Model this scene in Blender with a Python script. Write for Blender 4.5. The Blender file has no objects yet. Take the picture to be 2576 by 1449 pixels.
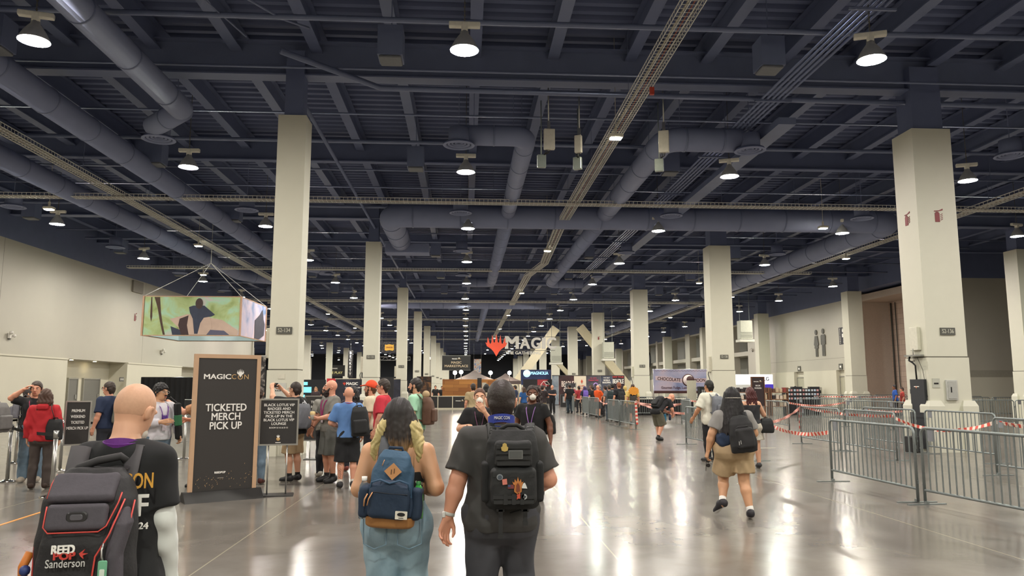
import bpy, math, random
import numpy as np
from mathutils import Vector, Matrix, Euler

# ---------------------------------------------------------------- camera, world, exposure
S = bpy.context.scene
C = S.collection
EYE = 1.68
cam_d = bpy.data.cameras.new('camera')
cam = bpy.data.objects.new('camera', cam_d); C.objects.link(cam)
cam_d.sensor_width = 36.0
cam_d.lens = 1900.0/2576.0*36.0
cam_d.clip_start = .05; cam_d.clip_end = 600
cam.location = (0, 0, EYE)
cam.rotation_euler = (math.radians(90+7.407), 0, math.radians(-3.494))
S.camera = cam
w = bpy.data.worlds.new('world'); S.world = w
w.use_nodes = True
w.node_tree.nodes['Background'].inputs[0].default_value = (.55, .6, .7, 1)
w.node_tree.nodes['Background'].inputs[1].default_value = .05
S.view_settings.view_transform = 'Standard'
S.view_settings.look = 'None'
S.view_settings.exposure = 0.0
S.view_settings.gamma = 1.0
S.view_settings.use_curve_mapping = False
LAMP_E = 640.0          # high-bay lens radiance
S.cycles.max_bounces = 6
S.cycles.diffuse_bounces = 4
S.cycles.glossy_bounces = 3
S.cycles.transmission_bounces = 4
S.cycles.transparent_max_bounces = 6
S.cycles.sample_clamp_indirect = 6.0
S.cycles.caustics_reflective = False
S.cycles.caustics_refractive = False
S.cycles.use_adaptive_sampling = True
S.cycles.adaptive_threshold = .02
try: S.cycles.use_light_tree = True
except Exception: pass
rnd = random.Random(7)

# ---------------------------------------------------------------- materials
_mats = {}
def srgb(h):
    if isinstance(h, str):
        h = h.lstrip('#'); c = [int(h[i:i+2], 16)/255 for i in (0, 2, 4)]
    else: c = h
    return tuple(v/12.92 if v <= .04045 else ((v+.055)/1.055)**2.4 for v in c)
def M(col, rough=.7, metal=0.0, var=.12, scale=14, bump=0.0, spec=.5, name=None):
    key = (str(col), rough, metal, var, scale, bump, spec)
    if key in _mats: return _mats[key]
    m = bpy.data.materials.new(name or 'surface'); m.use_nodes = True
    nt = m.node_tree; b = nt.nodes['Principled BSDF']
    c = srgb(col)
    b.inputs['Roughness'].default_value = rough
    b.inputs['Metallic'].default_value = metal
    b.inputs['Specular IOR Level'].default_value = spec
    tc = nt.nodes.new('ShaderNodeTexCoord')
    no = nt.nodes.new('ShaderNodeTexNoise'); no.inputs['Scale'].default_value = scale; no.inputs['Detail'].default_value = 4
    nt.links.new(tc.outputs['Object'], no.inputs['Vector'])
    mx = nt.nodes.new('ShaderNodeMix'); mx.data_type = 'RGBA'
    mx.inputs[6].default_value = tuple(v*(1-var) for v in c)+(1,)
    mx.inputs[7].default_value = tuple(min(1, v*(1+var)) for v in c)+(1,)
    nt.links.new(no.outputs['Fac'], mx.inputs[0]); nt.links.new(mx.outputs[2], b.inputs['Base Color'])
    if bump:
        bp = nt.nodes.new('ShaderNodeBump'); bp.inputs['Strength'].default_value = bump; bp.inputs['Distance'].default_value = .02
        nt.links.new(no.outputs['Fac'], bp.inputs['Height']); nt.links.new(bp.outputs['Normal'], b.inputs['Normal'])
    _mats[key] = m
    return m
def EM(col, strength):
    key = ('em', str(col), strength)
    if key in _mats: return _mats[key]
    m = bpy.data.materials.new('glow'); m.use_nodes = True
    b = m.node_tree.nodes['Principled BSDF']
    c = srgb(col)+(1,)
    b.inputs['Base Color'].default_value = c
    b.inputs['Emission Color'].default_value = c
    b.inputs['Emission Strength'].default_value = strength
    _mats[key] = m
    return m
def nodes(name):
    m = bpy.data.materials.new(name); m.use_nodes = True
    nt = m.node_tree
    return m, nt, nt.nodes['Principled BSDF']
def nd(nt, typ, **kw):
    n = nt.nodes.new(typ)
    for k, v in kw.items():
        if k.startswith('i_'): n.inputs[int(k[2:])].default_value = v
        else: setattr(n, k, v)
    return n
def ramp(nt, src, stops, interp='LINEAR'):
    r = nt.nodes.new('ShaderNodeValToRGB'); r.color_ramp.interpolation = interp
    e = r.color_ramp.elements
    while len(e) < len(stops): e.new(.5)
    for q, (p, c) in zip(e, stops): q.position = p; q.color = srgb(c)+(1,)
    nt.links.new(src, r.inputs[0]); return r.outputs[0]

# ---------------------------------------------------------------- object helpers
def tag(o, label=None, cat=None, group=None, kind=None):
    if label: o['label'] = label
    if cat: o['category'] = cat
    if group: o['group'] = group
    if kind: o['kind'] = kind
    return o
def empty(name, loc=(0, 0, 0), rz=0.0, label=None, cat=None, group=None):
    o = bpy.data.objects.new(name, None); C.objects.link(o)
    o.location = loc; o.rotation_euler = (0, 0, rz); o.empty_display_size = .1
    return tag(o, label, cat, group)
def copy_tree(o, parent=None):
    c = o.copy(); C.objects.link(c)
    if parent is not None: c.parent = parent
    for ch in list(o.children): copy_tree(ch, c)
    return c
class MB:
    """collects shapes into one mesh"""
    def __init__(s): s.v = []; s.f = []; s.mi = []; s.sm = []; s.mats = []; s.cur = 0; s.smooth = False
    def mat(s, m):
        if m not in s.mats: s.mats.append(m)
        s.cur = s.mats.index(m); return s
    def add(s, vs, fs, smooth=None):
        b = len(s.v); s.v += [tuple(map(float, p)) for p in vs]
        s.f += [tuple(b+i for i in f) for f in fs]
        s.mi += [s.cur]*len(fs); s.sm += [s.smooth if smooth is None else smooth]*len(fs)
        return s
    def box(s, c, d, rz=0.0, taper=1.0):
        x, y, z = (v/2 for v in d); vs = []
        cr, sr = math.cos(rz), math.sin(rz)
        for k, zz in enumerate((-z, z)):
            t = 1 if k == 0 else taper
            for px, py in ((-x, -y), (x, -y), (x, y), (-x, y)):
                px *= t; py *= t
                vs.append((c[0]+px*cr-py*sr, c[1]+px*sr+py*cr, c[2]+zz))
        return s.add(vs, [(3, 2, 1, 0), (4, 5, 6, 7), (0, 1, 5, 4), (1, 2, 6, 5), (2, 3, 7, 6), (3, 0, 4, 7)], False)
    def bb(s, x0, x1, y0, y1, z0, z1): return s.box(((x0+x1)/2, (y0+y1)/2, (z0+z1)/2), (x1-x0, y1-y0, z1-z0))
    def rbox(s, c, d, r=.01, seg=3, axis='z'):
        """rounded-corner prism (corners round about the axis) with softened rims"""
        ax = {'x': (1, 2, 0), 'y': (0, 2, 1), 'z': (0, 1, 2)}[axis]
        a, b, h = d[ax[0]]/2, d[ax[1]]/2, d[ax[2]]/2
        r = min(r, a*.99, b*.99); e = min(r*.5, h*.6)
        prof = []
        for cx, cy, a0 in ((a-r, b-r, 0), (-(a-r), b-r, 90), (-(a-r), -(b-r), 180), (a-r, -(b-r), 270)):
            for k in range(seg+1):
                t = math.radians(a0+90*k/seg); prof.append((cx+r*math.cos(t), cy+r*math.sin(t)))
        n = len(prof); vs = []
        for zz, ins in ((-h, e), (-h+e, 0), (h-e, 0), (h, e)):
            for p, q in prof:
                sx = (abs(p)-ins)/abs(p) if abs(p) > 1e-6 else 1; sy = (abs(q)-ins)/abs(q) if abs(q) > 1e-6 else 1
                o = [0, 0, 0]; o[ax[0]] = p*sx; o[ax[1]] = q*sy; o[ax[2]] = zz
                vs.append((c[0]+o[0], c[1]+o[1], c[2]+o[2]))
        fs = []
        for k in range(3):
            for i in range(n):
                j = (i+1) % n; fs.append((k*n+i, k*n+j, k*n+n+j, k*n+n+i))
        fs.append(tuple(range(n-1, -1, -1))); fs.append(tuple(range(3*n, 4*n)))
        if axis == 'y': fs = [f[::-1] for f in fs]
        return s.add(vs, fs, False)
    def tube(s, pts, r, n=8, closed=False, caps=True, flat=1.0, up=None):
        """sweep of a circle (or a flat ellipse) along points; r may be a list"""
        P = [Vector(p) for p in pts]; m = len(P)
        rs = r if isinstance(r, (list, tuple)) else [r]*m
        vs = []; fs = []; prevn = None
        for i, p in enumerate(P):
            if closed: t = P[(i+1) % m]-P[(i-1) % m]
            else: t = P[min(i+1, m-1)]-P[max(i-1, 0)]
            t = t.normalized() if t.length > 1e-9 else Vector((0, 0, 1))
            if up is not None: a = Vector(up)
            elif prevn is not None: a = prevn
            else: a = Vector((0, 0, 1)) if abs(t.z) < .9 else Vector((1, 0, 0))
            nrm = a-t*a.dot(t)
            if nrm.length < 1e-6: nrm = t.orthogonal()
            nrm.normalize(); prevn = nrm; bi = t.cross(nrm)
            for k in range(n):
                th = 2*math.pi*k/n+math.pi/n
                vs.append(p+bi*(math.cos(th)*rs[i])+nrm*(math.sin(th)*rs[i]*flat))
        q = m if closed else m-1
        for i in range(q):
            for k in range(n):
                a = i*n+k; b = i*n+(k+1) % n; c = ((i+1) % m)*n
                fs.append((a, b, c+(k+1) % n, c+k))
        if caps and not closed:
            fs.append(tuple(range(n-1, -1, -1))); fs.append(tuple(range((m-1)*n, m*n)))
        return s.add(vs, fs, n > 5)
    def lathe(s, prof, n=24, c=(0, 0, 0), closed_ends=True):
        vs = []; fs = []; m = len(prof)
        for r, z in prof:
            for k in range(n):
                t = 2*math.pi*k/n; vs.append((c[0]+r*math.cos(t), c[1]+r*math.sin(t), c[2]+z))
        for i in range(m-1):
            for k in range(n):
                j = (k+1) % n; fs.append((i*n+k, i*n+j, i*n+n+j, i*n+n+k))
        if closed_ends:
            if prof[0][0] > 1e-5: fs.append(tuple(range(n-1, -1, -1)))
            if prof[-1][0] > 1e-5: fs.append(tuple(range((m-1)*n, m*n)))
        return s.add(vs, fs, True)
    def prism(s, poly, y0, y1, plane='xz'):
        """2-D outline extruded: plane xz runs along y, xy along z, yz along x"""
        n = len(poly); vs = []
        for h in (y0, y1):
            for a, b in poly:
                vs.append({'xz': (a, h, b), 'xy': (a, b, h), 'yz': (h, a, b)}[plane])
        fs = [tuple(range(n)), tuple(range(2*n-1, n-1, -1))]+[(i, n+i, n+(i+1) % n, (i+1) % n) for i in range(n)]
        return s.add(vs, fs, False)
    def ball(s, c, r, n=10):
        rx, ry, rz = r if isinstance(r, tuple) else (r, r, r)
        vs = [(c[0], c[1], c[2]-rz)]; fs = []; m = n//2+1
        for i in range(1, m):
            ph = -math.pi/2+math.pi*i/m
            for k in range(n):
                t = 2*math.pi*k/n; vs.append((c[0]+rx*math.cos(ph)*math.cos(t), c[1]+ry*math.cos(ph)*math.sin(t), c[2]+rz*math.sin(ph)))
        vs.append((c[0], c[1], c[2]+rz))
        for k in range(n): fs.append((0, 1+(k+1) % n, 1+k)); fs.append((len(vs)-1, 1+(m-2)*n+k, 1+(m-2)*n+(k+1) % n))
        for i in range(m-2):
            for k in range(n):
                a = 1+i*n+k; b = 1+i*n+(k+1) % n; fs.append((a, b, b+n, a+n))
        return s.add(vs, fs, True)
    def build(s, name, m=None, parent=None, kind=None):
        me = bpy.data.meshes.new(name); me.from_pydata(s.v, [], s.f)
        for mm in (s.mats or [m]): me.materials.append(mm)
        if s.mats: me.polygons.foreach_set('material_index', s.mi)
        me.polygons.foreach_set('use_smooth', s.sm); me.update()
        o = bpy.data.objects.new(name, me); C.objects.link(o)
        if parent is not None: o.parent = parent
        if kind: o['kind'] = kind
        return o
def text_mesh(txt, size, bold=0.0, spacing=1.0, align='CENTER', extrude=.002, line=1.0):
    cu = bpy.data.curves.new('lettering', 'FONT'); cu.body = txt; cu.size = 1.0
    cu.align_x = align; cu.align_y = 'CENTER'; cu.offset = 0.0; cu.space_character = spacing
    cu.space_line = line; cu.extrude = extrude/size; cu.resolution_u = 3
    o = bpy.data.objects.new('lettering', cu); C.objects.link(o)
    dg = bpy.context.evaluated_depsgraph_get()
    me = bpy.data.meshes.new_from_object(o.evaluated_get(dg))
    bpy.data.objects.remove(o); bpy.data.curves.remove(cu)
    for v in me.vertices: v.co *= size
    if bold > .007:
        # heavier weight: the same outline struck again a little to each side
        v = np.empty(len(me.vertices)*3); me.vertices.foreach_get('co', v); v = v.reshape(-1, 3); fs = [tuple(p.vertices) for p in me.polygons]
        e = bold*size; V = []; Fc = []
        for j, (dx, dy) in enumerate(((0, 0), (e, e*.6), (-e, e*.6), (e, -e*.6), (-e, -e*.6))):
            b_ = len(V); V += [(p[0]+dx, p[1]+dy, p[2]+j*.0011) for p in v]; Fc += [tuple(b_+i for i in f_) for f_ in fs]
        bpy.data.meshes.remove(me); me = bpy.data.meshes.new('lettering'); me.from_pydata(V, [], Fc); me.update()
    return me
def text(txt, size, m, loc, parent, rz=0.0, bold=.02, align='CENTER', width=None, name='lettering', rx=90.0, line=1.0, roll=0.0, spacing=1.0):
    """lettering facing -y of its parent (turned by rz); width rescales the line to that length"""
    me = text_mesh(txt, size, bold, align=align, line=line, spacing=spacing)
    if width:
        xs = [v.co.x for v in me.vertices]; k = width/max(1e-6, max(xs)-min(xs))
        for v in me.vertices: v.co.x *= k
    me.materials.clear(); me.materials.append(m)
    o = bpy.data.objects.new(name, me); C.objects.link(o)
    o.parent = parent; o.location = loc
    o.rotation_euler = (Matrix.Rotation(rz, 3, 'Z') @ Matrix.Rotation(math.radians(rx), 3, 'X') @ Matrix.Rotation(roll, 3, 'Z')).to_euler()
    return o
def fork_emblem(h):
    """the five-pronged flame outline used on the signs, base at z=0, height h"""
    pts = [(0, 0), (.10, .2), (.2, .33), (.36, .45), (.42, .62), (.36, .58), (.33, .85), (.25, .55), (.2, .58), (.16, .95), (.1, .6),
           (.06, .62), (0, 1.0), (-.06, .62), (-.1, .6), (-.16, .95), (-.2, .58), (-.25, .55), (-.33, .85), (-.36, .58), (-.42, .62), (-.36, .45), (-.2, .33), (-.1, .2)]
    return [(x*h, z*h) for x, z in pts]

# ---------------------------------------------------------------- palette
WHITE = M('#cfcdbd', .55, var=.03, scale=3)
WALLM = M('#b6b2a5', .4, var=.04, scale=1.2)
WALLLOW = M('#cfcbba', .5, var=.03, scale=1.2)
NAVY = M('#656f90', .6, var=.12, scale=2)
NAVY2 = M('#6d7796', .5, var=.12, scale=2)
DUCTM = M('#7f88a8', .7, var=.08, scale=2)
CREAM = M('#c9c3ae', .5, var=.08)
BLACKM = M('#1a1a1c', .6)
BLACKF = M('#151517', .9, bump=.1, scale=60)
STEEL = M('#b9b9b6', .28, .9, var=.06)
GALV = M('#868d8d', .48, .6, var=.12, scale=30)
CHROME = M('#d5d2cc', .12, 1.0, var=.03)
WTXT = M('#f2f0ea', .6, var=.02)
# ================================================================ THE HALL
m, nt, b = nodes('polished_concrete')
tc = nd(nt, 'ShaderNodeTexCoord'); geo = tc.outputs['Object']
mp = nd(nt, 'ShaderNodeMapping'); mp.inputs['Scale'].default_value = (.5, .5, .5); nt.links.new(geo, mp.inputs[0])
n1 = nd(nt, 'ShaderNodeTexNoise'); n1.inputs['Scale'].default_value = .9; n1.inputs['Detail'].default_value = 8; n1.inputs['Roughness'].default_value = .62; n1.inputs['Distortion'].default_value = .5
n2 = nd(nt, 'ShaderNodeTexNoise'); n2.inputs['Scale'].default_value = 3.5; n2.inputs['Detail'].default_value = 6; n2.inputs['Distortion'].default_value = .4
nt.links.new(mp.outputs[0], n1.inputs[0]); nt.links.new(mp.outputs[0], n2.inputs[0])
base = ramp(nt, n1.outputs[0], [(.3, '#69645d'), (.5, '#75706a'), (.7, '#807a72')])
mot = ramp(nt, n2.outputs[0], [(.35, '#c8c6c2'), (.6, '#ffffff')])
mm = nd(nt, 'ShaderNodeMix', data_type='RGBA', blend_type='MULTIPLY'); mm.inputs[0].default_value = .3
nt.links.new(base, mm.inputs[6]); nt.links.new(mot, mm.inputs[7])
sx = nd(nt, 'ShaderNodeSeparateXYZ'); nt.links.new(geo, sx.inputs[0])
def line(axis, off, per, wd):
    a = nd(nt, 'ShaderNodeMath', operation='SUBTRACT'); nt.links.new(sx.outputs[axis], a.inputs[0]); a.inputs[1].default_value = off
    w_ = nd(nt, 'ShaderNodeMath', operation='PINGPONG'); nt.links.new(a.outputs[0], w_.inputs[0]); w_.inputs[1].default_value = per/2
    l = nd(nt, 'ShaderNodeMath', operation='LESS_THAN'); nt.links.new(w_.outputs[0], l.inputs[0]); l.inputs[1].default_value = wd
    return l.outputs[0]
lx = line(0, -2.45, 3.95, .008); ly = line(1, 19.3, 17.2, .02)
mj = nd(nt, 'ShaderNodeMix', data_type='RGBA'); nt.links.new(lx, mj.inputs[0]); nt.links.new(mm.outputs[2], mj.inputs[6]); mj.inputs[7].default_value = srgb('#97917f')+(1,)
mk = nd(nt, 'ShaderNodeMix', data_type='RGBA'); nt.links.new(ly, mk.inputs[0]); nt.links.new(mj.outputs[2], mk.inputs[6]); mk.inputs[7].default_value = srgb('#8f8a7c')+(1,)
nt.links.new(mk.outputs[2], b.inputs['Base Color'])
rr = nd(nt, 'ShaderNodeMapRange'); nt.links.new(n2.outputs[0], rr.inputs[0]); rr.inputs[3].default_value = .13; rr.inputs[4].default_value = .25
nt.links.new(rr.outputs[0], b.inputs['Roughness'])
bp = nd(nt, 'ShaderNodeBump'); bp.inputs['Strength'].default_value = .03; bp.inputs['Distance'].default_value = .02
b.inputs['Specular IOR Level'].default_value = .24
FLOORM = m
XL, XR, Y0, Y1 = -75, 48, -14, 212
f = MB(); f.bb(XL, XR, Y0, Y1, -.2, 0); f.build('floor', FLOORM, kind='structure')

# corrugated roof deck
DECK = M('#656f90', .65, var=.1, scale=1)
DZ = 11.1
f = MB(); per = .42; y = Y0
vs = []; fs = []
prof = []
while y < 110:
    prof += [(y, DZ), (y+.16, DZ), (y+.2, DZ+.11), (y+.38, DZ+.11)]; y += per
prof += [(110, DZ), (Y1, DZ)]
for (yy, zz) in prof: vs += [(XL, yy, zz), (XR, yy, zz)]
for i in range(len(prof)-1): fs.append((2*i, 2*i+2, 2*i+3, 2*i+1))
f.add(vs, fs); f.bb(XL, XR, Y0, Y1, DZ+.3, DZ+.5)
f.build('ceiling', DECK, kind='structure')

COLY = [19.0+17.2*k for k in range(11)]
# girders across the hall on the column lines, I-shaped
def ibeam(f, a0, a1, axis, c, zb, h, wd, t=.04):
    for z0, z1, w2 in ((zb, zb+t, wd/2), (zb+h-t, zb+h, wd/2), (zb+t, zb+h-t, t/2)):
        if axis == 'x': f.bb(a0, a1, c-w2, c+w2, z0, z1)
        else: f.bb(c-w2, c+w2, a0, a1, z0, z1)
n = 0
for Y in [1.8]+COLY:
    f = MB(); ibeam(f, XL, XR, 'x', Y+.4, 9.75, .95, .45)
    f.build('beam_girder', NAVY2, kind='structure')
for k in range(0, 12):
    f = MB(); ibeam(f, XL, XR, 'x', 10.6+17.2*k, 10.0, .75, .3)
    f.build('beam_crossing', NAVY, kind='structure')
# joists along the hall
for k in range(-26, 16):
    f = MB(); ibeam(f, Y0, Y1 if abs(k) < 10 else 150, 'y', .2+2.1*k, 10.45, .62, .3)
    f.build('beam_joist', NAVY2 if k % 2 else NAVY, kind='structure')

# ---------------------------------------------------------------- walls
def wallbox(name, *a, m=WALLM):
    f = MB(); f.bb(*a); return f.build(name, m, kind='structure')
LX = -21.6
# left wall with a projecting lower course and two door recesses
w_ = MB(); w_.mat(WALLM)
w_.bb(LX-.3, LX, Y0, 78, 3.16, 8.6)
w_.mat(M('#8f8c80', .6)); w_.bb(LX-.02, LX+.004, 36.2, 36.22, 3.2, 8.6); w_.bb(LX-.02, LX+.004, 52.0, 52.02, 3.2, 8.6); w_.bb(LX-.02, LX+.004, 20.0, 20.02, 3.2, 8.6)
w_.mat(WALLLOW)
for y0, y1 in ((Y0, 42.4), (49.7, 59), (66, 78)):
    w_.bb(LX-.3, LX+.12, y0, y1, 0, 3.1)
    w_.bb(LX-.3, LX+.16, y0, y1, 3.1, 3.18)
w_.build('wall_left', kind='structure')
rc = MB(); rc.mat(WALLLOW)
for y0, y1 in ((42.4, 49.7), (59, 66)):
    rc.bb(LX-1.2, LX-1.0, y0-.2, y1+.2, 0, 3.3); rc.bb(LX-1.2, LX-.3, y0-.2, y0, 0, 3.3); rc.bb(LX-1.2, LX-.3, y1, y1+.2, 0, 3.3)
    rc.bb(LX-1.2, LX-.3, y0-.2, y1+.2, 3.14, 3.4)
rc.build('wall_recess', kind='structure')
w_ = MB(); w_.bb(LX-.6, LX, Y0, 78, 8.6, DZ); w_.build('wall_left_header', NAVY, kind='structure')
wallbox('wall_left_end', LX-.3, LX+.1, 78, 78.4, 0, 8.6)
# far left side of the hall beyond, and the far end
wallbox('wall_far_left', XL-.3, XL, 78, Y1, 0, DZ+.3, m=M('#4a4d55', .7))
wallbox('wall_end', XL, XR, Y1, Y1+.3, 0, DZ+.3, m=M('#33363d', .7))
wallbox('wall_behind_left', XL, LX-3.4, 78.4, 78.6, 0, DZ+.3, m=WALLM)
wallbox('wall_rear', XL, XR, Y0-.3, Y0, 0, DZ+.3, m=WALLM)
wallbox('wall_far_right', XR, XR+.3, Y0, Y1, 0, DZ+.3, m=WALLM)
# right side: near frontal wall, roll-up door bay, restroom wall, mezzanine wall
RX = 29.7
g_ = MB(); g_.mat(WALLM); g_.bb(30.6, XR, 47.0, 47.4, 2.7, 8.7); g_.mat(M('#a29e90', .6)); g_.bb(30.6, XR, 46.9, 47.4, 2.25, 2.7)  # darker band puts the ledge's shadow into the wall colour
g_.mat(WALLLOW); g_.bb(30.6, XR, 46.75, 47.4, 0, 2.25); g_.build('wall_right_front', kind='structure')
m, nt, b = nodes('pink_lit_block')
tc = nd(nt, 'ShaderNodeTexCoord'); mp = nd(nt, 'ShaderNodeMapping'); mp.inputs['Rotation'].default_value = (0, math.radians(90), math.radians(90)); nt.links.new(tc.outputs['Object'], mp.inputs[0])
sxyz = nd(nt, 'ShaderNodeSeparateXYZ'); cxyz = nd(nt, 'ShaderNodeCombineXYZ'); nt.links.new(tc.outputs['Object'], sxyz.inputs[0]); nt.links.new(sxyz.outputs[1], cxyz.inputs[0]); nt.links.new(sxyz.outputs[2], cxyz.inputs[1])
bk = nd(nt, 'ShaderNodeTexBrick'); nt.links.new(cxyz.outputs[0], bk.inputs[0]); bk.inputs['Scale'].default_value = 1.0
bk.inputs['Brick Width'].default_value = .8; bk.inputs['Row Height'].default_value = .4; bk.inputs['Mortar Size'].default_value = .012
bk.inputs['Color1'].default_value = srgb('#c8b3a4')+(1,); bk.inputs['Color2'].default_value = srgb('#bfa99b')+(1,); bk.inputs['Mortar'].default_value = srgb('#a08c80')+(1,)  # pinkish cast of the lamps is put into these block colours
nt.links.new(bk.outputs[0], b.inputs['Base Color']); b.inputs['Roughness'].default_value = .7
BLOCK = m
r_ = MB(); r_.bb(33.1, 33.4, 47.4, 57.2, 0, 8.2); r_.build('wall_right_block', BLOCK, kind='structure')
r_ = MB(); r_.bb(RX+.3, 33.4, 57.1, 57.5, 0, 8.9); r_.bb(30.6, 33.4, 47.4, 57.1, 8.2, 8.7); r_.build('wall_right_return', M('#c3b3a6', .6), kind='structure')  # lamp light's pink painted into the colour of the return
r_ = MB(); r_.mat(M('#c4b6a8', .6)); r_.bb(RX-.12, RX+.3, 56.7, 57.35, 0, 8.9); r_.build('wall_right_pilaster', kind='structure')  # pilaster colour carries the pink tint of the lamp light
w_ = MB(); w_.mat(WALLM); w_.bb(RX, RX+.3, 57.35, 76, 2.95, 8.4)
w_.mat(M('#8f8c80', .6)); w_.bb(RX-.006, RX, 57.35, 76, 3.9, 3.93)
w_.mat(WALLLOW)
for y0, y1 in ((57.35, 57.8), (59.1, 65.0), (66.95, 76)): w_.bb(RX-.1, RX+.3, y0, y1, 0, 2.95)
for y0, y1 in ((57.8, 59.1), (65.0, 66.95)):
    w_.bb(RX+.25, RX+.3, y0, y1, 0, 2.95)
w_.build('wall_right', kind='structure')
# mezzanine wall: square piers, a spandrel and dark recessed panels
w_ = MB(); PANEL = M('#8e8f87', .5)
w_.mat(PANEL); w_.bb(RX+2.2, RX+2.5, 76, 150, 0, 8.6)
w_.mat(WALLM)
for y0, wd in ((76, 2.2), (83, 1.0), (88.2, 1.0), (93.6, 1.0), (99, 2.0), (108, 1.0), (116, 1.0), (124, 2), (134, 1), (142, 1), (149, 1)):
    w_.bb(RX, RX+.9, y0, y0+wd, 0, 8.6)
w_.bb(RX+.2, RX+2.3, 76, 150, 4.9, 5.35); w_.bb(RX+.1, RX+2.3, 76, 150, 8.2, 8.7); w_.bb(RX+.1, RX+2.3, 76, 150, 0, 2.7)
w_.build('wall_mezzanine', kind='structure')
w_ = MB(); w_.bb(RX+.02, RX+.6, 57.3, Y1, 8.4, DZ+.2); w_.bb(30.6, XR, 47.0, 47.5, 8.7, DZ+.2); w_.bb(RX+.1, 33.4, 47.5, 57.5, 8.9, DZ+.2); w_.build('wall_right_header', NAVY, kind='structure')
wallbox('wall_right_end', RX, RX+.3, 150, Y1, 0, 8.4, m=WALLM)

# doors in the recesses (grey double leaves) and on the right wall
GREYD = M('#6f6e69', .5, var=.05)
dn = 0
def door(nm, loc, rz, wd, h, label, mcol):
    d = empty(nm, loc, rz, label); d['kind'] = 'structure'
    MB().bb(-wd/2, wd/2, -.03, .03, 0, h).build('leaf', mcol, d)
    q = MB(); q.bb(-wd/2-.08, -wd/2, -.06, .06, 0, h+.08); q.bb(wd/2, wd/2+.08, -.06, .06, 0, h+.08); q.bb(-wd/2, wd/2, -.06, .06, h, h+.08); q.build('frame', M('#8d8b82', .5), d)
    q = MB(); q.bb(wd/2-.22, wd/2-.08, -.07, -.03, .95, 1.2); q.build('handle', STEEL, d)
    return d
door('door_1', (LX-.94, 45.2, 0), math.radians(90), .95, 2.08, 'grey door in the lit recess of the cream wall', GREYD)
door('door_2', (LX-.94, 47.4, 0), math.radians(90), 1.9, 2.08, 'wider grey door deeper in the lit recess', GREYD)
door('door_3', (RX+.2, 58.45, 0), math.radians(-90), 1.1, 2.4, 'pale grey door beside the pilaster of the restroom wall', M('#b3b09c', .5))
door('door_4', (RX+.2, 65.97, 0), math.radians(-90), 1.75, 2.4, 'pale grey door farther along the restroom wall', M('#aeac98', .5))

# ---------------------------------------------------------------- columns
def column(x0, wd, dep, Y, label, plinth=True, front=True, pier=None):
    """shaft whose front face starts at x0, y = Y"""
    o = empty('column', (x0, Y, 0), 0, label); o['kind'] = 'structure'; o['group'] = 'concrete columns of the hall'
    f = MB(); f.mat(WHITE); f.bb(0, wd, 0, dep, 2.1 if wd < 1 else 2.45, 8.6)
    f.bb(-.02, wd+.02, -.02, dep+.02, 0, 2.07 if wd < 1 else 2.42)
    f.mat(M('#6f6c62', .7)); z = 2.07 if wd < 1 else 2.42; f.bb(.01, wd-.01, .01, dep-.01, z, z+.03)
    f.build('shaft', None, o)
    f = MB(); f.mat(NAVY); f.bb(.12, wd-.12, .12, dep-.12, 8.6, 10.4); f.build('steel_head', None, o)
    if plinth:
        f = MB(); f.mat(WHITE); e = .12; c_ = .3
        for x_, y_ in ((-e, -e), (wd+e-c_-e, -e), (-e, dep+e-c_-e), (wd+e-c_-e, dep+e-c_-e)):
            c0 = (x_+(c_+e)/2, y_+(c_+e)/2)
            f.box((c0[0], c0[1], .585), (c_+e, c_+e, 1.17)); f.box((c0[0], c0[1], 1.24), (c_+e, c_+e, .14), taper=.72)
        f.bb(.2, wd-.2, -.07, dep+.07, 0, 1.05); f.bb(-.07, wd+.07, .2, dep-.2, 0, 1.05)
        f.build('plinth', None, o)
    return o
PLQ = M('#55554f', .6); PLT = M('#c9c7b8', .6)
def plaque(col, txt, x, z, wd=.38, h=.17):
    o = MB().bb(x-wd/2, x+wd/2, -.03, 0, z-h/2, z+h/2).build('number_plate', PLQ, col)
    text(txt, h*.82, PLT, (x, -.034, z), o, bold=-.005, width=wd*.78)
colsL = []; colsR = []
for k, Y in enumerate(COLY):
    nth = ['nearest', 'second', 'third', 'fourth', 'fifth', 'sixth', 'seventh', 'eighth', 'ninth', 'tenth', 'last'][k]
    cL = column(-4.85, .71, .7, Y, 'slim cream column, %s of the row left of the aisle' % nth if k else 'slim cream column numbered 134, nearest of the row left of the aisle'); colsL.append(cL)
    if k < 9: plaque(cL, 'S2-%d' % (134-10*k if k < 1 else 134-k*2), .36, 3.05)
    cR = column(11.98, 1.08, .95, Y, 'broad cream column, %s of the row right of the aisle' % nth); colsR.append(cR)
    if k < 5: plaque(cR, 'S2-1%d' % (36+2*k), .58, 3.1, .4, .19)
    if 1 <= k: column(27.9, 1.08, .95, Y, 'cream column %s along the row by the right wall' % nth)
    if Y > 90:
        for xx, nm in ((-22.2, 'beyond the end of the left wall'), (-39.2, 'in the far hall on the left'), (-56.0, 'deep in the far left hall')):
            column(xx, .9, .8, Y, 'cream column %s, %s back' % (nm, nth), plinth=False)
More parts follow.
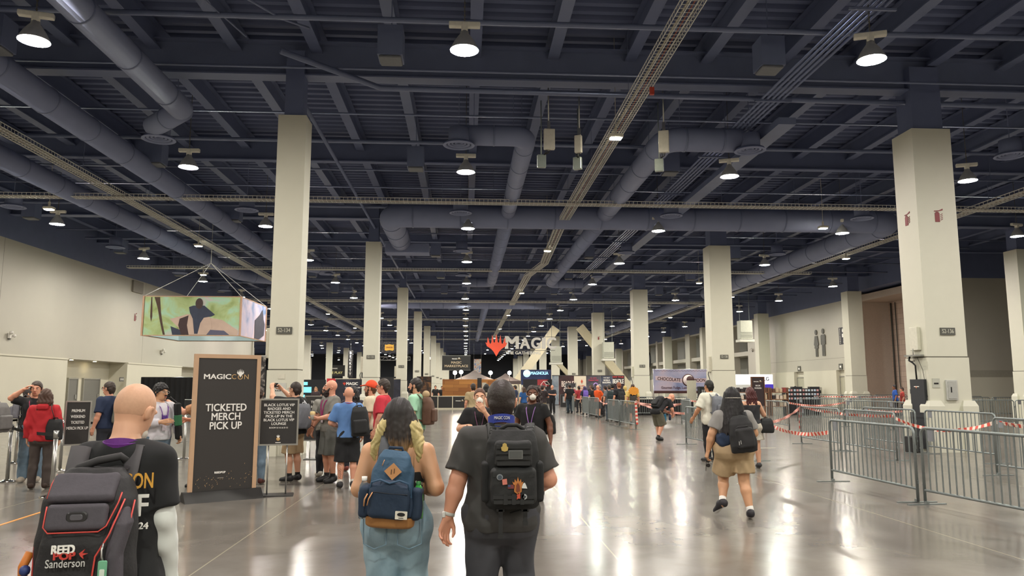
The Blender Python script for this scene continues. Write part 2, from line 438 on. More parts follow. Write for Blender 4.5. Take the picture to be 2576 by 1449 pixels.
# extra broad piers of the far bracing frames
def brace(a, b_, wd, Y, label):
    o = MB(); dx, dz = b_[0]-a[0], b_[1]-a[1]; L = math.hypot(dx, dz); nx, nz = -dz/L*wd/2, dx/L*wd/2
    o.mat(M('#d8cfb4', .6)); o.prism([(a[0]+nx, a[1]+nz), (a[0]-nx, a[1]-nz), (b_[0]-nx, b_[1]-nz), (b_[0]+nx, b_[1]+nz)], Y, Y+.15)
    o.prism([(a[0]+nx, a[1]+nz), (a[0]-nx, a[1]-nz), (b_[0]-nx, b_[1]-nz), (b_[0]+nx, b_[1]+nz)], Y+.55, Y+.7)
    o.mat(M('#bfb79f', .6)); o.prism([(a[0]+nx*.5, a[1]+nz*.5), (a[0]-nx*.5, a[1]-nz*.5), (b_[0]-nx*.5, b_[1]-nz*.5), (b_[0]+nx*.5, b_[1]+nz*.5)], Y+.1, Y+.6)
    q = o.build('diagonal_brace'); return tag(q, label, 'brace', 'diagonal steel braces')
# ================================================================ UNDER THE ROOF
ORD = 'first second third fourth fifth sixth seventh eighth ninth tenth eleventh twelfth thirteenth fourteenth fifteenth sixteenth seventeenth eighteenth nineteenth twentieth'.split()
# high-bay lamps
LENS = {}
def lens_mat(tint):
    if tint not in LENS:
        m = bpy.data.materials.new('lit_lens'); m.use_nodes = True; b = m.node_tree.nodes['Principled BSDF']
        b.inputs['Base Color'].default_value = (.9, .9, .9, 1); b.inputs['Roughness'].default_value = .4
        b.inputs['Emission Color'].default_value = tint+(1,); b.inputs['Emission Strength'].default_value = LAMP_E
        LENS[tint] = m
    return LENS[tint]
TINTS = [(1, .94, .84), (1, .89, .85), (.96, .98, .85), (1, .92, .80)]
def make_lamp(tint):
    o = empty('high_bay_lamp')
    f = MB(); f.mat(lens_mat(tint)); f.lathe([(.268, 0.0), (.2, -.02), (.0, -.03)], 16, closed_ends=False); f.build('lens', None, o)
    f = MB(); f.mat(M('#9c9ea2', .5)); f.lathe([(.285, -.015), (.275, .005), (.27, .03), (.2, .17), (.13, .27), (.085, .33), (.08, .38), (.0, .38)], 20, closed_ends=False)
    f.lathe([(.285, -.015), (.269, .0)], 20, closed_ends=False); f.build('reflector', None, o)
    f = MB(); f.mat(M('#e6e3d8', .5)); f.rbox((0, 0, .52), (.62, .13, .11), .02, axis='x'); f.rbox((0, 0, .46), (.13, .15, .2), .03); f.build('ballast_bar', None, o)
    f = MB(); f.mat(M('#77756f', .5, .5)); f.tube([(0, 0, .56), (0, 0, 2.92)], .012, 4)
    for q in range(6): f.tube([(0, 0, .6+.09*q), (.02, 0, .63+.09*q), (0, 0, .66+.09*q), (-.02, 0, .63+.09*q)], .007, 4, closed=True)
    f.build('hanging_chain', None, o)
    return o
protos = [make_lamp(t) for t in TINTS]; used = [False]*len(protos)
ROWS = [(0, 'over the aisle'), (-8.4, 'left of the aisle'), (8.25, 'right of the aisle'), (16.3, 'over the fenced queue area'), (24.4, 'by the right wall'), (-16.8, 'by the left wall'),
        (-25.2, 'past the left wall end'), (-33.6, 'in the far left hall'), (-42, 'in the middle of the far left hall'), (-50.4, 'deep in the far left hall'), (-58.8, 'at the back of the far left hall')]
for ri, (X, where) in enumerate(ROWS):
    for k in range(-3, 22):
        Y = 14.3+8.6*k
        if X < -20 and Y < 82: continue
        if X == -16.8 and Y < 0: continue
        if k > 15 and X > 20: continue
        if X == 24.4 and 46 < Y < 47.6: pass
        if X < -20 and k % 2: X2 = X+1.5
        else: X2 = X
        t = (k*7+ri*3) % 4
        if not used[t]: o = protos[t]; used[t] = True
        else: o = copy_tree(protos[t])
        o.location = (X2+rnd.uniform(-.08, .08), Y+rnd.uniform(-.1, .1), 8.3); o.rotation_euler = (0, 0, rnd.choice([0, 0, .25, -.35, 1.2]))
        if k < 0: lab = 'bell-shaped high-bay lamp behind the viewer in the row %s' % where
        elif k < 8 and X > -20: lab = 'glowing bell-shaped high-bay lamp, %s along the row %s' % (ORD[k], where)
        elif X > -20: lab = 'small glowing high-bay lamp far down the row %s' % where
        else: lab = 'small glowing high-bay lamp %s' % where
        tag(o, lab, 'lamp', 'high-bay lamps '+where)

# flood lights fixed to the trays
fl = empty('flood_light')
f = MB(); f.mat(EM('#fff4d8', 260)); f.rbox((0, 0, -.012), (.3, .22, .02), .03); f.build('lens', None, fl)
f = MB(); f.mat(M('#cfcabb', .5)); f.rbox((0, 0, .05), (.38, .28, .1), .04); f.bb(-.03, .03, -.03, .03, .1, .3); f.tube([(0, 0, .3), (0, 0, 2.9)], .01, 4); f.build('housing', None, fl)
first = True
for X, ys, where in ((4.0, [19.5+17.2*k for k in range(9)], 'on the cable tray right of the aisle'), (-12.8, [36.4+17.2*k for k in range(8)], 'on the cable tray by the left wall'),
                     (19.9, [38+17.2*k for k in range(7)], 'on the cable tray by the right wall'), (-15.8, [29, 46, 63], 'near the left wall'), (15.1, [30.6, 47.8, 65], 'over the fenced queue area')):
    for k, Y in enumerate(ys):
        o = fl if first else copy_tree(fl); first = False
        o.location = (X, Y, 8.32); tag(o, 'small rectangular flood light %s, %s from the front' % (where, ORD[k]), 'light', 'flood lights '+where)

# air ducts
def duct(pts, r, label, seam=2.2, end=None):
    f = MB(); f.mat(DUCTM)
    # rounded bends
    P = [Vector(p) for p in pts]; path = [P[0]]
    for i in range(1, len(P)-1):
        a = (P[i-1]-P[i]).normalized(); c = (P[i+1]-P[i]).normalized(); R_ = r*1.7
        for q in range(7):
            t = q/6; path.append((P[i]+a*R_)*(1-t)**2+P[i]*2*t*(1-t)+(P[i]+c*R_)*t*t)
    path.append(P[-1]); f.tube(path, r, 20)
    f.mat(NAVY2)
    for i in range(len(P)-1):
        d = P[i+1]-P[i]; L = d.length; n = int(L/seam)
        for q in range(n+1):
            c = P[i]+d*((q+.5)/(n+1)); e = d.normalized()*.025
            f.tube([c-e, c+e], r*1.045, 20)
        for q in range(2):
            c = P[i]+d*(.2+.6*q); f.tube([c, (c.x, c.y, DZ-.05)], .012, 4)
    o = f.build('air_duct'); tag(o, label, 'duct', 'round air ducts')
    return o
duct([(-7.6, -6, 9.0), (-7.6, 19.8, 9.0)], .31, 'round grey air duct ending over the left aisle, nearest on the left')
duct([(-7.6, 19.9, 9.0), (-8.8, 21.0, 8.9)], .29, 'short duct elbow feeding the round diffuser at left')
duct([(-10.8, -6, 8.95), (-10.8, 44.5, 8.95), (-8.6, 47.5, 8.95)], .36, 'long grey air duct, second from the aisle on the left')
duct([(-14.8, -6, 8.9), (-14.8, 50, 8.9), (-12, 53, 8.9)], .36, 'long grey air duct nearest the left wall')
duct([(-3.3, 37.5, 8.9), (-3.3, 31.8, 8.9), (18.9, 31.8, 8.9), (18.9, 58, 8.9)], .5, 'thick grey duct crossing over the aisle with bends at both ends')
duct([(-.2, 21.5, 9.0), (1.75, 21.5, 9.0), (1.75, 31.3, 9.0)], .3, 'branch duct from the round diffuser over the aisle to the crossing duct')
duct([(1.75, 32.3, 8.9), (1.75, 52.5, 8.9), (-.3, 52.5, 8.9)], .33, 'branch duct going on beyond the crossing duct over the aisle')
duct([(8.2, 21.5, 9.0), (5.9, 21.5, 9.0), (5.9, 31.3, 9.0)], .36, 'branch duct right of the white panels to the crossing duct')
duct([(5.9, 32.3, 8.9), (5.9, 52.5, 8.9), (8.2, 52.5, 8.9)], .36, 'branch duct going on beyond the crossing duct, right of the aisle')
duct([(-9, 66, 8.9), (7, 66, 8.9)], .5, 'thick far duct crossing over the aisle')
duct([(1.75, 66.5, 8.9), (1.75, 118, 8.9)], .33, 'far duct running away over the aisle')
duct([(-14.8, 58, 8.9), (-14.8, 100, 8.9)], .4, 'far duct running along by the left wall')
duct([(18.9, 64, 8.9), (18.9, 100, 8.9)], .4, 'far duct running along by the right wall')
# plenum box at the left end of the crossing duct
f = MB(); f.mat(DUCTM); f.rbox((-3.0, 38.2, 8.6), (2.2, 1.0, .5), .05); f.tube([(-3, 38.2, 8.8), (-3, 38.2, DZ+.12)], .02, 4); o = f.build('duct_plenum'); tag(o, 'flat grey box at the end of the crossing duct', 'duct')
# round diffusers
df = empty('air_diffuser')
f = MB(); f.mat(DUCTM)
for r0, z0 in ((.46, 0), (.33, .03), (.22, .05), (.12, .06)):
    f.lathe([(r0, z0), (r0*.86, z0-.02), (r0*.72, z0+.06), (r0*.9, z0+.07), (r0, z0)], 24, closed_ends=False)
f.build('cone_rings', None, df)
f = MB(); f.mat(DUCTM); f.lathe([(.3, .06), (.3, .5), (.0, .5)], 20, closed_ends=False); f.tube([(0, 0, .4), (0, 0, 2.6)], .015, 4); f.build('neck', None, df)
first = True
for X, where in ((-17.7, 'by the left wall'), (-8.75, 'left of the aisle'), (-.25, 'over the aisle'), (8.4, 'right of the aisle'), (16.5, 'over the fenced queue area')):
    for k in range(6):
        if X == -17.7 and k == 0: continue
        o = df if first else copy_tree(df); first = False
        o.location = (X, 21.3+8.7*k, 8.62); tag(o, 'round ringed air diffuser %s, %s from the front' % (where, ORD[k]), 'air diffuser', 'round air diffusers')
# square ceiling boxes
sb = empty('ceiling_speaker')
f = MB(); f.mat(NAVY2); f.bb(-.28, .28, -.28, .28, .05, .75); f.tube([(0, 0, .7), (0, 0, 2.22)], .015, 4); f.build('cabinet', None, sb)
f = MB(); f.mat(M('#6d7076', .6)); f.rbox((0, 0, .02), (.5, .5, .06), .03); f.build('grille', None, sb)
first = True
for X, where in ((-10.4, 'left of the aisle'), (-1.75, 'over the aisle'), (7.05, 'right of the aisle'), (15.6, 'over the fenced queue area'), (-19.2, 'by the left wall')):
    for k in range(6):
        if X < -19 and k < 2: continue
        o = sb if first else copy_tree(sb); first = False
        o.location = (X, 16.5+8.7*k, 9.0); tag(o, 'square boxed ceiling speaker with pale grille %s, %s from the front' % (where, ORD[k]), 'speaker', 'square ceiling speakers')
# wire cable trays
TRAYM = M('#dcdcd8', .5)
def tray(pts, pitch, label, wd=.38, dp=.12, r=.007, cables=True):
    f = MB(); f.mat(TRAYM)
    P = [Vector(p) for p in pts]
    for i in range(len(P)-1):
        d = P[i+1]-P[i]; L = d.length; u = d.normalized(); s_ = Vector((u.y, -u.x, 0)); n = int(L/pitch)
        for q in range(n+1):
            c = P[i]+u*(q*pitch)
            f.tube([c-s_*wd/2+Vector((0, 0, dp)), c-s_*wd/2, c+s_*wd/2, c+s_*wd/2+Vector((0, 0, dp))], r, 3, caps=False)
        for a, z in ((-.5, dp), (.5, dp), (-.5, 0), (.5, 0), (-.17, 0), (.17, 0)):
            f.tube([P[i]+s_*wd*a+Vector((0, 0, z)), P[i+1]+s_*wd*a+Vector((0, 0, z))], r, 4, caps=False)
    o = f.build('cable_tray'); tag(o, label, 'cable tray', 'wire cable trays')
    f = MB()
    for a, rr_, mm_ in ((-.1, .022, '#bdb7a6'), (.02, .014, '#a5604f'), (.1, .02, '#8f8b80')):
        f.mat(M(mm_, .6))
        for i in range(len(P)-1):
            d = (P[i+1]-P[i]).normalized(); s_ = Vector((d.y, -d.x, 0))
            f.tube([P[i]+s_*a+Vector((0, 0, .03)), P[i+1]+s_*a+Vector((0, 0, .03))], rr_, 4)
    f.build('cable', None, o)
    for i in range(len(P)-1):
        d = P[i+1]-P[i]; n = max(1, int(d.length/5))
        for q in range(n):
            c = P[i]+d*((q+.5)/n); f = MB(); f.mat(NAVY2); f.tube([c, (c.x, c.y, DZ-.02)], .009, 4); f.build('hanger_rod', None, o)
for k in range(6):
    Y = 28.3+17.2*k
    tray([(-20 if k < 3 else -40, Y, 8.62), (21.5 if k else 29, Y, 8.62)], .16 if k < 2 else .3, 'wire cable tray crossing the hall, %s from the front' % ORD[k], wd=.4, r=.012 if k < 2 else .02)
tray([(4.15, 4, 8.7), (4.15, 33, 8.7)], .15, 'wire cable tray running down the hall right of the aisle', wd=.42, r=.010)
tray([(4.15, 33, 8.7), (4.5, 43, 8.7), (3.95, 48, 8.7), (4.1, 110, 8.7)], .24, 'farther stretch of the cable tray right of the aisle, with a kink', wd=.42, r=.016)
tray([(-12.9, 8, 8.7), (-12.9, 48, 8.7)], .16, 'wire cable tray running down the hall by the left wall', wd=.42, r=.012)
tray([(-12.9, 48, 8.7), (-12.9, 110, 8.7)], .3, 'farther stretch of the cable tray by the left wall', wd=.42, r=.02)
tray([(20.4, 20, 8.7), (20.4, 110, 8.7)], .24, 'wire cable tray running down the hall by the right wall', wd=.5, r=.016)
# pipes
def pipe(pts, r, label, m=NAVY2, n=8):
    f = MB(); f.mat(m); f.tube(pts, r, n); return tag(f.build('ceiling_pipe'), label, 'pipe', 'painted ceiling pipes')
for k in range(22):
    Y = 12.6+2.87*k; big = k % 3 == 1
    pipe([(-20.5 if Y < 78 else -50, Y, 9.6-.12*(k % 2)), (29, Y, 9.6-.12*(k % 2))], .06 if big else .032, 'thin dark sprinkler pipe crossing under the roof, number %s of them going away' % (ORD[k] if k < 20 else 'twenty-'+ORD[k-20]))
pipe([(-4.4, 17.2, 9.5), (-2.3, 19.3, 9.5), (29, 19.6, 9.45)], .075, 'angled main pipe starting over the first left column')
pipe([(-4.45, 19.8, 9.3), (-4.45, 88, 9.3)], .06, 'pipe running along over the left column row')
for q in range(5): pipe([(7.9+.14*q, 3, 9.35), (7.9+.14*q, 60, 9.35)], .035, 'conduit in the bundle of five right of the aisle, %s from the left' % ORD[q])
f = MB(); f.mat(NAVY2)
for q in range(9): f.bb(7.7, 8.7, 14+5*q, 14.06+5*q, 9.26, 9.31)
f.bb(8.75, 9.25, 20, 60, 9.0, 9.2)
tag(f.build('conduit_rack'), 'rack bars and flat wireway under the conduit bundle', 'rack')
pipe([(-5.3, 9.5, 9.5), (-4.85, 14.2, 9.5), (-4.0, 15.6, 9.5), (-3.6, 16.4, 9.7)], .03, 'thin bent conduit left of the first lamp over the aisle', n=6)
pipe([(-6.0, 9.5, 9.5), (-6.0, 12.2, 9.5), (-5.0, 16.5, 9.5)], .02, 'thinnest bent conduit over the left aisle', n=6)
# white antenna panels on drop rods
def antenna(px, Y, z, wd, h, rz, label):
    o = empty('antenna_panel', (px, Y, z), rz, label, 'antenna', 'white antenna panels under the ceiling')
    f = MB(); f.mat(M('#d5d1c6', .45)); f.rbox((0, 0, 0), (wd, .12, h), .02, axis='y'); f.build('cover', None, o)
    f = MB(); f.mat(STEEL); f.bb(-.04, .04, .06, .12, -h*.5, h*.95); f.tube([(0, .1, h*.5), (0, .1, DZ-.05-z)], .02, 6); f.build('mast', None, o)
    f = MB(); f.mat(M('#a9b3ad', .35, .6)); f.rbox((-wd*.6, .25, -h*.95), (.24, .12, .36), .02, axis='y'); f.tube([(-wd*.6, .3, -h*.8), (-wd*.6, .3, h*.9+.7)], .015, 6); f.build('radio_unit', None, o)
    f = MB(); f.mat(BLACKM)
    for q in range(3): f.tube([(-.08+.05*q, .02, -h*.5), (-.1+.05*q, .06, -h*.62), (-wd*.4, .2, -h*.66), (-wd*.6, .22, -h*.75)], .012, 5)
    f.build('cable', None, o)
antenna(2.25, 20, 8.42, .3, .58, .05, 'wide white antenna panel, leftmost of the three over the aisle')
antenna(3.1, 20.3, 8.4, .2, .5, -.5, 'narrow white antenna panel seen edge-on beside the cable tray')
antenna(5.45, 20, 8.42, .28, .62, -.35, 'white antenna panel right of the cable tray with cables below')
o = MB().mat(M('#b5402f', .5)).bb(-.05, .05, -.04, .04, -.1, .08).build('alarm_strobe'); o.location = (4.35, 16.9, 8.62); tag(o, 'small red alarm strobe hanging under the cable tray', 'alarm')
# ================================================================ ORGANIC SHAPES (smooth-union solids turned into one skin)
class SD:
    def __init__(s): s.ops = []
    def _op(s, fn, lo, hi, mode='u', k=.02): s.ops.append((fn, np.minimum(lo, hi), np.maximum(lo, hi), mode, k)); return s
    def cap(s, a, b, r1, r2=None, k=.02, mode='u'):
        a = np.array(a, float); b = np.array(b, float); r2 = r1 if r2 is None else r2; ba = b-a; L2 = max(1e-9, float(ba@ba))
        def fn(X, Y, Z):
            t = np.clip(((X-a[0])*ba[0]+(Y-a[1])*ba[1]+(Z-a[2])*ba[2])/L2, 0, 1)
            return np.sqrt((X-a[0]-ba[0]*t)**2+(Y-a[1]-ba[1]*t)**2+(Z-a[2]-ba[2]*t)**2)-(r1+(r2-r1)*t)
        R_ = max(r1, r2); return s._op(fn, np.minimum(a, b)-R_, np.maximum(a, b)+R_, mode, k)
    def fcap(s, a, b, r1, r2, k=.02, mode='u'):
        """tapered cylinder, round at a, cut flat at b"""
        a = np.array(a, float); b = np.array(b, float); ba = b-a; L = max(1e-6, float(np.linalg.norm(ba))); u = ba/L
        def fn(X, Y, Z):
            t = (X-a[0])*u[0]+(Y-a[1])*u[1]+(Z-a[2])*u[2]; tc = np.clip(t, 0, L+.2)
            d = np.sqrt((X-a[0]-u[0]*tc)**2+(Y-a[1]-u[1]*tc)**2+(Z-a[2]-u[2]*tc)**2)-(r1+(r2-r1)*np.clip(t/L, 0, 1.2))
            return np.maximum(d, t-L)
        R_ = max(r1, r2)*1.05; return s._op(fn, np.minimum(a, b)-R_, np.maximum(a, b)+R_, mode, k)
    def chain(s, pts, rs, k=.015, mode='u'):
        for i in range(len(pts)-1): s.cap(pts[i], pts[i+1], rs[i], rs[i+1], k, mode)
        return s
    def ell(s, c, r, rot=None, k=.02, mode='u'):
        c = np.array(c, float); r = np.array(r, float); Q = None if rot is None else np.array(rot, float)
        def fn(X, Y, Z):
            x, y, z = X-c[0], Y-c[1], Z-c[2]
            if Q is not None: x, y, z = (Q[0, 0]*x+Q[1, 0]*y+Q[2, 0]*z, Q[0, 1]*x+Q[1, 1]*y+Q[2, 1]*z, Q[0, 2]*x+Q[1, 2]*y+Q[2, 2]*z)
            k0 = np.sqrt((x/r[0])**2+(y/r[1])**2+(z/r[2])**2); k1 = np.sqrt((x/r[0]**2)**2+(y/r[1]**2)**2+(z/r[2]**2)**2)
            return k0*(k0-1)/np.maximum(k1, 1e-6)
        e = r if Q is None else np.abs(Q)@r
        return s._op(fn, c-e, c+e, mode, k)
    def rb(s, c, h, r=.02, rot=None, k=.01, mode='u'):
        """rounded box, half sizes h"""
        c = np.array(c, float); h = np.array(h, float)-r; Q = None if rot is None else np.array(rot, float)
        def fn(X, Y, Z):
            x, y, z = X-c[0], Y-c[1], Z-c[2]
            if Q is not None: x, y, z = (Q[0, 0]*x+Q[1, 0]*y+Q[2, 0]*z, Q[0, 1]*x+Q[1, 1]*y+Q[2, 1]*z, Q[0, 2]*x+Q[1, 2]*y+Q[2, 2]*z)
            qx, qy, qz = np.abs(x)-h[0], np.abs(y)-h[1], np.abs(z)-h[2]
            return np.sqrt(np.maximum(qx, 0)**2+np.maximum(qy, 0)**2+np.maximum(qz, 0)**2)+np.minimum(np.maximum(np.maximum(qx, qy), qz), 0)-r
        e = h+r if Q is None else np.abs(Q)@(h+r)
        return s._op(fn, c-e, c+e, mode, k)
    def prof(s, zs, ws, ds, xs, ys, k=.03, mode='u', p=2.0):
        """stacked (super)elliptic sections: half width, half depth, centre x, centre y at heights zs"""
        zs = np.array(zs); z0, z1 = zs[0], zs[-1]
        ws, ds, xs, ys = (np.array(q, float) for q in (ws, ds, xs, ys))
        def fn(X, Y, Z):
            zc = np.clip(Z, z0, z1)
            W = np.interp(zc, zs, ws); D = np.interp(zc, zs, ds); cx = np.interp(zc, zs, xs); cy = np.interp(zc, zs, ys)
            q = (np.abs((X-cx)/W)**p+np.abs((Y-cy)/D)**p)**(1/p)
            d2 = (q-1)*np.minimum(W, D); dz = np.maximum(z0-Z, Z-z1)
            return np.maximum(d2, dz)
        lo = (xs-ws).min(), (ys-ds).min(), z0; hi = (xs+ws).max(), (ys+ds).max(), z1
        return s._op(fn, np.array(lo), np.array(hi), mode, k)
    def cut(s, pt, n, lo=None, hi=None):
        """keep the side the normal points away from"""
        pt = np.array(pt, float); n = np.array(n, float); n = n/np.linalg.norm(n)
        s.ops.append((lambda X, Y, Z: (X-pt[0])*n[0]+(Y-pt[1])*n[1]+(Z-pt[2])*n[2], None if lo is None else np.array(lo, float), None if hi is None else np.array(hi, float), 'i', 0)); return s
    def noise(s, fn): s.ops.append((fn, None, None, 'n', 0)); return s
    def mesh(s, h):
        us = [o for o in s.ops if o[3] == 'u']
        lo = np.min([o[1] for o in us], 0)-3*h; hi = np.max([o[2] for o in us], 0)+3*h
        n = np.ceil((hi-lo)/h).astype(int)+1
        F = np.full(n, 10., np.float32)
        ax = [(lo[i]+h*np.arange(n[i])).astype(np.float32) for i in range(3)]
        for fn, l, u, mode, k in s.ops:
            if l is None: i0 = np.zeros(3, int); i1 = n
            else:
                mg = k+2.5*h
                i0 = np.clip(np.floor((l-mg-lo)/h).astype(int), 0, n); i1 = np.clip(np.ceil((u+mg-lo)/h).astype(int)+1, 0, n)
            if np.any(i1 <= i0): continue
            sl = tuple(slice(i0[i], i1[i]) for i in range(3))
            X = ax[0][sl[0]][:, None, None]; Y = ax[1][sl[1]][None, :, None]; Z = ax[2][sl[2]][None, None, :]
            d = fn(X, Y, Z)
            if mode == 'n': F[sl] += d; continue
            d = np.broadcast_to(d, F[sl].shape); a = F[sl]
            if mode == 'u':
                q = np.maximum(k-np.abs(a-d), 0)/max(k, 1e-6); F[sl] = np.minimum(a, d)-q*q*k*.25
            elif mode == 's':
                q = np.maximum(k-np.abs(a+d), 0)/max(k, 1e-6); F[sl] = np.maximum(a, -d)+q*q*k*.25
            elif mode == 'i': F[sl] = np.maximum(a, d)
        return snets(F, lo, h)
_E = [(0, 1), (2, 3), (4, 5), (6, 7), (0, 2), (1, 3), (4, 6), (5, 7), (0, 4), (1, 5), (2, 6), (3, 7)]
def snets(F, lo, h):
    Sg = F < 0; n = F.shape
    cnt = np.zeros(tuple(q-1 for q in n), np.int8)
    for dx in (0, 1):
        for dy in (0, 1):
            for dz in (0, 1): cnt += Sg[dx:n[0]-1+dx, dy:n[1]-1+dy, dz:n[2]-1+dz]
    act = (cnt > 0) & (cnt < 8); idx = np.argwhere(act)
    ids = np.full(act.shape, -1, np.int32); ids[act] = np.arange(len(idx))
    off = np.array([(i & 1, (i >> 1) & 1, (i >> 2) & 1) for i in range(8)])
    val = np.stack([F[idx[:, 0]+o[0], idx[:, 1]+o[1], idx[:, 2]+o[2]] for o in off], 1)
    acc = np.zeros((len(idx), 3)); num = np.zeros(len(idx))
    for a, b in _E:
        va, vb = val[:, a], val[:, b]; m = (va < 0) != (vb < 0)
        t = np.where(m, va/np.where(m, va-vb, 1), 0)
        p = off[a]+(off[b]-off[a])*t[:, None]
        acc += p*m[:, None]; num += m
    V = lo+h*(idx+acc/np.maximum(num, 1)[:, None])
    Q = []
    for axi in range(3):
        b, c = [(1, 2), (2, 0), (0, 1)][axi]
        s0 = [slice(None)]*3; s1 = [slice(None)]*3; s0[axi] = slice(0, -1); s1[axi] = slice(1, None)
        e = np.argwhere(Sg[tuple(s0)] != Sg[tuple(s1)])
        e = e[(e[:, b] > 0) & (e[:, c] > 0) & (e[:, b] < n[b]-1) & (e[:, c] < n[c]-1)]
        inside = Sg[e[:, 0], e[:, 1], e[:, 2]]
        q = []
        for db, dc in ((1, 1), (0, 1), (0, 0), (1, 0)):
            f = e.copy(); f[:, b] -= db; f[:, c] -= dc; q.append(ids[f[:, 0], f[:, 1], f[:, 2]])
        q = np.stack(q, 1); q[~inside] = q[~inside][:, ::-1]; Q.append(q)
    return V, np.concatenate(Q)
def skin(name, parts, mats, parent=None, midx=None, loc=None):
    """parts: list of (V, Q); one mesh object; midx(V centre array) gives material index per face"""
    vs = []; qs = []; b = 0
    for V, Q in parts: vs.append(V); qs.append(Q+b); b += len(V)
    V = np.concatenate(vs).astype(np.float32); Q = np.concatenate(qs).astype(np.int32)
    me = bpy.data.meshes.new(name)
    me.vertices.add(len(V)); me.vertices.foreach_set('co', V.ravel())
    me.loops.add(Q.size); me.loops.foreach_set('vertex_index', Q.ravel())
    me.polygons.add(len(Q)); me.polygons.foreach_set('loop_start', np.arange(0, Q.size, 4, dtype=np.int32))
    try: me.polygons.foreach_set('loop_total', np.full(len(Q), 4, np.int32))
    except Exception: pass
    me.polygons.foreach_set('use_smooth', np.ones(len(Q), bool))
    for m in (mats if isinstance(mats, list) else [mats]): me.materials.append(m)
    if midx is not None:
        cen = V[Q].mean(1); me.polygons.foreach_set('material_index', np.asarray(midx(cen), np.int32))
    me.update(calc_edges=True); me.validate()
    o = bpy.data.objects.new(name, me); C.objects.link(o)
    if parent is not None: o.parent = parent
    if loc is not None: o.location = loc
    return o
def Rz(a): c, s_ = math.cos(a), math.sin(a); return np.array([[c, -s_, 0], [s_, c, 0], [0, 0, 1]])
def Rx(a): c, s_ = math.cos(a), math.sin(a); return np.array([[1, 0, 0], [0, c, -s_], [0, s_, c]])
def Ry(a): c, s_ = math.cos(a), math.sin(a); return np.array([[c, 0, s_], [0, 1, 0], [-s_, 0, c]])
def unit(v): v = np.array(v, float); return v/max(1e-9, np.linalg.norm(v))

# ---------------------------------------------------------------- people
def hand_mesh(wr, d, pn, side, sc=1.0, curl=.35, h=.005, spread=1.0, point=False, grip=None):
    """wr wrist, d direction to the knuckles, pn palm normal, side +1 when the thumb is on d x pn side"""
    d = unit(d); pn = np.array(pn, float); pn = unit(pn-d*(pn@d)); t = np.cross(d, pn)*side
    P = lambda a, b, c: np.array(wr)+(d*a+t*b+pn*c)*sc
    s = SD()
    lens = [(.045, .026, .020), (.050, .030, .022), (.046, .028, .021), (.036, .021, .018)]
    base = [(.092, .030), (.096, .010), (.092, -.011), (.083, -.031)]
    for i, ((l0, l1, l2), (ka, kb)) in enumerate(zip(lens, base)):
        s.cap(P(.0, kb*.55, 0), P(ka, kb, -.002), .017*sc, .0125*sc, k=.014*sc)
        cu = curl if not isinstance(curl, (list, tuple)) else curl[i]
        if point: cu = .05 if i == 0 else .95
        a0 = cu*1.25; p = P(ka, kb, -.002); sp = (kb*2.2*(1-cu))*spread
        r = [.0102, .0092, .0085, .0068] if i < 3 else [.009, .0082, .0075, .006]
        ang = 0
        for j, L in enumerate((l0, l1, l2)):
            ang += a0*(.75, 1.0, .7)[j]
            q = p+(d*math.cos(ang)+pn*math.sin(ang)+t*sp*.9)*L*sc
            s.cap(p, q, r[j]*sc, r[j+1]*sc, k=.004*sc); p = q
    p0 = P(.018, .026, .008); p1 = P(.052, .050, .018); p2 = P(.083, .055, .026+.01*(curl if not isinstance(curl, (list, tuple)) else curl[0])); p3 = P(.105, .050, .034)
    s.cap(p0, p1, .0165*sc, .0125*sc, k=.012*sc); s.cap(p1, p2, .0115*sc, .010*sc, k=.004*sc); s.cap(p2, p3, .0098*sc, .0075*sc, k=.004*sc)
    s.cap(P(-.05, 0, 0), P(.0, 0, 0), .026*sc, .025*sc, k=.02*sc)
    return s.mesh(h)
SKIN = {'fair': '#d9a688', 'pink': '#d99c80', 'tan': '#b98462', 'warm': '#cb9a76', 'dark': '#6d4430', 'brown': '#8a5a40'}
def skinm(k): return M(SKIN.get(k, k), .5, var=.05, scale=9)
def wrinkle(amp, f=38, seed=0.):
    return lambda X, Y, Z: (amp*(np.sin(f*Z+9*np.sin(7*X+seed)+6*np.sin(5*Y+seed*2))*.6+np.sin(f*.6*Z-f*.7*X+4*np.sin(9*Y+seed)+seed)*.5)).astype(np.float32)
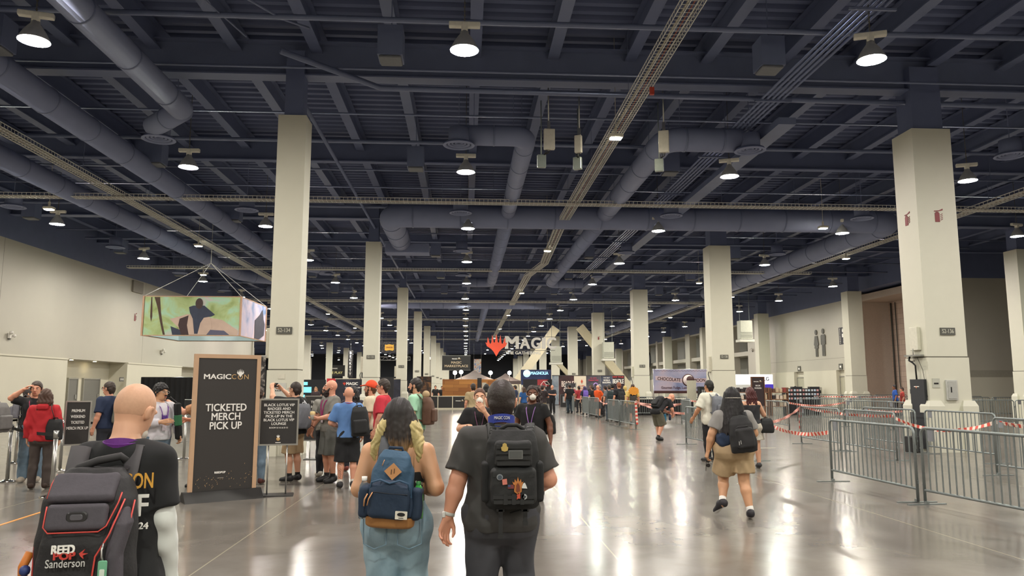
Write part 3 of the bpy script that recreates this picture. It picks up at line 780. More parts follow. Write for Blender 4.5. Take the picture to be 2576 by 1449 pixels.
def person(label, loc, deg, Ht=1.75, skin_='fair', fat=1.0, bell=None, hips=1.0, sh=1.0, J=None, lean=(0, 0), head=(0, 0, 0), hoff=(0, 0, 0),
           top=None, bot=None, shoes='#202022', sole='#d8d8d4', socks=None, hair=('short', '#2a211c'), beard=None, curl=(.35, .35), res=.014, fine=None,
           lany=None, glasses=False, group=None, armf=None, legf=None, palms=None, mask=None, cap=None, eyes=None, seed=0, pointR=False, hs=1.06, low=False):
    s = Ht/1.75; fb = fat if bell is None else bell; fa = armf or fat**.5; fl = legf or fat**.5
    fine = fine or min(res, .008)
    lx, ly = lean
    def ln(p):
        t = min(max((p[2]-.95)/.5, 0), 1.25); return np.array([p[0]+lx*t, p[1]+ly*t, p[2]-(lx*lx+ly*ly)*.9*t])
    D = {}
    for sg, q in ((1, 'R'), (-1, 'L')):
        D['sh'+q] = ln((sg*.182*sh, -.005, 1.405)); D['el'+q] = ln((sg*(.235*sh+.05*(fat-1)), -.03, 1.14)); D['wr'+q] = ln((sg*(.255*sh+.05*(fat-1)), .05, .89))
        D['hip'+q] = np.array((sg*.092*hips, 0, .91)); D['kn'+q] = np.array((sg*.105*hips, .015, .49)); D['an'+q] = np.array((sg*.11*hips, -.03, .085))
        D['toe'+q] = np.array((sg*.135*hips, .125, .03))
    for k_, v in (J or {}).items(): D[k_] = np.array(v, float)
    hc = ln((0, .01, 1.632))+np.array(hoff); Rh = Rz(math.radians(head[0]))@Rx(math.radians(head[1]))@Ry(math.radians(head[2]))
    for k_ in D: D[k_] = D[k_]*s
    hc = hc*s; nb = ln((0, -.02, 1.43))*s; s0 = s; HP = lambda p: hc+Rh@(np.array(p)*s*hs)
    # torso section table
    zs = np.array([.75, .80, .88, .96, 1.06, 1.16, 1.26, 1.34, 1.40, 1.45, 1.485]); ws = np.array([.085, .15, .172, .172, .152, .155, .168, .178, .168, .115, .06])
    ds = np.array([.05, .098, .124, .122, .108, .112, .118, .112, .098, .075, .055]); ys = np.array([-.005, -.012, -.018, -.01, .0, .004, .004, 0, -.006, -.014, -.018])
    bf = np.array([.3, .5, .75, 1, 1, 1, .8, .5, .35, .15, 0]); hf = np.array([1, 1, 1, .9, .4, .1, 0, 0, 0, 0, 0]); sf = np.array([0, 0, 0, 0, 0, .2, .6, 1, 1, .6, .2])
    ws = ws*(1+(fb-1)*bf*.85)*(1+(hips-1)*hf)*(1+(sh-1)*sf); ds = ds*(1+(fb-1)*bf*1.05)*(1+(hips-1)*hf*.9); ys = ys+(fb-1)*bf*.05
    tt = np.clip((zs-.95)/.5, 0, 1.25); xs = lx*tt; yy = ys+ly*tt; zz = zs-(lx*lx+ly*ly)*.9*tt
    def torso(sd, off=0.0, z0=None, z1=None, k=.04):
        sd.prof(zz*s, (ws+off)*s, (ds+off)*s, xs*s, yy*s, k=k, p=2.25)
        for q in 'RL': sd.cap(nb+np.array((0, -.01, -.005))*s, D['sh'+q]+np.array((0, 0, -.005))*s, (.052*fat**.3+off)*s, (.046+off*.8)*s, .04)
        butt(sd, off)
    def butt(sd, off):
        for e in (-1, 1): sd.ell(np.array((e*.078*hips, -.052*hips, .875))*s, (np.array((.085*hips, .085*hips, .095))+off)*s, None, .05)
    def arm(sd, q, off=0.0, k=.03, upto=2.0, ru=1.0):
        a, b, c = D['sh'+q], D['el'+q], D['wr'+q]
        sd.cap(a, b, (.052*fa+off)*s, (.045*fa+off)*s, k)
        if upto > 1: sd.cap(b, b+(c-b)*.35, (.045*fa+off)*s, (.046*fa+off)*s, k*.6); sd.cap(b+(c-b)*.35, c, (.046*fa+off)*s, (.0285*(1+(fa-1)*.4)+off)*s, k*.6)
    def leg(sd, q, off=0.0, k=.03, baggy=0.0):
        a, b, c = D['hip'+q], D['kn'+q], D['an'+q]
        sd.cap(a, b, (.088*fl+off)*s, (.058*fl+off+baggy*.4)*s, k)
        m = b+(c-b)*.3+np.array((0, -.012, 0))*s
        sd.cap(b, m, (.054*fl+off+baggy*.4)*s, (.057*fl+off+baggy*.6)*s, k*.7); sd.cap(m, c, (.057*fl+off+baggy*.6)*s, (.036*(1+(fl-1)*.5)+off+baggy)*s, k*.7)
    sm = skinm(skin_)
    # body
    B = SD(); torso(B)
    for q in 'RL': arm(B, q); leg(B, q)
    for q in 'RL':
        B.cap(D['an'+q], D['an'+q]-np.array((0, .035, .035))*s, .036*s, .032*s); B.cap(D['an'+q]+np.array((0, 0, -.02))*s, D['toe'+q], .036*s, .026*s)
    B.cap(nb, hc+Rh@np.array((0, -.02, -.06))*s, .062*s*(fat**.4), .056*s*(fat**.4), .03)
    parts = [B.mesh(res)]
    # head
    H = SD(); s = s0*hs
    H.cap(nb+(0, 0, .01), hc+Rh@np.array((0, -.02, -.05))*s, .058*s*(fat**.35), .056*s*(fat**.3), .02)
    H.ell(HP((0, -.012, .022)), np.array((.076, .095, .096))*s, Rh, .02); H.ell(HP((0, .022, -.03)), np.array((.062, .068, .085))*s, Rh, .02)
    H.ell(HP((0, .035, -.085)), np.array((.042*fat**.4, .042, .03))*s, Rh, .03)
    H.cap(HP((-.034, .080, .022)), HP((.034, .080, .022)), .012*s, .012*s, .012); H.cap(HP((0, .090, .008)), HP((0, .108, -.030)), .008*s, .0135*s, .012)
    H.ell(HP((-.012, .098, -.034)), np.array((.009, .01, .008))*s, Rh, .006); H.ell(HP((.012, .098, -.034)), np.array((.009, .01, .008))*s, Rh, .006)
    H.cap(HP((-.018, .086, -.062)), HP((.018, .086, -.062)), .0075*s, .0075*s, .006); H.cap(HP((-.016, .086, -.073)), HP((.016, .086, -.073)), .008*s, .008*s, .006)
    for e in (-1, 1):
        H.ell(HP((e*.032, .094, .001)), np.array((.018, .014, .012))*s, Rh, .01, 's')
        H.ell(HP((e*.080, -.008, -.008)), np.array((.010, .021, .033))*s, Rh@Ry(e*.25), .008); H.ell(HP((e*.090, .0, -.004)), np.array((.006, .010, .016))*s, Rh@Ry(e*.25), .006, 's')
    s = s0
    parts.append(H.mesh(fine))
    for e, q in ((1, 'R'), (-1, 'L')):
        d = D['wr'+q]-D['el'+q]; pn = (palms or {}).get(q, np.array((-e, .25, 0)))
        if low: parts.append(SD().cap(D['wr'+q], D['wr'+q]+unit(d)*.10*s, .03*s, .034*s).cap(D['wr'+q]+unit(d)*.10*s, D['wr'+q]+unit(d)*.16*s+np.array(pn)*.03*s, .03*s, .018*s).mesh(res*.8)); continue
        side = 1 if np.cross(unit(d), np.array(pn, float))@np.array((0, 1, .0)) >= 0 else -1
        cq = curl[0 if q == 'R' else 1]
        parts.append(hand_mesh(D['wr'+q], d, pn, side, s, cq, max(.0045, fine*.75), point=(pointR and q == 'R')))
    lipc = HP((0, .09, -.068))
    lipm = M('#a8604f', .5)
    def mi(cen):
        out = np.zeros(len(cen), np.int32); lo = (cen-lipc)@Rh
        out[(np.abs(lo[:, 0]) < .024*s) & (np.abs(lo[:, 2]) < .011*s) & (lo[:, 1] > -.012*s)] = 1
        return out
    o = skin('person', parts, [sm, lipm], None, mi)
    o.location = (loc[0], loc[1], 0); o.rotation_euler = (0, 0, math.radians(deg)); tag(o, label, 'person', group)
    s = s0*hs
    # eyes
    if eyes:
        for e in (-1, 1):
            f = MB(); f.mat(M('#cfc4ba', .35)); p = HP((e*.032, .0765, .001)); f.ball(p, (.0125*s, .0115*s, .0085*s), 10); f.mat(M('#2b1c14', .2)); f.ball(HP((e*.032, .0845, .001)), .0052*s, 8); f.build('eye', None, o)
            f = MB(); f.mat(M(eyes if isinstance(eyes, str) else '#2a1d16', .8)); f.tube([HP((e*.018, .092, .020)), HP((e*.034, .091, .025)), HP((e*.05, .078, .020))], .0042*s, 5); f.build('eyebrow', None, o)
    s = s0
    # shirt
    if top:
        T = SD(); off = top.get('off', .02); torso(T, off)
        sl = top.get('sleeve', .5); ex = top.get('loose', .012)
        for q in 'RL':
            if sl <= 0: continue
            a, b, c = D['sh'+q], D['el'+q], D['wr'+q]
            if sl <= 1:
                e_ = a+(b-a)*(sl*1.2 if sl < .8 else sl); T.fcap(a, e_, (.052*fa+off+.002)*s, (.052*fa+off+ex)*s, .04)
            else:
                T.cap(a, b, (.053*fa+off)*s, (.05*fa+off)*s, .035); m_ = b+(c-b)*(sl-1); T.fcap(b, m_, (.05*fa+off)*s, (.038*fa+off)*s, .03)
        hem = top.get('hem', .90)*s
        T.cut((0, 0, hem), (0, 0, -1))
        if top.get('neck', 1): T.ell(nb+np.array((0, .02, .075))*s, np.array((.078*fat**.35, .075*fat**.35, .06))*s, None, .01, 's')
        if 'scoop' in top: zt = top['scoop']*s; T.cut((0, 0, zt), (0, .0, 1))
        T.noise(wrinkle(top.get('wr', .004), top.get('wf', 34), seed))
        m_ = top['mat'] if 'mat' in top else M(top['col'], .85, var=.1, scale=20)
        skin(top.get('name', 'shirt'), [T.mesh(res*.9)], m_, o)
    if bot:
        T = SD(); off = bot.get('off', .011); bg = bot.get('baggy', .012)
        zc = bot.get('waist', 1.0)
        m2 = zz <= zc+.1; T.prof(zz[m2]*s, (ws[m2]+off)*s, (ds[m2]+off)*s, xs[m2]*s, yy[m2]*s, k=.04, p=2.25); butt(T, off)
        hem = bot.get('hem', .06)
        for q in 'RL':
            a, b, c = D['hip'+q], D['kn'+q], D['an'+q]
            if hem > .3:
                dd = unit(b-a); e_ = a+dd*((a[2]-hem*s)/max(.3, -dd[2])); T.fcap(a, e_, (.09*fl+off)*s, (.07*fl+off+bg*1.6)*s, .035)
            else:
                m_ = b+(c-b)*.3+np.array((0, -.012, 0))*s; r_ = (.057*fl+off+bg*.6)*s
                T.cap(a, b, (.09*fl+off)*s, (.058*fl+off+bg*.4)*s, .035); T.cap(b, m_, (.056*fl+off+bg*.4)*s, r_, .025)
                T.fcap(m_, c+unit(c-b)*(.09-hem)*s*.6, r_, (.038*fl+off+bg)*s, .025)
        T.cut((0, 0, zc*s), (0, 0, 1), (-.6, -.6, zc*s-.2), (.6, .6, zc*s+.3))
        T.noise(wrinkle(bot.get('wr', .004), bot.get('wf', 30), seed+2))
        m_ = bot['mat'] if 'mat' in bot else M(bot['col'], .85, var=.1, scale=20)
        skin(bot.get('name', 'shorts' if hem > .3 else 'trousers'), [T.mesh(res*.9)], m_, o)
    if shoes:
        for q in 'RL':
            a, t_ = D['an'+q], D['toe'+q]; d = t_-a; d[2] = 0; d = unit(d); T = SD(); lift = a[2]-.085*s
            heel = a-d*.03*s; zb = np.array((0, 0, 1))
            tz = t_[2]; hz = a[2]-.035*s
            T.cap(heel-zb*.02*s, a+d*.06*s-zb*.03*s, .049*s, .052*s, .02); T.cap(a+d*.03*s-zb*.03*s, t_+zb*.012*s, .053*s, .041*s, .02); T.cap(heel, a+zb*.012*s, .046*s, .047*s, .02)
            V = T.mesh(max(.007, res*.6)); v = V[0]
            # flatten the underside along the heel-toe line
            u = np.clip(((v-heel)@d)/max(1e-6, (t_-heel)@d), 0, 1); zf = (hz-.056*s)*(1-u)+(tz-.036*s)*u; v[:, 2] = np.maximum(np.maximum(v[:, 2], zf), .001)
            smz = lambda cen, heel=heel, d=d, t_=t_, hz=hz, tz=tz: ((cen[:, 2]-((hz-.05*s)*(1-np.clip(((cen-heel)@d)/max(1e-6, (t_-heel)@d), 0, 1))+(tz-.03*s)*np.clip(((cen-heel)@d)/max(1e-6, (t_-heel)@d), 0, 1))) < .022*s).astype(int)
            skin('shoe', [V], [M(shoes, .6, var=.1), M(sole, .5)], o, smz)
            if socks:
                f = SD().cap(a+zb*.0*s, a+(D['kn'+q]-a)*.13+zb*.01, .046*s*(1+(fl-1)*.3), .045*s*(1+(fl-1)*.4), .02); skin('sock', [f.mesh(res*.7)], M(socks, .9), o)
    s = s0*hs
    # hair
    def hairsd(r=.007):
        T = SD(); T.ell(HP((0, -.014, .024)), np.array((.078+r, .097+r, .098+r*1.3))*s, Rh, .02); return T
    kind, hcol = hair; hm = M(hcol, .55, var=.35, scale=60, bump=.25)
    fh = fine
    def fc(T, y0=.075, z0=.058, y1=-.085, z1=-.085):
        p0 = HP((0, y0, z0)); nl = Rh@np.array((0, (z0-z1), -(y0-y1))); T.cut(p0, nl); return T
    if kind in ('short', 'buzz', 'crop'):
        T = fc(hairsd({'short': .012, 'buzz': .004, 'crop': .008}[kind]))
        for e in (-1, 1): T.cap(HP((e*.074, .018, .02)), HP((e*.074, .012, -.012)), .012*s, .008*s, .01)
        [T.cap(HP((e*.045, -.070, -.02)), HP((e*.036, -.058, -.082)), .026*s, .018*s, .03) for e in (-1, -.4, .4, 1)]
        if kind == 'short': T.noise(lambda X, Y, Z: (.002*np.sin(90*X+20*np.sin(30*Y+20*Z))+.0015*np.sin(110*Z+60*Y)).astype(np.float32))
        skin('hair', [T.mesh(fh)], hm, o)
    elif kind == 'curly':
        T = fc(hairsd(.022), .085, .05, -.09, -.1)
        T.noise(lambda X, Y, Z: (.011*np.sin(95*X+seed)*np.sin(90*Y)*np.sin(100*Z)).astype(np.float32)*1.0); skin('hair', [T.mesh(fh)], hm, o)
    elif kind in ('bun', 'pony', 'puff'):
        T = fc(hairsd(.005), .066, .064, -.09, -.11)
        if kind == 'bun': T.ell(HP((0, -.115, .05)), np.array((.04, .04, .04))*s, Rh, .02)
        elif kind == 'pony': T.chain([HP((0, -.1, .04)), HP((.01, -.14, -.02)), HP((.01, -.13, -.12)), HP((0, -.12, -.2))], [.025*s, .034*s, .03*s, .012*s], .02)
        else:
            for e in range(14): T.ell(HP((-.075+.04*math.sin(e*2.1), -.085-.03*(e % 3), .06-.024*e)), np.array((.055, .055, .05))*s, Rh, .03)
            T.noise(lambda X, Y, Z: (.008*np.sin(85*X)*np.sin(80*Y)*np.sin(85*Z)).astype(np.float32))
        skin('hair', [T.mesh(fh)], hm, o)
    elif kind == 'long':
        T = fc(hairsd(.012), .075, .06, -.2, -.2)
        for e in range(-4, 5): T.chain([HP((e*.018, -.07, .02)), HP((e*.022, -.085, -.09)), HP((e*.024+.01*math.sin(e*3), -.08, -.2)), HP((e*.022, -.075, -.27))], [.03*s, .028*s, .022*s, .01*s], .015)
        T.noise(lambda X, Y, Z: (.004*np.sin(120*X+3*np.sin(30*Z))).astype(np.float32)); skin('hair', [T.mesh(fh)], hm, o)
    if beard:
        T = SD(); n_ = beard[1]
        T.ell(HP((0, .045, -.085-n_*.3)), np.array((.056, .052, .04+n_))*s, Rh, .02)
        for e in (-1, 1): T.cap(HP((e*.066, .02, -.02)), HP((e*.05, .045, -.08)), .012*s, .02*s, .02)
        T.cap(HP((-.026, .092, -.052)), HP((.026, .092, -.052)), .007*s, .007*s, .01)
        T.noise(lambda X, Y, Z: (.003*np.sin(140*X+60*Y)+.003*np.sin(120*Z)).astype(np.float32)); T.ell(HP((0, .1, -.068)), np.array((.018, .02, .007))*s, Rh, .004, 's')
        skin('beard', [T.mesh(fh)], M(beard[0], .8, var=.3, scale=70), o)
    if glasses:
        f = MB(); f.mat(M(glasses if isinstance(glasses, str) else '#1c1a1a', .3))
        for e in (-1, 1):
            f.tube([HP((e*.033+.021*math.cos(t), .104, .0+.016*math.sin(t))) for t in np.linspace(0, 6.283, 14)[:-1]], .0022*s, 5, closed=True)
            f.tube([HP((e*.054, .1, .004)), HP((e*.076, .06, .006)), HP((e*.082, -.005, .004))], .0022*s, 4)
        f.tube([HP((-.012, .106, .004)), HP((.012, .106, .004))], .0022*s, 4); f.build('glasses', None, o)
    if mask:
        T = SD(); T.ell(HP((0, .088, -.048)), np.array((.048, .04, .047))*s, Rh, .01); T.cap(HP((0, .11, -.01)), HP((0, .118, -.045)), .012*s, .02*s, .02); T.cut(HP((0, .055, 0)), Rh@np.array((0, -1, 0)))
        skin('face_mask', [T.mesh(fh)], M('#e4e1d6', .8), o)
        f = MB(); f.mat(M('#d9d5c8', .8))
        for e in (-1, 1): f.tube([HP((e*.046, .085, -.04)), HP((e*.08, .03, -.02)), HP((e*.086, -.01, .02))], .002*s, 4)
        f.build('mask_strap', None, o)
    if cap:
        T = fc(hairsd(.021), .092, .052, -.12, -.01); skin('cap', [T.mesh(fh)], M(cap, .8), o)
        T = SD(); T.ell(HP((0, .10, .05)), np.array((.075, .095, .012))*s, Rh@Rx(-.15), .01); skin('cap_brim', [T.mesh(fh)], M(cap, .8), o)
    s = s0
    if lany:
        f = MB(); f.mat(M(lany, .7)); ro = .076*fat**.3
        pts = [nb+np.array((ro*math.cos(t), .004+ro*.95*math.sin(t), .045-.035*math.sin(t)))*s for t in np.linspace(math.radians(-30), math.radians(210), 15)] if False else None
        zt = zz[-2]; fr = (ds[5]+ys[5]+.03); lnp = lambda x, y, z: ln((x, y, z))*s
        back = [nb+np.array((ro*math.sin(t)*1.0, -.012-ro*math.cos(t)*.95, .052-.012*math.cos(t)))*s for t in np.linspace(-1.7, 1.7, 13)]
        fy = lambda z: float(np.interp(z, zs, ds+ys))+.03
        fp = lambda x, z: np.array((x+lx*min(max((z-.95)/.5, 0), 1.25), fy(z)+ly*min(max((z-.95)/.5, 0), 1.25), z))*s
        f.tube([fp(-.010, 1.13), fp(-.034, 1.24), fp(-.054, 1.33), fp(-.066, 1.39)]+back+[fp(.066, 1.39), fp(.054, 1.33), fp(.034, 1.24), fp(.010, 1.13)], .0145*s, 4, flat=.25); f.build('lanyard', None, o)
        f = MB(); f.mat(M('#d8cdd6', .4)); c_ = fp(0, 1.08); f.rbox(tuple(c_), (.075*s, .004, .11*s), .006, axis='y'); f.build('badge', None, o)
    o['_'] = 0; del o['_']
    return o, D, HP, Rh, s
# ================================================================ THE FOUR WALKERS IN FRONT
# man with the black tactical backpack
manA, DA, HPA, RA, sA = person('heavyset man in dark grey shirt and charcoal trousers walking away, wearing a blue lanyard', (.225, 4.8), 0, 1.70, 'pink', fat=1.28, bell=1.22, hips=1.14, sh=1.08, hs=1.08,
    J=dict(shR=(.205, -.01, 1.395), shL=(-.205, -.01, 1.395), elL=(-.275, -.035, 1.14), wrL=(-.335, -.05, .915), elR=(.30, -.03, 1.14), wrR=(.20, .20, 1.06),
           knL=(-.118, .06, .50), anL=(-.108, .02, .09), toeL=(-.145, .17, .03), knR=(.118, .12, .52), anR=(.12, -.14, .17), toeR=(.15, -.02, .03)),
    top=dict(col='#403f3e', sleeve=.66, hem=.84, off=.02, loose=.016, wr=.005), bot=dict(col='#44454b', off=.012, waist=1.0, baggy=.02, wr=.006, wf=26), shoes='#19191a',
    hair=('crop', '#2b211d'), lany='#2b3a8c', res=.010, fine=.006, curl=(.6, .5), palms=dict(L=(.55, -.8, 0), R=(-.5, .3, .6)), armf=1.18, legf=1.34, seed=1.0)
# woman in jeans with the blue backpack
FLORAL, nt, b = nodes('floral_top')
tc = nd(nt, 'ShaderNodeTexCoord'); vo = nd(nt, 'ShaderNodeTexVoronoi'); vo.inputs['Scale'].default_value = 24; nt.links.new(tc.outputs['Object'], vo.inputs[0])
no = nd(nt, 'ShaderNodeTexNoise'); no.inputs['Scale'].default_value = 60; nt.links.new(tc.outputs['Object'], no.inputs[0])
ad = nd(nt, 'ShaderNodeMath', operation='MULTIPLY_ADD'); nt.links.new(no.outputs[0], ad.inputs[0]); ad.inputs[1].default_value = .5; nt.links.new(vo.outputs['Distance'], ad.inputs[2])
nt.links.new(ramp(nt, ad.outputs[0], [(.0, '#cfcabb'), (.47, '#b9b4a6'), (.51, '#141415')], 'LINEAR'), b.inputs['Base Color']); b.inputs['Roughness'].default_value = .8
def denim(c0, c1):
    m, nt, b = nodes('denim'); tc = nd(nt, 'ShaderNodeTexCoord'); no = nd(nt, 'ShaderNodeTexNoise'); no.inputs['Scale'].default_value = 5; no.inputs['Detail'].default_value = 7
    nt.links.new(tc.outputs['Object'], no.inputs[0]); nt.links.new(ramp(nt, no.outputs[0], [(.35, c0), (.65, c1)]), b.inputs['Base Color']); b.inputs['Roughness'].default_value = .85
    n2 = nd(nt, 'ShaderNodeTexNoise'); n2.inputs['Scale'].default_value = 200; nt.links.new(tc.outputs['Object'], n2.inputs[0])
    bp = nd(nt, 'ShaderNodeBump'); bp.inputs['Strength'].default_value = .15; bp.inputs['Distance'].default_value = .005; nt.links.new(n2.outputs[0], bp.inputs['Height']); nt.links.new(bp.outputs[0], b.inputs['Normal'])
    return m
DENIM = denim('#7d99a9', '#9bb5c1'); DENIMD = denim('#5a6f80', '#75899a')
womB, DB, HPB, RB, sB = person('woman in light jeans and floral strap top walking away, dark hair fading to blonde', (-.42, 4.9), -4, 1.59, 'warm', fat=1.22, bell=1.12, hips=1.16, sh=.98, hs=1.1,
    J=dict(shR=(.19, -.01, 1.40), shL=(-.19, -.01, 1.40), elR=(.27, -.07, 1.165), wrR=(.16, .15, 1.14), elL=(-.25, -.07, 1.155), wrL=(-.15, .15, 1.13),
           knL=(-.105, .03, .52), anL=(-.11, .02, .09), toeL=(-.14, .17, .03), knR=(.10, .10, .54), anR=(.10, -.10, .13), toeR=(.12, .02, .03)),
    top=dict(mat=FLORAL, sleeve=0, hem=1.0, off=.008, wr=.001, scoop=1.27, name='floral_top'), bot=dict(mat=DENIM, off=.016, waist=1.075, baggy=.018, wr=.004, wf=30, name='jeans'), shoes='#8c8c8a',
    hair=('none', '#1d1816'), res=.010, fine=.006, armf=1.24, legf=1.32, hoff=(0, .01, -.01), seed=2.0)
# bald man with the black and red backpack
manC, DC, HPC, RC, sC = person('bald man in black event staff shirt over white long sleeves walking away in front', (-1.425, 3.3), 9, 1.71, 'fair', fat=.94, sh=.80, lean=(.0, .04), hs=1.0,
    head=(-24, -20, 3), hoff=(.02, .03, -.02), J=dict(shR=(.135, .03, 1.41), shL=(-.135, .03, 1.41), elR=(.165, .02, 1.16), wrR=(.185, .12, .90), elL=(-.18, .04, 1.15), wrL=(-.15, .22, .98)),
    top=dict(col='#17181a', sleeve=.80, hem=.82, off=.018, loose=.012, wr=.005, wf=24), bot=dict(col='#1f1f22', off=.014), shoes='#222224',
    hair=('none', '#8a7a68'), res=.009, fine=.005, curl=(.5, .4), lany='#6a2f86', seed=3.0)
# woman in khaki shorts
womD, DD, HPD, RD, sD = person('woman in khaki shorts and grey T-shirt walking away, long black hair', (3.50, 9.85), -8, 1.64, 'warm', fat=1.32, bell=1.3, hips=1.24, sh=1.05, hs=1.12,
    J=dict(shR=(.20, -.01, 1.385), shL=(-.20, -.01, 1.385), elL=(-.29, -.01, 1.14), wrL=(-.345, .03, .90), elR=(.30, .06, 1.14), wrR=(.26, .24, 1.06),
           hipL=(-.115, 0, .90), hipR=(.115, 0, .90), knL=(-.125, .16, .52), anL=(-.18, -.02, .21), toeL=(-.25, .12, .06), knR=(.115, -.03, .49), anR=(.16, -.16, .10), toeR=(.185, -.01, .03)),
    top=dict(col='#8d8b88', sleeve=.6, hem=.98, off=.010, loose=.02, wr=.003), bot=dict(col='#b09876', off=.024, waist=1.03, hem=.60, baggy=.03, wr=.006), shoes='#26242a', sole='#dcdcda', socks='#e9e7e2',
    hair=('none', '#141214'), res=.012, fine=.0075, armf=1.24, legf=1.26, curl=(.4, .6), seed=4.0, palms=dict(L=(.8, .2, 0)))
# the white undershirt sleeve of the bald man
for q in 'RL':
    a, b_, c_ = DC['sh'+q], DC['el'+q], DC['wr'+q]; m_ = a+(b_-a)*.55
    T = SD().cap(m_, b_, .056, .054, .02).cap(b_, b_+(c_-b_)*.4, .054, .056, .02).fcap(b_+(c_-b_)*.4, c_+(c_-b_)*.06, .056, .043, .02); T.noise(wrinkle(.004, 40, 5))
    skin('undershirt_sleeve', [T.mesh(.008)], M('#dfe3df', .85, var=.04), manC)
# stubble ring of hair round the back of the bald head
T = SD(); T.ell(HPC((0, -.0125, .0215)), np.array((.0767, .0957, .0967))*sC*1.0, RC, .02); T.cut(HPC((0, .05, .06)), RC@np.array((0, .145, -.125))); T.cut(HPC((0, .03, 0)), RC@np.array((0, 1, -.3)))
skin('stubble', [T.mesh(.006)], M('#cda083', .6, var=.10, scale=90), manC)
T = SD(); T.ell(HPC((0, .04, -.085)), np.array((.056, .052, .045))*sC*1.0, RC, .02); T.cut(HPC((0, .01, 0)), RC@np.array((0, -1, 0))); skin('beard', [T.mesh(.006)], M('#cfc8bd', .8, var=.2, scale=80), manC)

def wavy_hair(name, owner, HP, s, Rh, locks, cols, cap_r=.014, res=.006, zt=None):
    """long wavy hair grown as many tapering locks; cols: ramp from the tips to the roots (real dye)"""
    T = SD(); T.ell(HP((0, -.014, .024)), np.array((.078+cap_r, .097+cap_r, .098+cap_r*1.2))*s, Rh, .02); T.cut(HP((0, .07, .06)), Rh@np.array((0, .12, -.14)))
    for pts, rs in locks: T.chain(pts, rs, .008)
    T.noise(lambda X, Y, Z: (.0022*np.sin(190*X+2*np.sin(14*Z))).astype(np.float32))
    m, nt, b = nodes('dyed_hair'); tc = nd(nt, 'ShaderNodeTexCoord'); sx_ = nd(nt, 'ShaderNodeSeparateXYZ'); nt.links.new(tc.outputs['Object'], sx_.inputs[0])
    no = nd(nt, 'ShaderNodeTexNoise'); mp_ = nd(nt, 'ShaderNodeMapping'); mp_.inputs['Scale'].default_value = (60, 60, 6); nt.links.new(tc.outputs['Object'], mp_.inputs[0]); nt.links.new(mp_.outputs[0], no.inputs[0]); no.inputs['Scale'].default_value = 1
    mr = nd(nt, 'ShaderNodeMapRange'); mr.inputs[1].default_value = zt[0]; mr.inputs[2].default_value = zt[1]; nt.links.new(sx_.outputs[2], mr.inputs[0])
    ab = nd(nt, 'ShaderNodeMath', operation='ABSOLUTE'); nt.links.new(sx_.outputs[0], ab.inputs[0])
    ma = nd(nt, 'ShaderNodeMath', operation='MULTIPLY_ADD'); nt.links.new(ab.outputs[0], ma.inputs[0]); ma.inputs[1].default_value = zt[2]; nt.links.new(mr.outputs[0], ma.inputs[2])
    mb = nd(nt, 'ShaderNodeMath', operation='MULTIPLY_ADD'); nt.links.new(no.outputs[0], mb.inputs[0]); mb.inputs[1].default_value = .5; nt.links.new(ma.outputs[0], mb.inputs[2])
    ms = nd(nt, 'ShaderNodeMath', operation='SUBTRACT'); nt.links.new(mb.outputs[0], ms.inputs[0]); ms.inputs[1].default_value = .25
    nt.links.new(ramp(nt, ms.outputs[0], cols), b.inputs['Base Color']); b.inputs['Roughness'].default_value = .6
    n2 = nd(nt, 'ShaderNodeBump'); n2.inputs['Strength'].default_value = .25; n2.inputs['Distance'].default_value = .01; nt.links.new(no.outputs[0], n2.inputs['Height']); nt.links.new(n2.outputs[0], b.inputs['Normal'])
    return skin(name, [T.mesh(res)], m, owner)
def locks_for(HP, n, seed, wid, length, r0, back=.085, fw=.5):
    rd = random.Random(seed); out = []
    for i in range(n):
        u = -1+2*(i+.5)/n; a = u*1.9; st = HP((.072*math.sin(a), -.02-.075*math.cos(a), .03+rd.uniform(-.03, .03)))
        L = length*rd.uniform(.8, 1.05); ph = 5*u+rd.uniform(-.5, .5); m_ = 7; pts = []; rs = []
        for k in range(m_):
            t = k/(m_-1); x = st[0]+(wid*u*1.0)*t*(1.2-t*.3)+.008*math.sin(ph*.4+4*t)*t; y = st[1]-(.02*math.cos(a)-fw*.02*abs(u))*t*(1-t)*4-.012*t+.008*math.cos(ph*.5+4*t)*t
            pts.append((x, y, st[2]-L*t)); rs.append(r0*(1-.15*t)*(1 if t < .8 else .55 if t < .95 else .3))
        out.append((pts, rs))
    return out
hb = sB*1.1
wavy_hair('hair', womB, HPB, hb, RB, locks_for(HPB, 26, 3, .085, .30, .021)+locks_for(HPB, 16, 9, .11, .25, .017), [(.0, '#b8965f'), (.12, '#7d6040'), (.28, '#2b221e'), (1, '#171314')], zt=(1.24, 1.60, -1.2))
rd_ = random.Random(5); side = []
for e in (-1, 1):
    for q in range(18):
        u = q/17; st = HPB((e*(.088-.02*u), .03-.10*u, -.01-.03*((q*5) % 7)/7)); ph = 3*u+rd_.uniform(-.3, .3); L = .17+.09*((q*3) % 5)/4; o_ = .035+.05*((q*7) % 6)/5
        side.append(([st+np.array((e*(o_*t**.7+.007*math.sin(ph+7*t)), -.02*t+.006*math.cos(ph+6*t), -L*t)) for t in np.linspace(0, 1, 8)], [.011, .013, .013, .012, .011, .009, .007, .003]))
T = SD()
for p_, r_ in side: T.chain(p_, [q_*1.25 for q_ in r_], .028)
T.noise(lambda X, Y, Z: (.003*np.sin(170*X+5*np.sin(40*Z))).astype(np.float32)); skin('bleached_hair', [T.mesh(.006)], M('#bcab74', .6, var=.3, scale=50, bump=.3), womB)
f = MB(); f.mat(M('#b98f66', .5))
for e in (-1, 1): f.tube([np.array((e*.105, .085, 1.25)), np.array((e*.105, .05, 1.345)), np.array((e*.108, -.015, 1.372)), np.array((e*.112, -.095, 1.28)), np.array((e*.115, -.118, 1.15))], .006, 6, flat=.4)
f.build('shoulder_strap', None, womB)
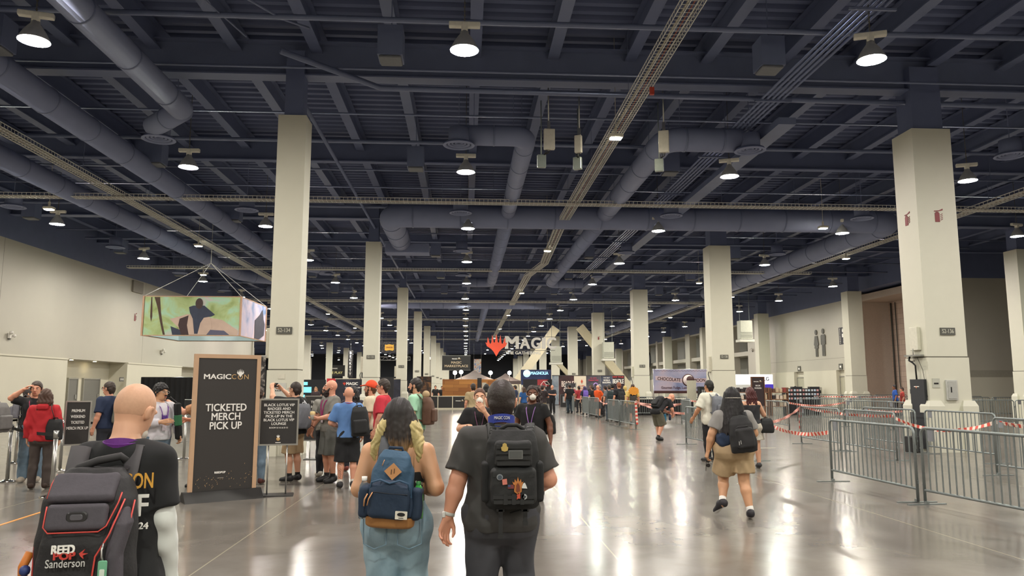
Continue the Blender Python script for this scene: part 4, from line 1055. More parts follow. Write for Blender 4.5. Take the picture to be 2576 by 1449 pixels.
hd = sD*1.12
wavy_hair('hair', womD, HPD, hd, RD, locks_for(HPD, 30, 4, .15, .58, .028)+[([(x-.05*t, y-.07*t, z) for t, (x, y, z) in zip(np.linspace(0, 1, 7), p_)], r_) for p_, r_ in locks_for(HPD, 16, 14, .08, .62, .027, fw=1.5)], [(.0, '#221c1b'), (.5, '#151214'), (1, '#121013')], res=.0085, zt=(1.0, 1.6, 0))
f = MB(); f.mat(M('#c3bdb0', .7)); f.tube([HPD((.098*math.sin(t), -.014-.116*math.cos(t), .0)) for t in np.linspace(-2, 2, 17)], .012*hd, 6, flat=.4); f.build('mask_strap', None, womD)
# trouser details of the man with the tactical pack
# ================================================================ BACKPACKS OF THE WALKERS
def place(o, owner, base):
    """put a thing built around its own base at a point given in the wearer's frame"""
    a = owner.rotation_euler.z; c, s_ = math.cos(a), math.sin(a)
    o.location = (owner.location.x+base[0]*c-base[1]*s_, owner.location.y+base[0]*s_+base[1]*c, base[2]); o.rotation_euler = (0, 0, a); return o
def pack_body(w_, h, d, mats, midx=None, top=.8, res=.008, bulge=.03, noise=.002, name='pack_shell'):
    """soft sack, back panel on y = 0, base at z = 0"""
    T = SD(); zs = np.array([0, .04, .25, .6, .85, 1.0])*h
    T.prof(zs, np.array([.43, .49, .5, .49, .5*top+.03, .5*top-.05])*w_, np.array([.42, .48, .52, .5, .42, .26])*d, np.zeros(6), -np.array([.5, .5, .52, .5, .45, .34])*d, k=.02, p=3.2)
    T.noise(wrinkle(noise, 40, w_*10)); return T
def straps(f, w_, zt, drop, over=.02, front=.17, wd=.032, m=None, flat=.28, sides=(-1, 1), spread=1.0):
    if m: f.mat(m)
    for e in sides:
        x = e*w_*.30
        f.tube([(x*.9, -.05, zt-.06), (x, -.01, zt), (x*1.02*spread, .07, zt+over+.045), (x*1.15*spread, .15, zt+over+.02), (x*1.35*spread, .22+front*.3, zt-.10), (x*1.5*spread, .20+front*.3, zt-.26), (x*1.35*spread, .10, zt-drop+.06), (x*1.15*(spread if spread < .5 else 1), -.04, zt-drop)], wd, 8, flat=flat)
# ---- black tactical pack
P = empty('backpack', label='black tactical backpack covered in enamel pins and a grey patch', cat='backpack'); place(P, manA, (.055, -.15, .972)); P.scale = (.95, 1, .9)
BN = M('#191a1b', .75, var=.2, scale=40, bump=.15); BN2 = M('#202122', .7, var=.2, scale=40, bump=.15); WEB = M('#232425', .65, var=.15, scale=80)
T = pack_body(.34, .50, .17, None, top=.86); skin('pack_shell', [T.mesh(.007)], BN, P)
T = SD().rb((0, -.185, .355), (.115, .03, .085), .028, k=.02); T.noise(wrinkle(.002, 60, 1)); skin('upper_pocket', [T.mesh(.006)], BN2, P)
T = SD().rb((0, -.195, .155), (.14, .045, .115), .035, k=.02); T.noise(wrinkle(.002, 60, 3)); skin('lower_pocket', [T.mesh(.006)], BN2, P)
for e in (-1, 1):
    T = SD().rb((e*.165, -.09, .17), (.028, .06, .13), .022); skin('side_pouch', [T.mesh(.007)], BN, P)
f = MB(); f.mat(WEB)
for z, hw, y in ((.40, .105, -.218), (.365, .108, -.219), (.33, .108, -.219), (.295, .10, -.217), (.225, .125, -.236), (.09, .125, -.243), (.06, .12, -.24)): f.bb(-hw, hw, y-.004, y+.006, z-.011, z+.011)
for x in (-.05, .0, .05): f.bb(x-.012, x+.012, -.249, -.235, .045, .11)
f.build('webbing', None, P)
f = MB(); straps(f, .40, .455, .40, m=M('#2a2b2b', .75, var=.15, scale=60), wd=.034, over=.03); f.build('shoulder_strap', None, P)
f = MB(); f.mat(BN2); f.tube([(-.075, -.03, .46), (-.07, -.045, .505), (-.03, -.06, .53), (.03, -.06, .53), (.07, -.045, .505), (.075, -.03, .46)], .014, 8); f.build('grab_handle', None, P)
for e in (-1, 1):
    f = MB(); f.mat(M('#3b3c3d', .35)); x = e*.117
    f.tube([(x-.022, -.055, .475), (x+.022, -.055, .475), (x+.022, -.048, .515), (x-.022, -.048, .515)], .005, 6, closed=True); f.tube([(x-.022, -.056, .495), (x+.022, -.056, .495)], .004, 6); f.build('buckle', None, P)
for x, L in ((-.075, .17), (.075, .09)):
    f = MB(); f.mat(WEB); f.rbox((x, -.13, -.005), (.05, .05, .025), .008); f.bb(x-.013, x+.013, -.155, -.150, -L, .0); f.bb(x-.015, x+.015, -.158, -.149, -L-.01, -L+.015); f.build('compression_strap', None, P)
f = MB(); f.mat(M('#6c6d6c', .7)); f.rbox((.012, -.224, .352), (.088, .006, .056), .004, axis='y'); f.mat(M('#565857', .8)); f.bb(-.025, .049, -.229, -.226, .331, .373); f.build('patch', None, P)
def pin(nm, poly, x, z, m, y=-.243, sc=1.0, lab=None, under=None):
    f = MB(); f.mat(m); f.prism([(x+a*sc, z+b_*sc) for a, b_ in poly], y-.006, y+.004)
    o = f.build(nm, None, P)
    if lab: o['label'] = lab
    return o
circ = lambda r, n=18: [(r*math.cos(6.2832*i/n), r*math.sin(6.2832*i/n)) for i in range(n)]
GOLD = M('#d8bd72', .35, .6)
pin('pin', [(-.018, -.02), (0, -.026), (.018, -.02), (.022, 0), (.014, .006), (.012, .022), (0, .028), (-.012, .022), (-.014, .006), (-.022, 0)], -.055, .398, GOLD, -.226, lab='gold shield pin')
pin('pin', circ(.019), -.085, .215, M('#9aa0a8', .3, .5), lab='round silver pin'); pin('pin', circ(.013), -.085, .215, M('#4d5560', .4), -.249)
o = pin('pin', [(-.013, -.018), (.015, -.014), (.012, .02), (-.016, .016)], -.055, .185, M('#d77f70', .5), lab='small pink card pin')
pin('pin', [(-.02, -.012), (.02, -.012), (.02, .012), (-.02, .012)], -.017, .156, M('#7b3b3e', .5), lab='small flag pin'); pin('pin', [(-.02, .0), (-.004, .0), (-.004, .012), (-.02, .012)], -.017, .156, M('#3f4b74', .5), -.249)
pin('pin', [(0, -.05), (.022, -.034), (.024, .0), (.034, .03), (.022, .022), (.018, .045), (.008, .028), (0, .058), (-.008, .028), (-.018, .045), (-.022, .022), (-.034, .03), (-.024, .0), (-.022, -.034)], .024, .158, M('#c98146', .45, .2), lab='large flame-shaped orange pin')
pin('pin', [(0, -.03), (.012, -.018), (.01, .012), (0, .03), (-.01, .012), (-.012, -.018)], .024, .15, M('#7c3f2a', .5), -.249)
pin('pin', [(-.018, -.014), (.018, -.016), (.012, .002), (.004, .02), (-.006, .016)], .062, .16, M('#e4e6e4', .5), lab='white triangular pin')
pin('pin', [(-.014, -.02), (-.004, -.012), (.004, -.012), (.014, -.02), (.01, .0), (.014, .01), (.006, .02), (-.006, .02), (-.014, .01), (-.01, .0)], .03, .095, M('#c9543c', .5), lab='small orange figure pin')
pin('pin', circ(.017), .062, .093, M('#b9bcbd', .4), lab='round grey pin'); pin('pin', [(-.01, -.008), (.006, -.006), (.011, .006), (-.004, .008)], .062, .093, M('#3c4144', .5), -.249)
# lanyard lettering on his neck
f = MB(); f.mat(M('#32419c', .65)); nbA = np.array((0, -.085, 1.452))
f.tube([(.079*math.sin(t), -.022-.076*math.cos(t), 1.487-.028*(1-math.cos(t))) for t in np.linspace(-1.75, 1.75, 17)], .0065, 4, flat=5.6, up=(0, 0, 1)); f.build('neckband', None, manA)
text('MAGIC CON', .026, WTXT, (0, -.1055, 1.487), manA, bold=.008, width=.095)
f = MB(); f.mat(M('#c9c9c4', .4)); wv = DA['wrL']; dv = unit(DA['elL']-DA['wrL'])
f.tube([wv+dv*.012, wv+dv*.032], .037, 14); f.mat(M('#e6e6e2', .2)); f.rbox(tuple(wv+dv*.022+np.array((-.03, -.02, 0))), (.02, .03, .035), .006); f.build('wristwatch', None, manA)
f = MB(); f.mat(M('#2b2c2f', .8)); hz = .90
f.tube([(.045, -.181, .93), (.145, -.165, .955)], .004, 5)
f.build('pocket_seam', None, manA)

# ---- blue pack with leather base
P = empty('backpack', label='navy blue backpack with tan leather base and diamond patch, slung on one shoulder', cat='backpack'); place(P, womB, (-.01, -.135, .85)); P.scale = (.95, .95, .95)
P.rotation_euler = (math.radians(2), math.radians(3), womB.rotation_euler.z)
m, nt, b = nodes('blue_canvas'); tc = nd(nt, 'ShaderNodeTexCoord'); sx_ = nd(nt, 'ShaderNodeSeparateXYZ'); nt.links.new(tc.outputs['Object'], sx_.inputs[0])
mr = nd(nt, 'ShaderNodeMath', operation='DIVIDE'); nt.links.new(sx_.outputs[2], mr.inputs[0]); mr.inputs[1].default_value = .46
nt.links.new(ramp(nt, mr.outputs[0], [(.0, '#22354c'), (.42, '#22354c'), (.425, '#33506b'), (1, '#38566f')], 'LINEAR'), b.inputs['Base Color']); b.inputs['Roughness'].default_value = .75
no = nd(nt, 'ShaderNodeTexNoise'); no.inputs['Scale'].default_value = 25; nt.links.new(tc.outputs['Object'], no.inputs[0]); bp = nd(nt, 'ShaderNodeBump'); bp.inputs['Strength'].default_value = .3; bp.inputs['Distance'].default_value = .015; nt.links.new(no.outputs[0], bp.inputs['Height']); nt.links.new(bp.outputs[0], b.inputs['Normal'])
BLUE = m; NVY = M('#1f3147', .75, var=.12, scale=40, bump=.15); TAN = M('#a1713f', .6, var=.12); LEA = M('#c08a58', .55, var=.08)
T = SD(); h = .47; zs = np.array([0, .03, .2, .45, .75, .92, 1.0])*h
T.prof(zs, np.array([.135, .15, .155, .15, .125, .10, .07]), np.array([.06, .075, .085, .085, .07, .05, .03]), np.zeros(7), -np.array([.075, .08, .085, .085, .075, .06, .045]), p=2.8); T.noise(wrinkle(.004, 36, 2))
T.cut((0, 0, .075), (0, 0, -1)); skin('pack_shell', [T.mesh(.006)], BLUE, P)
T = SD(); T.prof(zs[:3], np.array([.135, .152, .157]), np.array([.062, .078, .088]), np.zeros(3), -np.array([.075, .08, .085]), p=2.8); T.cut((0, 0, .07), (0, 0, 1)); skin('leather_base', [T.mesh(.006)], TAN, P)
T = SD(); T.rb((0, -.165, .165), (.128, .04, .10), .04); T.ell((0, -.15, .25), (.125, .045, .05), None, .02); T.noise(wrinkle(.003, 44, 5)); skin('front_pocket', [T.mesh(.006)], NVY, P)
f = MB(); f.mat(M('#33506b', .7)); f.tube([(-.125, -.165, .215), (-.115, -.178, .285), (-.06, -.19, .305), (0, -.193, .285), (.06, -.19, .305), (.115, -.178, .285), (.125, -.165, .215)], .007, 6); f.build('pocket_piping', None, P)
f = MB(); f.mat(M('#16202e', .5)); f.tube([(-.10, -.203, .232), (0, -.207, .227), (.115, -.2, .222)], .004, 6); f.build('zipper', None, P)
for e in (-1, 1):
    T = SD().rb((e*.165, -.085, .155), (.035, .06, .10), .03); T.noise(wrinkle(.003, 40, e)); skin('side_pocket', [T.mesh(.006)], NVY, P)
f = MB(); f.mat(LEA); f.prism([(0, .052), (.055, 0), (0, -.052), (-.055, 0)], -.008, 0); o = f.build('diamond_patch', None, P); o.location = (.012, -.168, .355); o.rotation_euler = (math.radians(-10), 0, 0)
f = MB(); f.mat(M('#4d3524', .7)); f.bb(-.011, -.007, -.012, -.007, -.018, .012); f.bb(.007, .011, -.012, -.007, -.012, .018); f.build('patch_slit', None, o)
f = MB(); f.mat(M('#e6e1d3', .6)); f.rbox((.085, -.207, .10), (.075, .004, .05), .004, axis='y'); o = f.build('brand_label', None, P)
f = MB(); f.mat(BLACKM); f.prism([(.085+.024*math.cos(t), .106+.011*math.sin(t)) for t in np.linspace(0, 6.283, 16)[:-1]], -.213, -.2); f.bb(.07, .10, -.211, -.2, .083, .086); f.build('emblem', None, o)
f = MB(); f.mat(LEA); f.tube([(-.10, -.206, .23), (-.12, -.215, .19), (-.128, -.213, .15)], .008, 6, flat=.4); f.tube([(-.135, -.18, .215), (-.15, -.19, .18), (-.152, -.188, .14)], .008, 6, flat=.4); f.tube([(-.05, -.145, .42), (-.06, -.158, .385)], .006, 6, flat=.4); f.build('zipper_pull', None, P)
f = MB(); straps(f, .28, .445, .34, m=M('#43464a', .8), wd=.034, over=.05, sides=(-1,), flat=.22); f.build('shoulder_strap', None, P)
f = MB(); f.mat(NVY); f.tube([(-.05, -.03, .45), (-.04, -.035, .485), (.04, -.035, .485), (.05, -.03, .45)], .01, 8); f.build('grab_handle', None, P)
GLASSY = bpy.data.materials.new('clear_plastic'); GLASSY.use_nodes = True; b = GLASSY.node_tree.nodes['Principled BSDF']; b.inputs['Base Color'].default_value = (.85, .9, .92, 1); b.inputs['Transmission Weight'].default_value = .85; b.inputs['Roughness'].default_value = .12; b.inputs['IOR'].default_value = 1.2
bo = empty('water_bottle', label='clear water bottle with blue label in the left side pocket of the blue backpack', cat='bottle'); place(bo, womB, (-.165, -.225, .90))
f = MB(); f.mat(GLASSY); f.lathe([(.0, 0), (.03, 0), (.033, .02), (.031, .09), (.033, .12), (.033, .16), (.028, .19), (.014, .215), (.014, .225)], 18); f.build('bottle_body', None, bo)
f = MB(); f.mat(M('#4f86b8', .4)); f.lathe([(.0335, .09), (.0345, .095), (.0345, .15), (.0335, .155)], 18, closed_ends=False); f.build('paper_label', None, bo)
f = MB(); f.mat(M('#eceae4', .4)); f.lathe([(.016, .218), (.017, .222), (.017, .243), (0, .245)], 14); f.build('cap', None, bo)
bo = empty('soda_bottle', label='green soda bottle in the right side pocket of the blue backpack', cat='bottle'); place(bo, womB, (.16, -.225, .90))
f = MB(); f.mat(M('#3f9a45', .25)); f.lathe([(.0, 0), (.028, 0), (.03, .02), (.03, .13), (.024, .17), (.012, .20)], 16); f.build('bottle_body', None, bo)
f = MB(); f.mat(M('#2c6f36', .4)); f.lathe([(.0, .215), (.014, .214), (.015, .195)], 14, closed_ends=False); f.build('cap', None, bo)
# jeans pockets with a phone
for e in (-1, 1):
    f = MB(); f.mat(M('#6f8b9c', .85)); z0 = .80; x0 = e*.105; y0 = -.193
    pts = [(x0-.075, y0+.002, z0+.09), (x0-.07, y0-.005, z0-.06), (x0, y0-.012, z0-.085), (x0+.07, y0-.002, z0-.06), (x0+.07, y0+.01, z0+.09)]
    pts = [(x, y+abs(x-e*.06)*.28+.004, z) for x, y, z in pts]
    f.tube(pts, .0035, 5); f.build('back_pocket_seam', None, womB)

# ---- big black and red pack
P = empty('backpack', label='large black and dark grey backpack with red piping and an embroidered logo', cat='backpack'); place(P, manC, (-.045, -.105, .815)); P.scale = (.96, .96, .98)
PB = M('#1c1b1d', .7, var=.18, scale=50, bump=.15); PG = M('#47434a', .75, var=.12, scale=60, bump=.1); RED = M('#c8443c', .5)
T = SD(); h = .56; zs = np.array([0, .03, .22, .55, .8, .93, 1.0])*h
T.prof(zs, np.array([.15, .17, .18, .178, .165, .13, .10]), np.array([.09, .115, .125, .118, .10, .07, .05]), np.zeros(7), -np.array([.11, .12, .125, .118, .10, .075, .06]), p=3.0); T.noise(wrinkle(.003, 30, 3)); skin('pack_shell', [T.mesh(.0065)], PB, P)
T = SD(); T.prof(zs[:5]*.94+.005, np.array([.11, .128, .135, .132, .10]), np.array([.05, .06, .065, .06, .04]), np.zeros(5)-.01, -np.array([.19, .205, .212, .20, .175]), p=3.0); T.noise(wrinkle(.003, 34, 6)); skin('front_compartment', [T.mesh(.006)], PB, P)
def surf(pts, r, m, nm, lab=None, n=6):
    f = MB(); f.mat(m); f.tube(pts, r, n); o = f.build(nm, None, P)
    if lab: o['label'] = lab
    return o
# grey top yoke and panels
T = SD(); T.rb((-.01, -.168, .492), (.120, .022, .066), .02, rot=Rx(-.80)); T.noise(wrinkle(.002, 50, 2)); skin('top_panel', [T.mesh(.006)], PG, P)
T = SD(); T.rb((-.01, -.232, .392), (.108, .022, .050), .018, rot=Rx(-.30)); skin('logo_panel', [T.mesh(.006)], PG, P)
T = SD(); T.prof(np.array([.06, .12, .25, .36, .42]), np.array([.02, .035, .03, .04, .02]), np.array([.05, .07, .075, .06, .03]), np.array([.12, .13, .125, .135, .14]), np.array([-.19, -.195, -.19, -.17, -.15]), p=2.5); skin('side_panel', [T.mesh(.006)], PG, P)
surf([(-.118, -.232, .435), (-.120, -.252, .362), (-.10, -.262, .342), (.075, -.262, .342), (.10, -.253, .36), (.128, -.215, .44), (.133, -.19, .475)], .003, RED, 'piping', 'red piping round the logo panel')
surf([(-.128, -.205, .46), (-.128, -.165, .51), (-.122, -.13, .54)], .003, RED, 'piping', 'red piping on the top seam')
surf([(.145, -.19, .45), (.115, -.265, .33), (.075, -.278, .255), (.07, -.283, .19), (.09, -.28, .12), (.125, -.25, .04)], .0034, RED, 'piping', 'red piping along the side panel')
surf([(.172, -.15, .44), (.165, -.20, .33), (.145, -.235, .27), (.135, -.25, .20), (.15, -.235, .12), (.155, -.22, .05)], .0034, RED, 'piping', 'red piping along the outer side panel')
surf([(-.115, -.235, .02), (-.11, -.275, .09), (-.09, -.283, .11), (.03, -.283, .11), (.055, -.278, .10), (.09, -.265, .015)], .0034, RED, 'piping', 'red piping round the bottom panel')
surf([(-.16, -.165, .37), (-.166, -.185, .28), (-.165, -.19, .18), (-.155, -.185, .06)], .004, RED, 'piping', 'red piping on the left edge')
f = MB(); f.mat(M('#2b2a2c', .4)); f.rbox((-.005, -.253, .396), (.075, .012, .042), .016, seg=4, axis='y'); f.mat(M('#56545a', .4)); f.rbox((-.005, -.2595, .396), (.045, .006, .022), .008, seg=3, axis='y'); o = f.build('rubber_logo', None, P); o.rotation_euler = (0, 0, 0)
o = text('REED', .042, WTXT, (-.035, -.281, .285), P, bold=.04, width=.08); o = text('POP', .036, RED, (-.03, -.281, .262), P, bold=.04, width=.075)
f = MB(); f.mat(RED); f.prism([(.02, .27), (.04, .285), (.032, .27), (.05, .268), (.033, .262), (.036, .25), (.025, .26)], -.283, -.276); f.build('star_mark', None, P)
text('Sanderson', .042, M('#c9c9c6', .5), (-.025, -.281, .235), P, bold=.005, width=.135)
surf([(.1, -.272, .30), (.098, -.285, .28), (.1, -.287, .255), (.105, -.286, .24)], .004, STEEL, 'key_ring')
f = MB(); f.mat(M('#6fae8c', .5)); f.rbox((.107, -.292, .20), (.032, .006, .085), .006, axis='y'); f.mat(M('#d6e2d6', .5)); f.rbox((.107, -.2965, .19), (.018, .003, .045), .004, axis='y'); f.build('luggage_tag', None, P)
f = MB(); f.mat(M('#c9752b', .6)); f.tube([(-.185, -.17, .26), (-.205, -.175, .21), (-.2, -.18, .14)], .016, 8); f.mat(M('#2c3c74', .5)); f.ball((-.19, -.195, .20), .02); f.mat(M('#d8d2c6', .6)); f.ball((-.20, -.19, .12), .014); f.build('charm', None, P)
f = MB(); straps(f, .34, .50, .44, m=M('#3c3a3c', .75, var=.12), wd=.042, over=.085, flat=.25); f.build('shoulder_strap', None, P)
f = MB(); f.mat(M('#6b6967', .6))
for e in (-1, 1):
    for q in range(4): f.box((e*.103, -.01+.022*q, .515+.021*q), (.02, .008, .02), rz=.3*e)
f.build('strap_loop', None, P)
f = MB(); f.mat(M('#2a292b', .7)); f.tube([(-.09, -.05, .53), (-.07, -.055, .56), (0, -.05, .585), (.08, -.035, .60), (.10, -.03, .58)], .016, 8); f.build('grab_handle', None, P)
# lettering on the back of his shirt
text('MAGIC', .085, WTXT, (-.05, -.135, 1.30), manC, bold=.012, width=.19, rx=84); text('CON', .085, M('#cf9a37', .6), (.10, -.128, 1.30), manC, bold=.02, width=.11, rz=.25, rx=84)
text('STAFF', .12, WTXT, (.015, -.14, 1.205), manC, bold=.02, width=.26, rx=88); text('LAS VEGAS 2024', .035, WTXT, (.02, -.146, 1.13), manC, bold=.02, width=.26)

f = MB(); f.mat(M('#6a2f86', .65)); f.tube([(.074*math.sin(t), .016-.072*math.cos(t), 1.452-.03*(1-math.cos(t))) for t in np.linspace(-2.0, 2.0, 19)], .006, 4, flat=4.2, up=(0, 0, 1)); f.build('neckband', None, manC)
# ---- black pack of the woman in shorts
P = empty('backpack', label='plain black backpack with grey lettering hanging low on the woman in khaki shorts', cat='backpack'); place(P, womD, (.085, -.165, .845)); P.scale = (.95, 1, .93); P.rotation_euler = (0, math.radians(-7), womD.rotation_euler.z)
T = SD(); h = .50; zs = np.array([0, .03, .2, .5, .78, .93, 1.0])*h
T.prof(zs, np.array([.14, .165, .175, .165, .145, .11, .07]), np.array([.07, .095, .11, .105, .08, .05, .03]), np.zeros(7), -np.array([.08, .10, .11, .105, .085, .06, .045]), p=2.7); T.noise(wrinkle(.004, 28, 3)); skin('pack_shell', [T.mesh(.008)], M('#1b1b1d', .75, var=.2, bump=.1), P)
T = SD(); T.rb((.01, -.2, .2), (.12, .035, .14), .04); T.noise(wrinkle(.003, 30, 1)); skin('front_pocket', [T.mesh(.008)], M('#222224', .7, var=.15), P)
f = MB(); f.mat(M('#2c2b2d', .6)); f.tube([(-.13, -.15, .30), (-.06, -.195, .36), (.06, -.195, .36), (.13, -.15, .30)], .006, 6); f.build('zipper', None, P)
f = MB(); f.mat(M('#9a9a98', .4)); f.tube([(-.08, -.236, .17), (-.085, -.24, .12)], .006, 5); f.tube([(-.06, -.236, .18), (-.06, -.24, .13)], .006, 5); f.build('zipper_pull', None, P)
text('JANSPORT', .03, M('#8c8c8a', .6), (.05, -.213, .32), P, bold=.02, width=.085)
f = MB(); straps(f, .34, .44, .38, m=M('#1d1d1f', .8), wd=.035, over=.04); f.build('shoulder_strap', None, P)
hw = DD['wrL']; hx, hy, hz = hw[0], hw[1]+.0, hw[2]-.115
T = SD().rb((-.14, -.05, .99), (.09, .13, .085), .05); T.noise(wrinkle(.008, 40, 2)); skin('denim_wrap', [T.mesh(.01)], M('#26344c', .85, var=.2), womD)
sg = MB(); sg.mat(M('#1c1a1a', .25))
sg.tube([(-.005, 0, .03), (-.008, 0, -.06), (-.012, .012, -.15)], .0035, 6)
for z in (-.02, -.078): sg.prism([(.018+.026*math.cos(t), z+.025*math.sin(t)) for t in np.linspace(0, 6.283, 15)[:-1]], -.004, .004)
o = sg.build('sunglasses'); place(o, womD, (hx-.02, hy+.02, hz)); tag(o, 'dark sunglasses dangling from the hand of the woman in khaki shorts', 'sunglasses')
# ================================================================ PEOPLE IN THE MIDDLE DISTANCE
def mid_pack(owner, col, label, base=(0, -.13, .98), w_=.30, h=.44, d=.15, tilt=0, cat='backpack', one=None, strapcol=None, res=.014, pocket=True, rz=0):
    P = empty('backpack', label=label, cat=cat); place(P, owner, base); P.rotation_euler = (0, math.radians(tilt), owner.rotation_euler.z+math.radians(rz))
    T = pack_body(w_, h, d, None); skin('pack_shell', [T.mesh(res)], M(col, .75, var=.2, scale=30), P)
    if pocket:
        T = SD().rb((0, -d-.015, h*.34), (w_*.38, .035, h*.24), .03); skin('front_pocket', [T.mesh(res)], M(col, .65, var=.25, scale=20), P)
    if one is None or len(one): f = MB(); straps(f, w_, h*.92, h*.8, m=M(strapcol or col, .8), wd=.028, over=.04, sides=(-1, 1) if one is None else one, spread=.25 if one and len(one) == 1 else 1.0); f.build('shoulder_strap', None, P)
    f = MB(); f.mat(M(strapcol or col, .8)); f.tube([(-.04, -.03, h*.97), (-.03, -.035, h*1.05), (.03, -.035, h*1.05), (.04, -.03, h*.97)], .009, 6); f.build('grab_handle', None, P)
    return P
def box_prop(name, owner, at, d, col, label, cat, rot=(0, 0, 0), screen=None):
    o = empty(name, label=label, cat=cat); place(o, owner, at); o.rotation_euler = (rot[0], rot[1], owner.rotation_euler.z+rot[2])
    f = MB(); f.mat(M(col, .4)); f.rbox((0, 0, 0), d, min(d[0], d[2])*.18, axis='y'); f.build('case', None, o)
    return o
AR = lambda **k: k
# --- group at the left
p, D_, HP_, R_, s_ = person('person in a red hooded jacket and dark brown trousers standing with back turned', (-7.0, 13.2), 12, 1.62, 'fair', fat=.98, hips=1.04, head=(15, 0, 0),
    top=AR(col='#b3242b', sleeve=1.95, hem=.84, off=.024, wr=.006), bot=AR(col='#453c38', off=.014), shoes='#3a2a22', hair=('long', '#4a3226'), J=AR(wrR=(.25, .04, .88), elR=(.26, -.05, 1.12)), seed=1.5)
T = SD().rb((0, 0, -.02), (.09, .05, .05), .04); q = skin('hood', [T.mesh(.012)], M('#b3242b', .85), p); q.location = np.array((0, -.11, 1.36))
P = mid_pack(p, '#1a1a1c', 'black shoulder bag at the hip of the person in the red jacket', base=(.20, -.06, .80), w_=.26, h=.34, d=.12, one=(), pocket=False, cat='bag')
f = MB(); f.mat(BLACKM); f.tube([(.0, -.06, .32), (-.05, -.1, .5), (-.09, .0, .62), (-.07, .1, .52), (.0, .02, .32)], .014, 6, flat=.4); f.build('long_strap', None, P)
person('man in black shirt and blue jeans raising one hand to his forehead', (-7.70, 14.2), 197, 1.75, 'pink', fat=1.1, J=AR(elR=(.36, .10, 1.47), wrR=(.15, .20, 1.625), wrL=(-.22, .16, .98)), palms=AR(R=(0, -.3, -1)), curl=(.3, .4),
    top=AR(col='#1a1a1d', sleeve=.7, hem=.88), bot=AR(mat=DENIMD, off=.02, baggy=.03), shoes='#a59a8c', hair=('short', '#3a2c24'), lany='#c2466c', eyes=True, seed=2.5)
p = person('person in black T-shirt and shorts behind the stanchions, grey pack on back', (-9.65, 17.5), -62, 1.62, 'fair', top=AR(col='#17191f', sleeve=.6, hem=.9), bot=AR(col='#3a3a40', hem=.55), shoes='#e7e3da', socks='#e7e3da', hair=('short', '#2b2320'), seed=3.3)[0]
mid_pack(p, '#6b6a72', 'grey backpack on the person in black behind the stanchions', w_=.3, h=.46)
p = person('person standing at the left picture edge, only a grey pack in view', (-8.14, 13.6), 80, 1.62, 'fair', top=AR(col='#55565a', sleeve=.6, hem=.9), bot=AR(col='#33343a'), hair=('short', '#2b2320'), seed=3.9)[0]
mid_pack(p, '#6c6b6a', 'grey backpack cut by the left picture edge', base=(0, -.13, .90), w_=.34, h=.50, d=.2)
p = person('man with glasses in navy T-shirt, seen from the side behind a small sign', (-7.02, 15.5), 68, 1.75, 'pink', fat=1.15, bell=1.2, head=(8, 0, 0), top=AR(col='#1d2a45', sleeve=.75, hem=.86), bot=AR(col='#2c2e36'), hair=('short', '#33261f'), glasses='#7a4034', eyes=True, seed=4.4)[0]
mid_pack(p, '#5f6158', 'olive grey sling backpack of the man in navy', base=(.04, -.17, .95), w_=.32, h=.46, d=.2, one=(1,), strapcol='#85867e', tilt=8)
p, D_, HP_, R_, s_ = person('man with curly black hair, glasses and moustache in a white long-sleeved costume shirt', (-4.78, 12.3), -128, 1.70, 'warm', fat=1.12, head=(14, 0, 0), J=AR(elR=(.26, .02, 1.13), wrR=(.10, .25, 1.17), wrL=(-.27, .14, .93), elL=(-.30, -.02, 1.16)),
    top=AR(col='#cfccd2', sleeve=1.85, hem=.88, off=.02), bot=AR(mat=DENIMD), hair=('curly', '#171416'), glasses='#b9b3a6', lany='#7b4b9c', eyes=True, curl=(.4, .5), seed=5.1)
f = MB(); f.mat(M('#1c1716', .8)); f.tube([HP_((-.026, .098, -.054)), HP_((0, .104, -.05)), HP_((.026, .098, -.054))], .007, 6); f.build('moustache', None, p)
f = MB(); f.mat(M('#5a3e8e', .7)); f.prism([(0, -.07), (.05, -.02), (.055, .06), (.03, .03), (.012, .05), (0, .02), (-.012, .05), (-.03, .03), (-.055, .06), (-.05, -.02)], .150, .158); q = f.build('chest_emblem', None, p); q.location = (.0, 0, 1.19)
f = MB(); f.mat(M('#6b1f2e', .8)); e_, w2 = D_['elL'], D_['wrL']; f.tube([e_+(w2-e_)*.02, e_+(w2-e_)*.3], .072, 12); e_, w2 = D_['elR'], D_['wrR']; f.tube([e_+(w2-e_)*.02, e_+(w2-e_)*.25], .070, 12); f.build('armband', None, p)
T = SD(); T.prof(np.array([.85, .95, 1.02]), np.array([.20, .20, .185]), np.array([.15, .15, .14]), np.zeros(3), np.zeros(3)); skin('striped_belt', [T.mesh(.014)], M('#c3c4c8', .7, var=.3, scale=18), p)
o = empty('sling_bag', label='long green and black bag hanging at the side of the man in white', cat='bag'); place(o, p, (-.25, .16, .86)); o.rotation_euler = (0, math.radians(6), p.rotation_euler.z)
f = MB(); f.mat(M('#1c1d1e', .7)); f.rbox((0, 0, .1), (.10, .09, .22), .03); f.rbox((0, 0, .46), (.10, .09, .2), .03); f.build('bag_end', None, o)
f = MB(); f.mat(M('#3f7f57', .6)); f.rbox((0, 0, .29), (.105, .095, .18), .03); f.build('bag_middle', None, o)
f = MB(); f.mat(BLACKM); f.tube([(0, 0, .56), (.06, -.08, .66), (.14, -.16, .60), (.2, -.26, .4)], .016, 6, flat=.4); f.build('bag_strap', None, o)
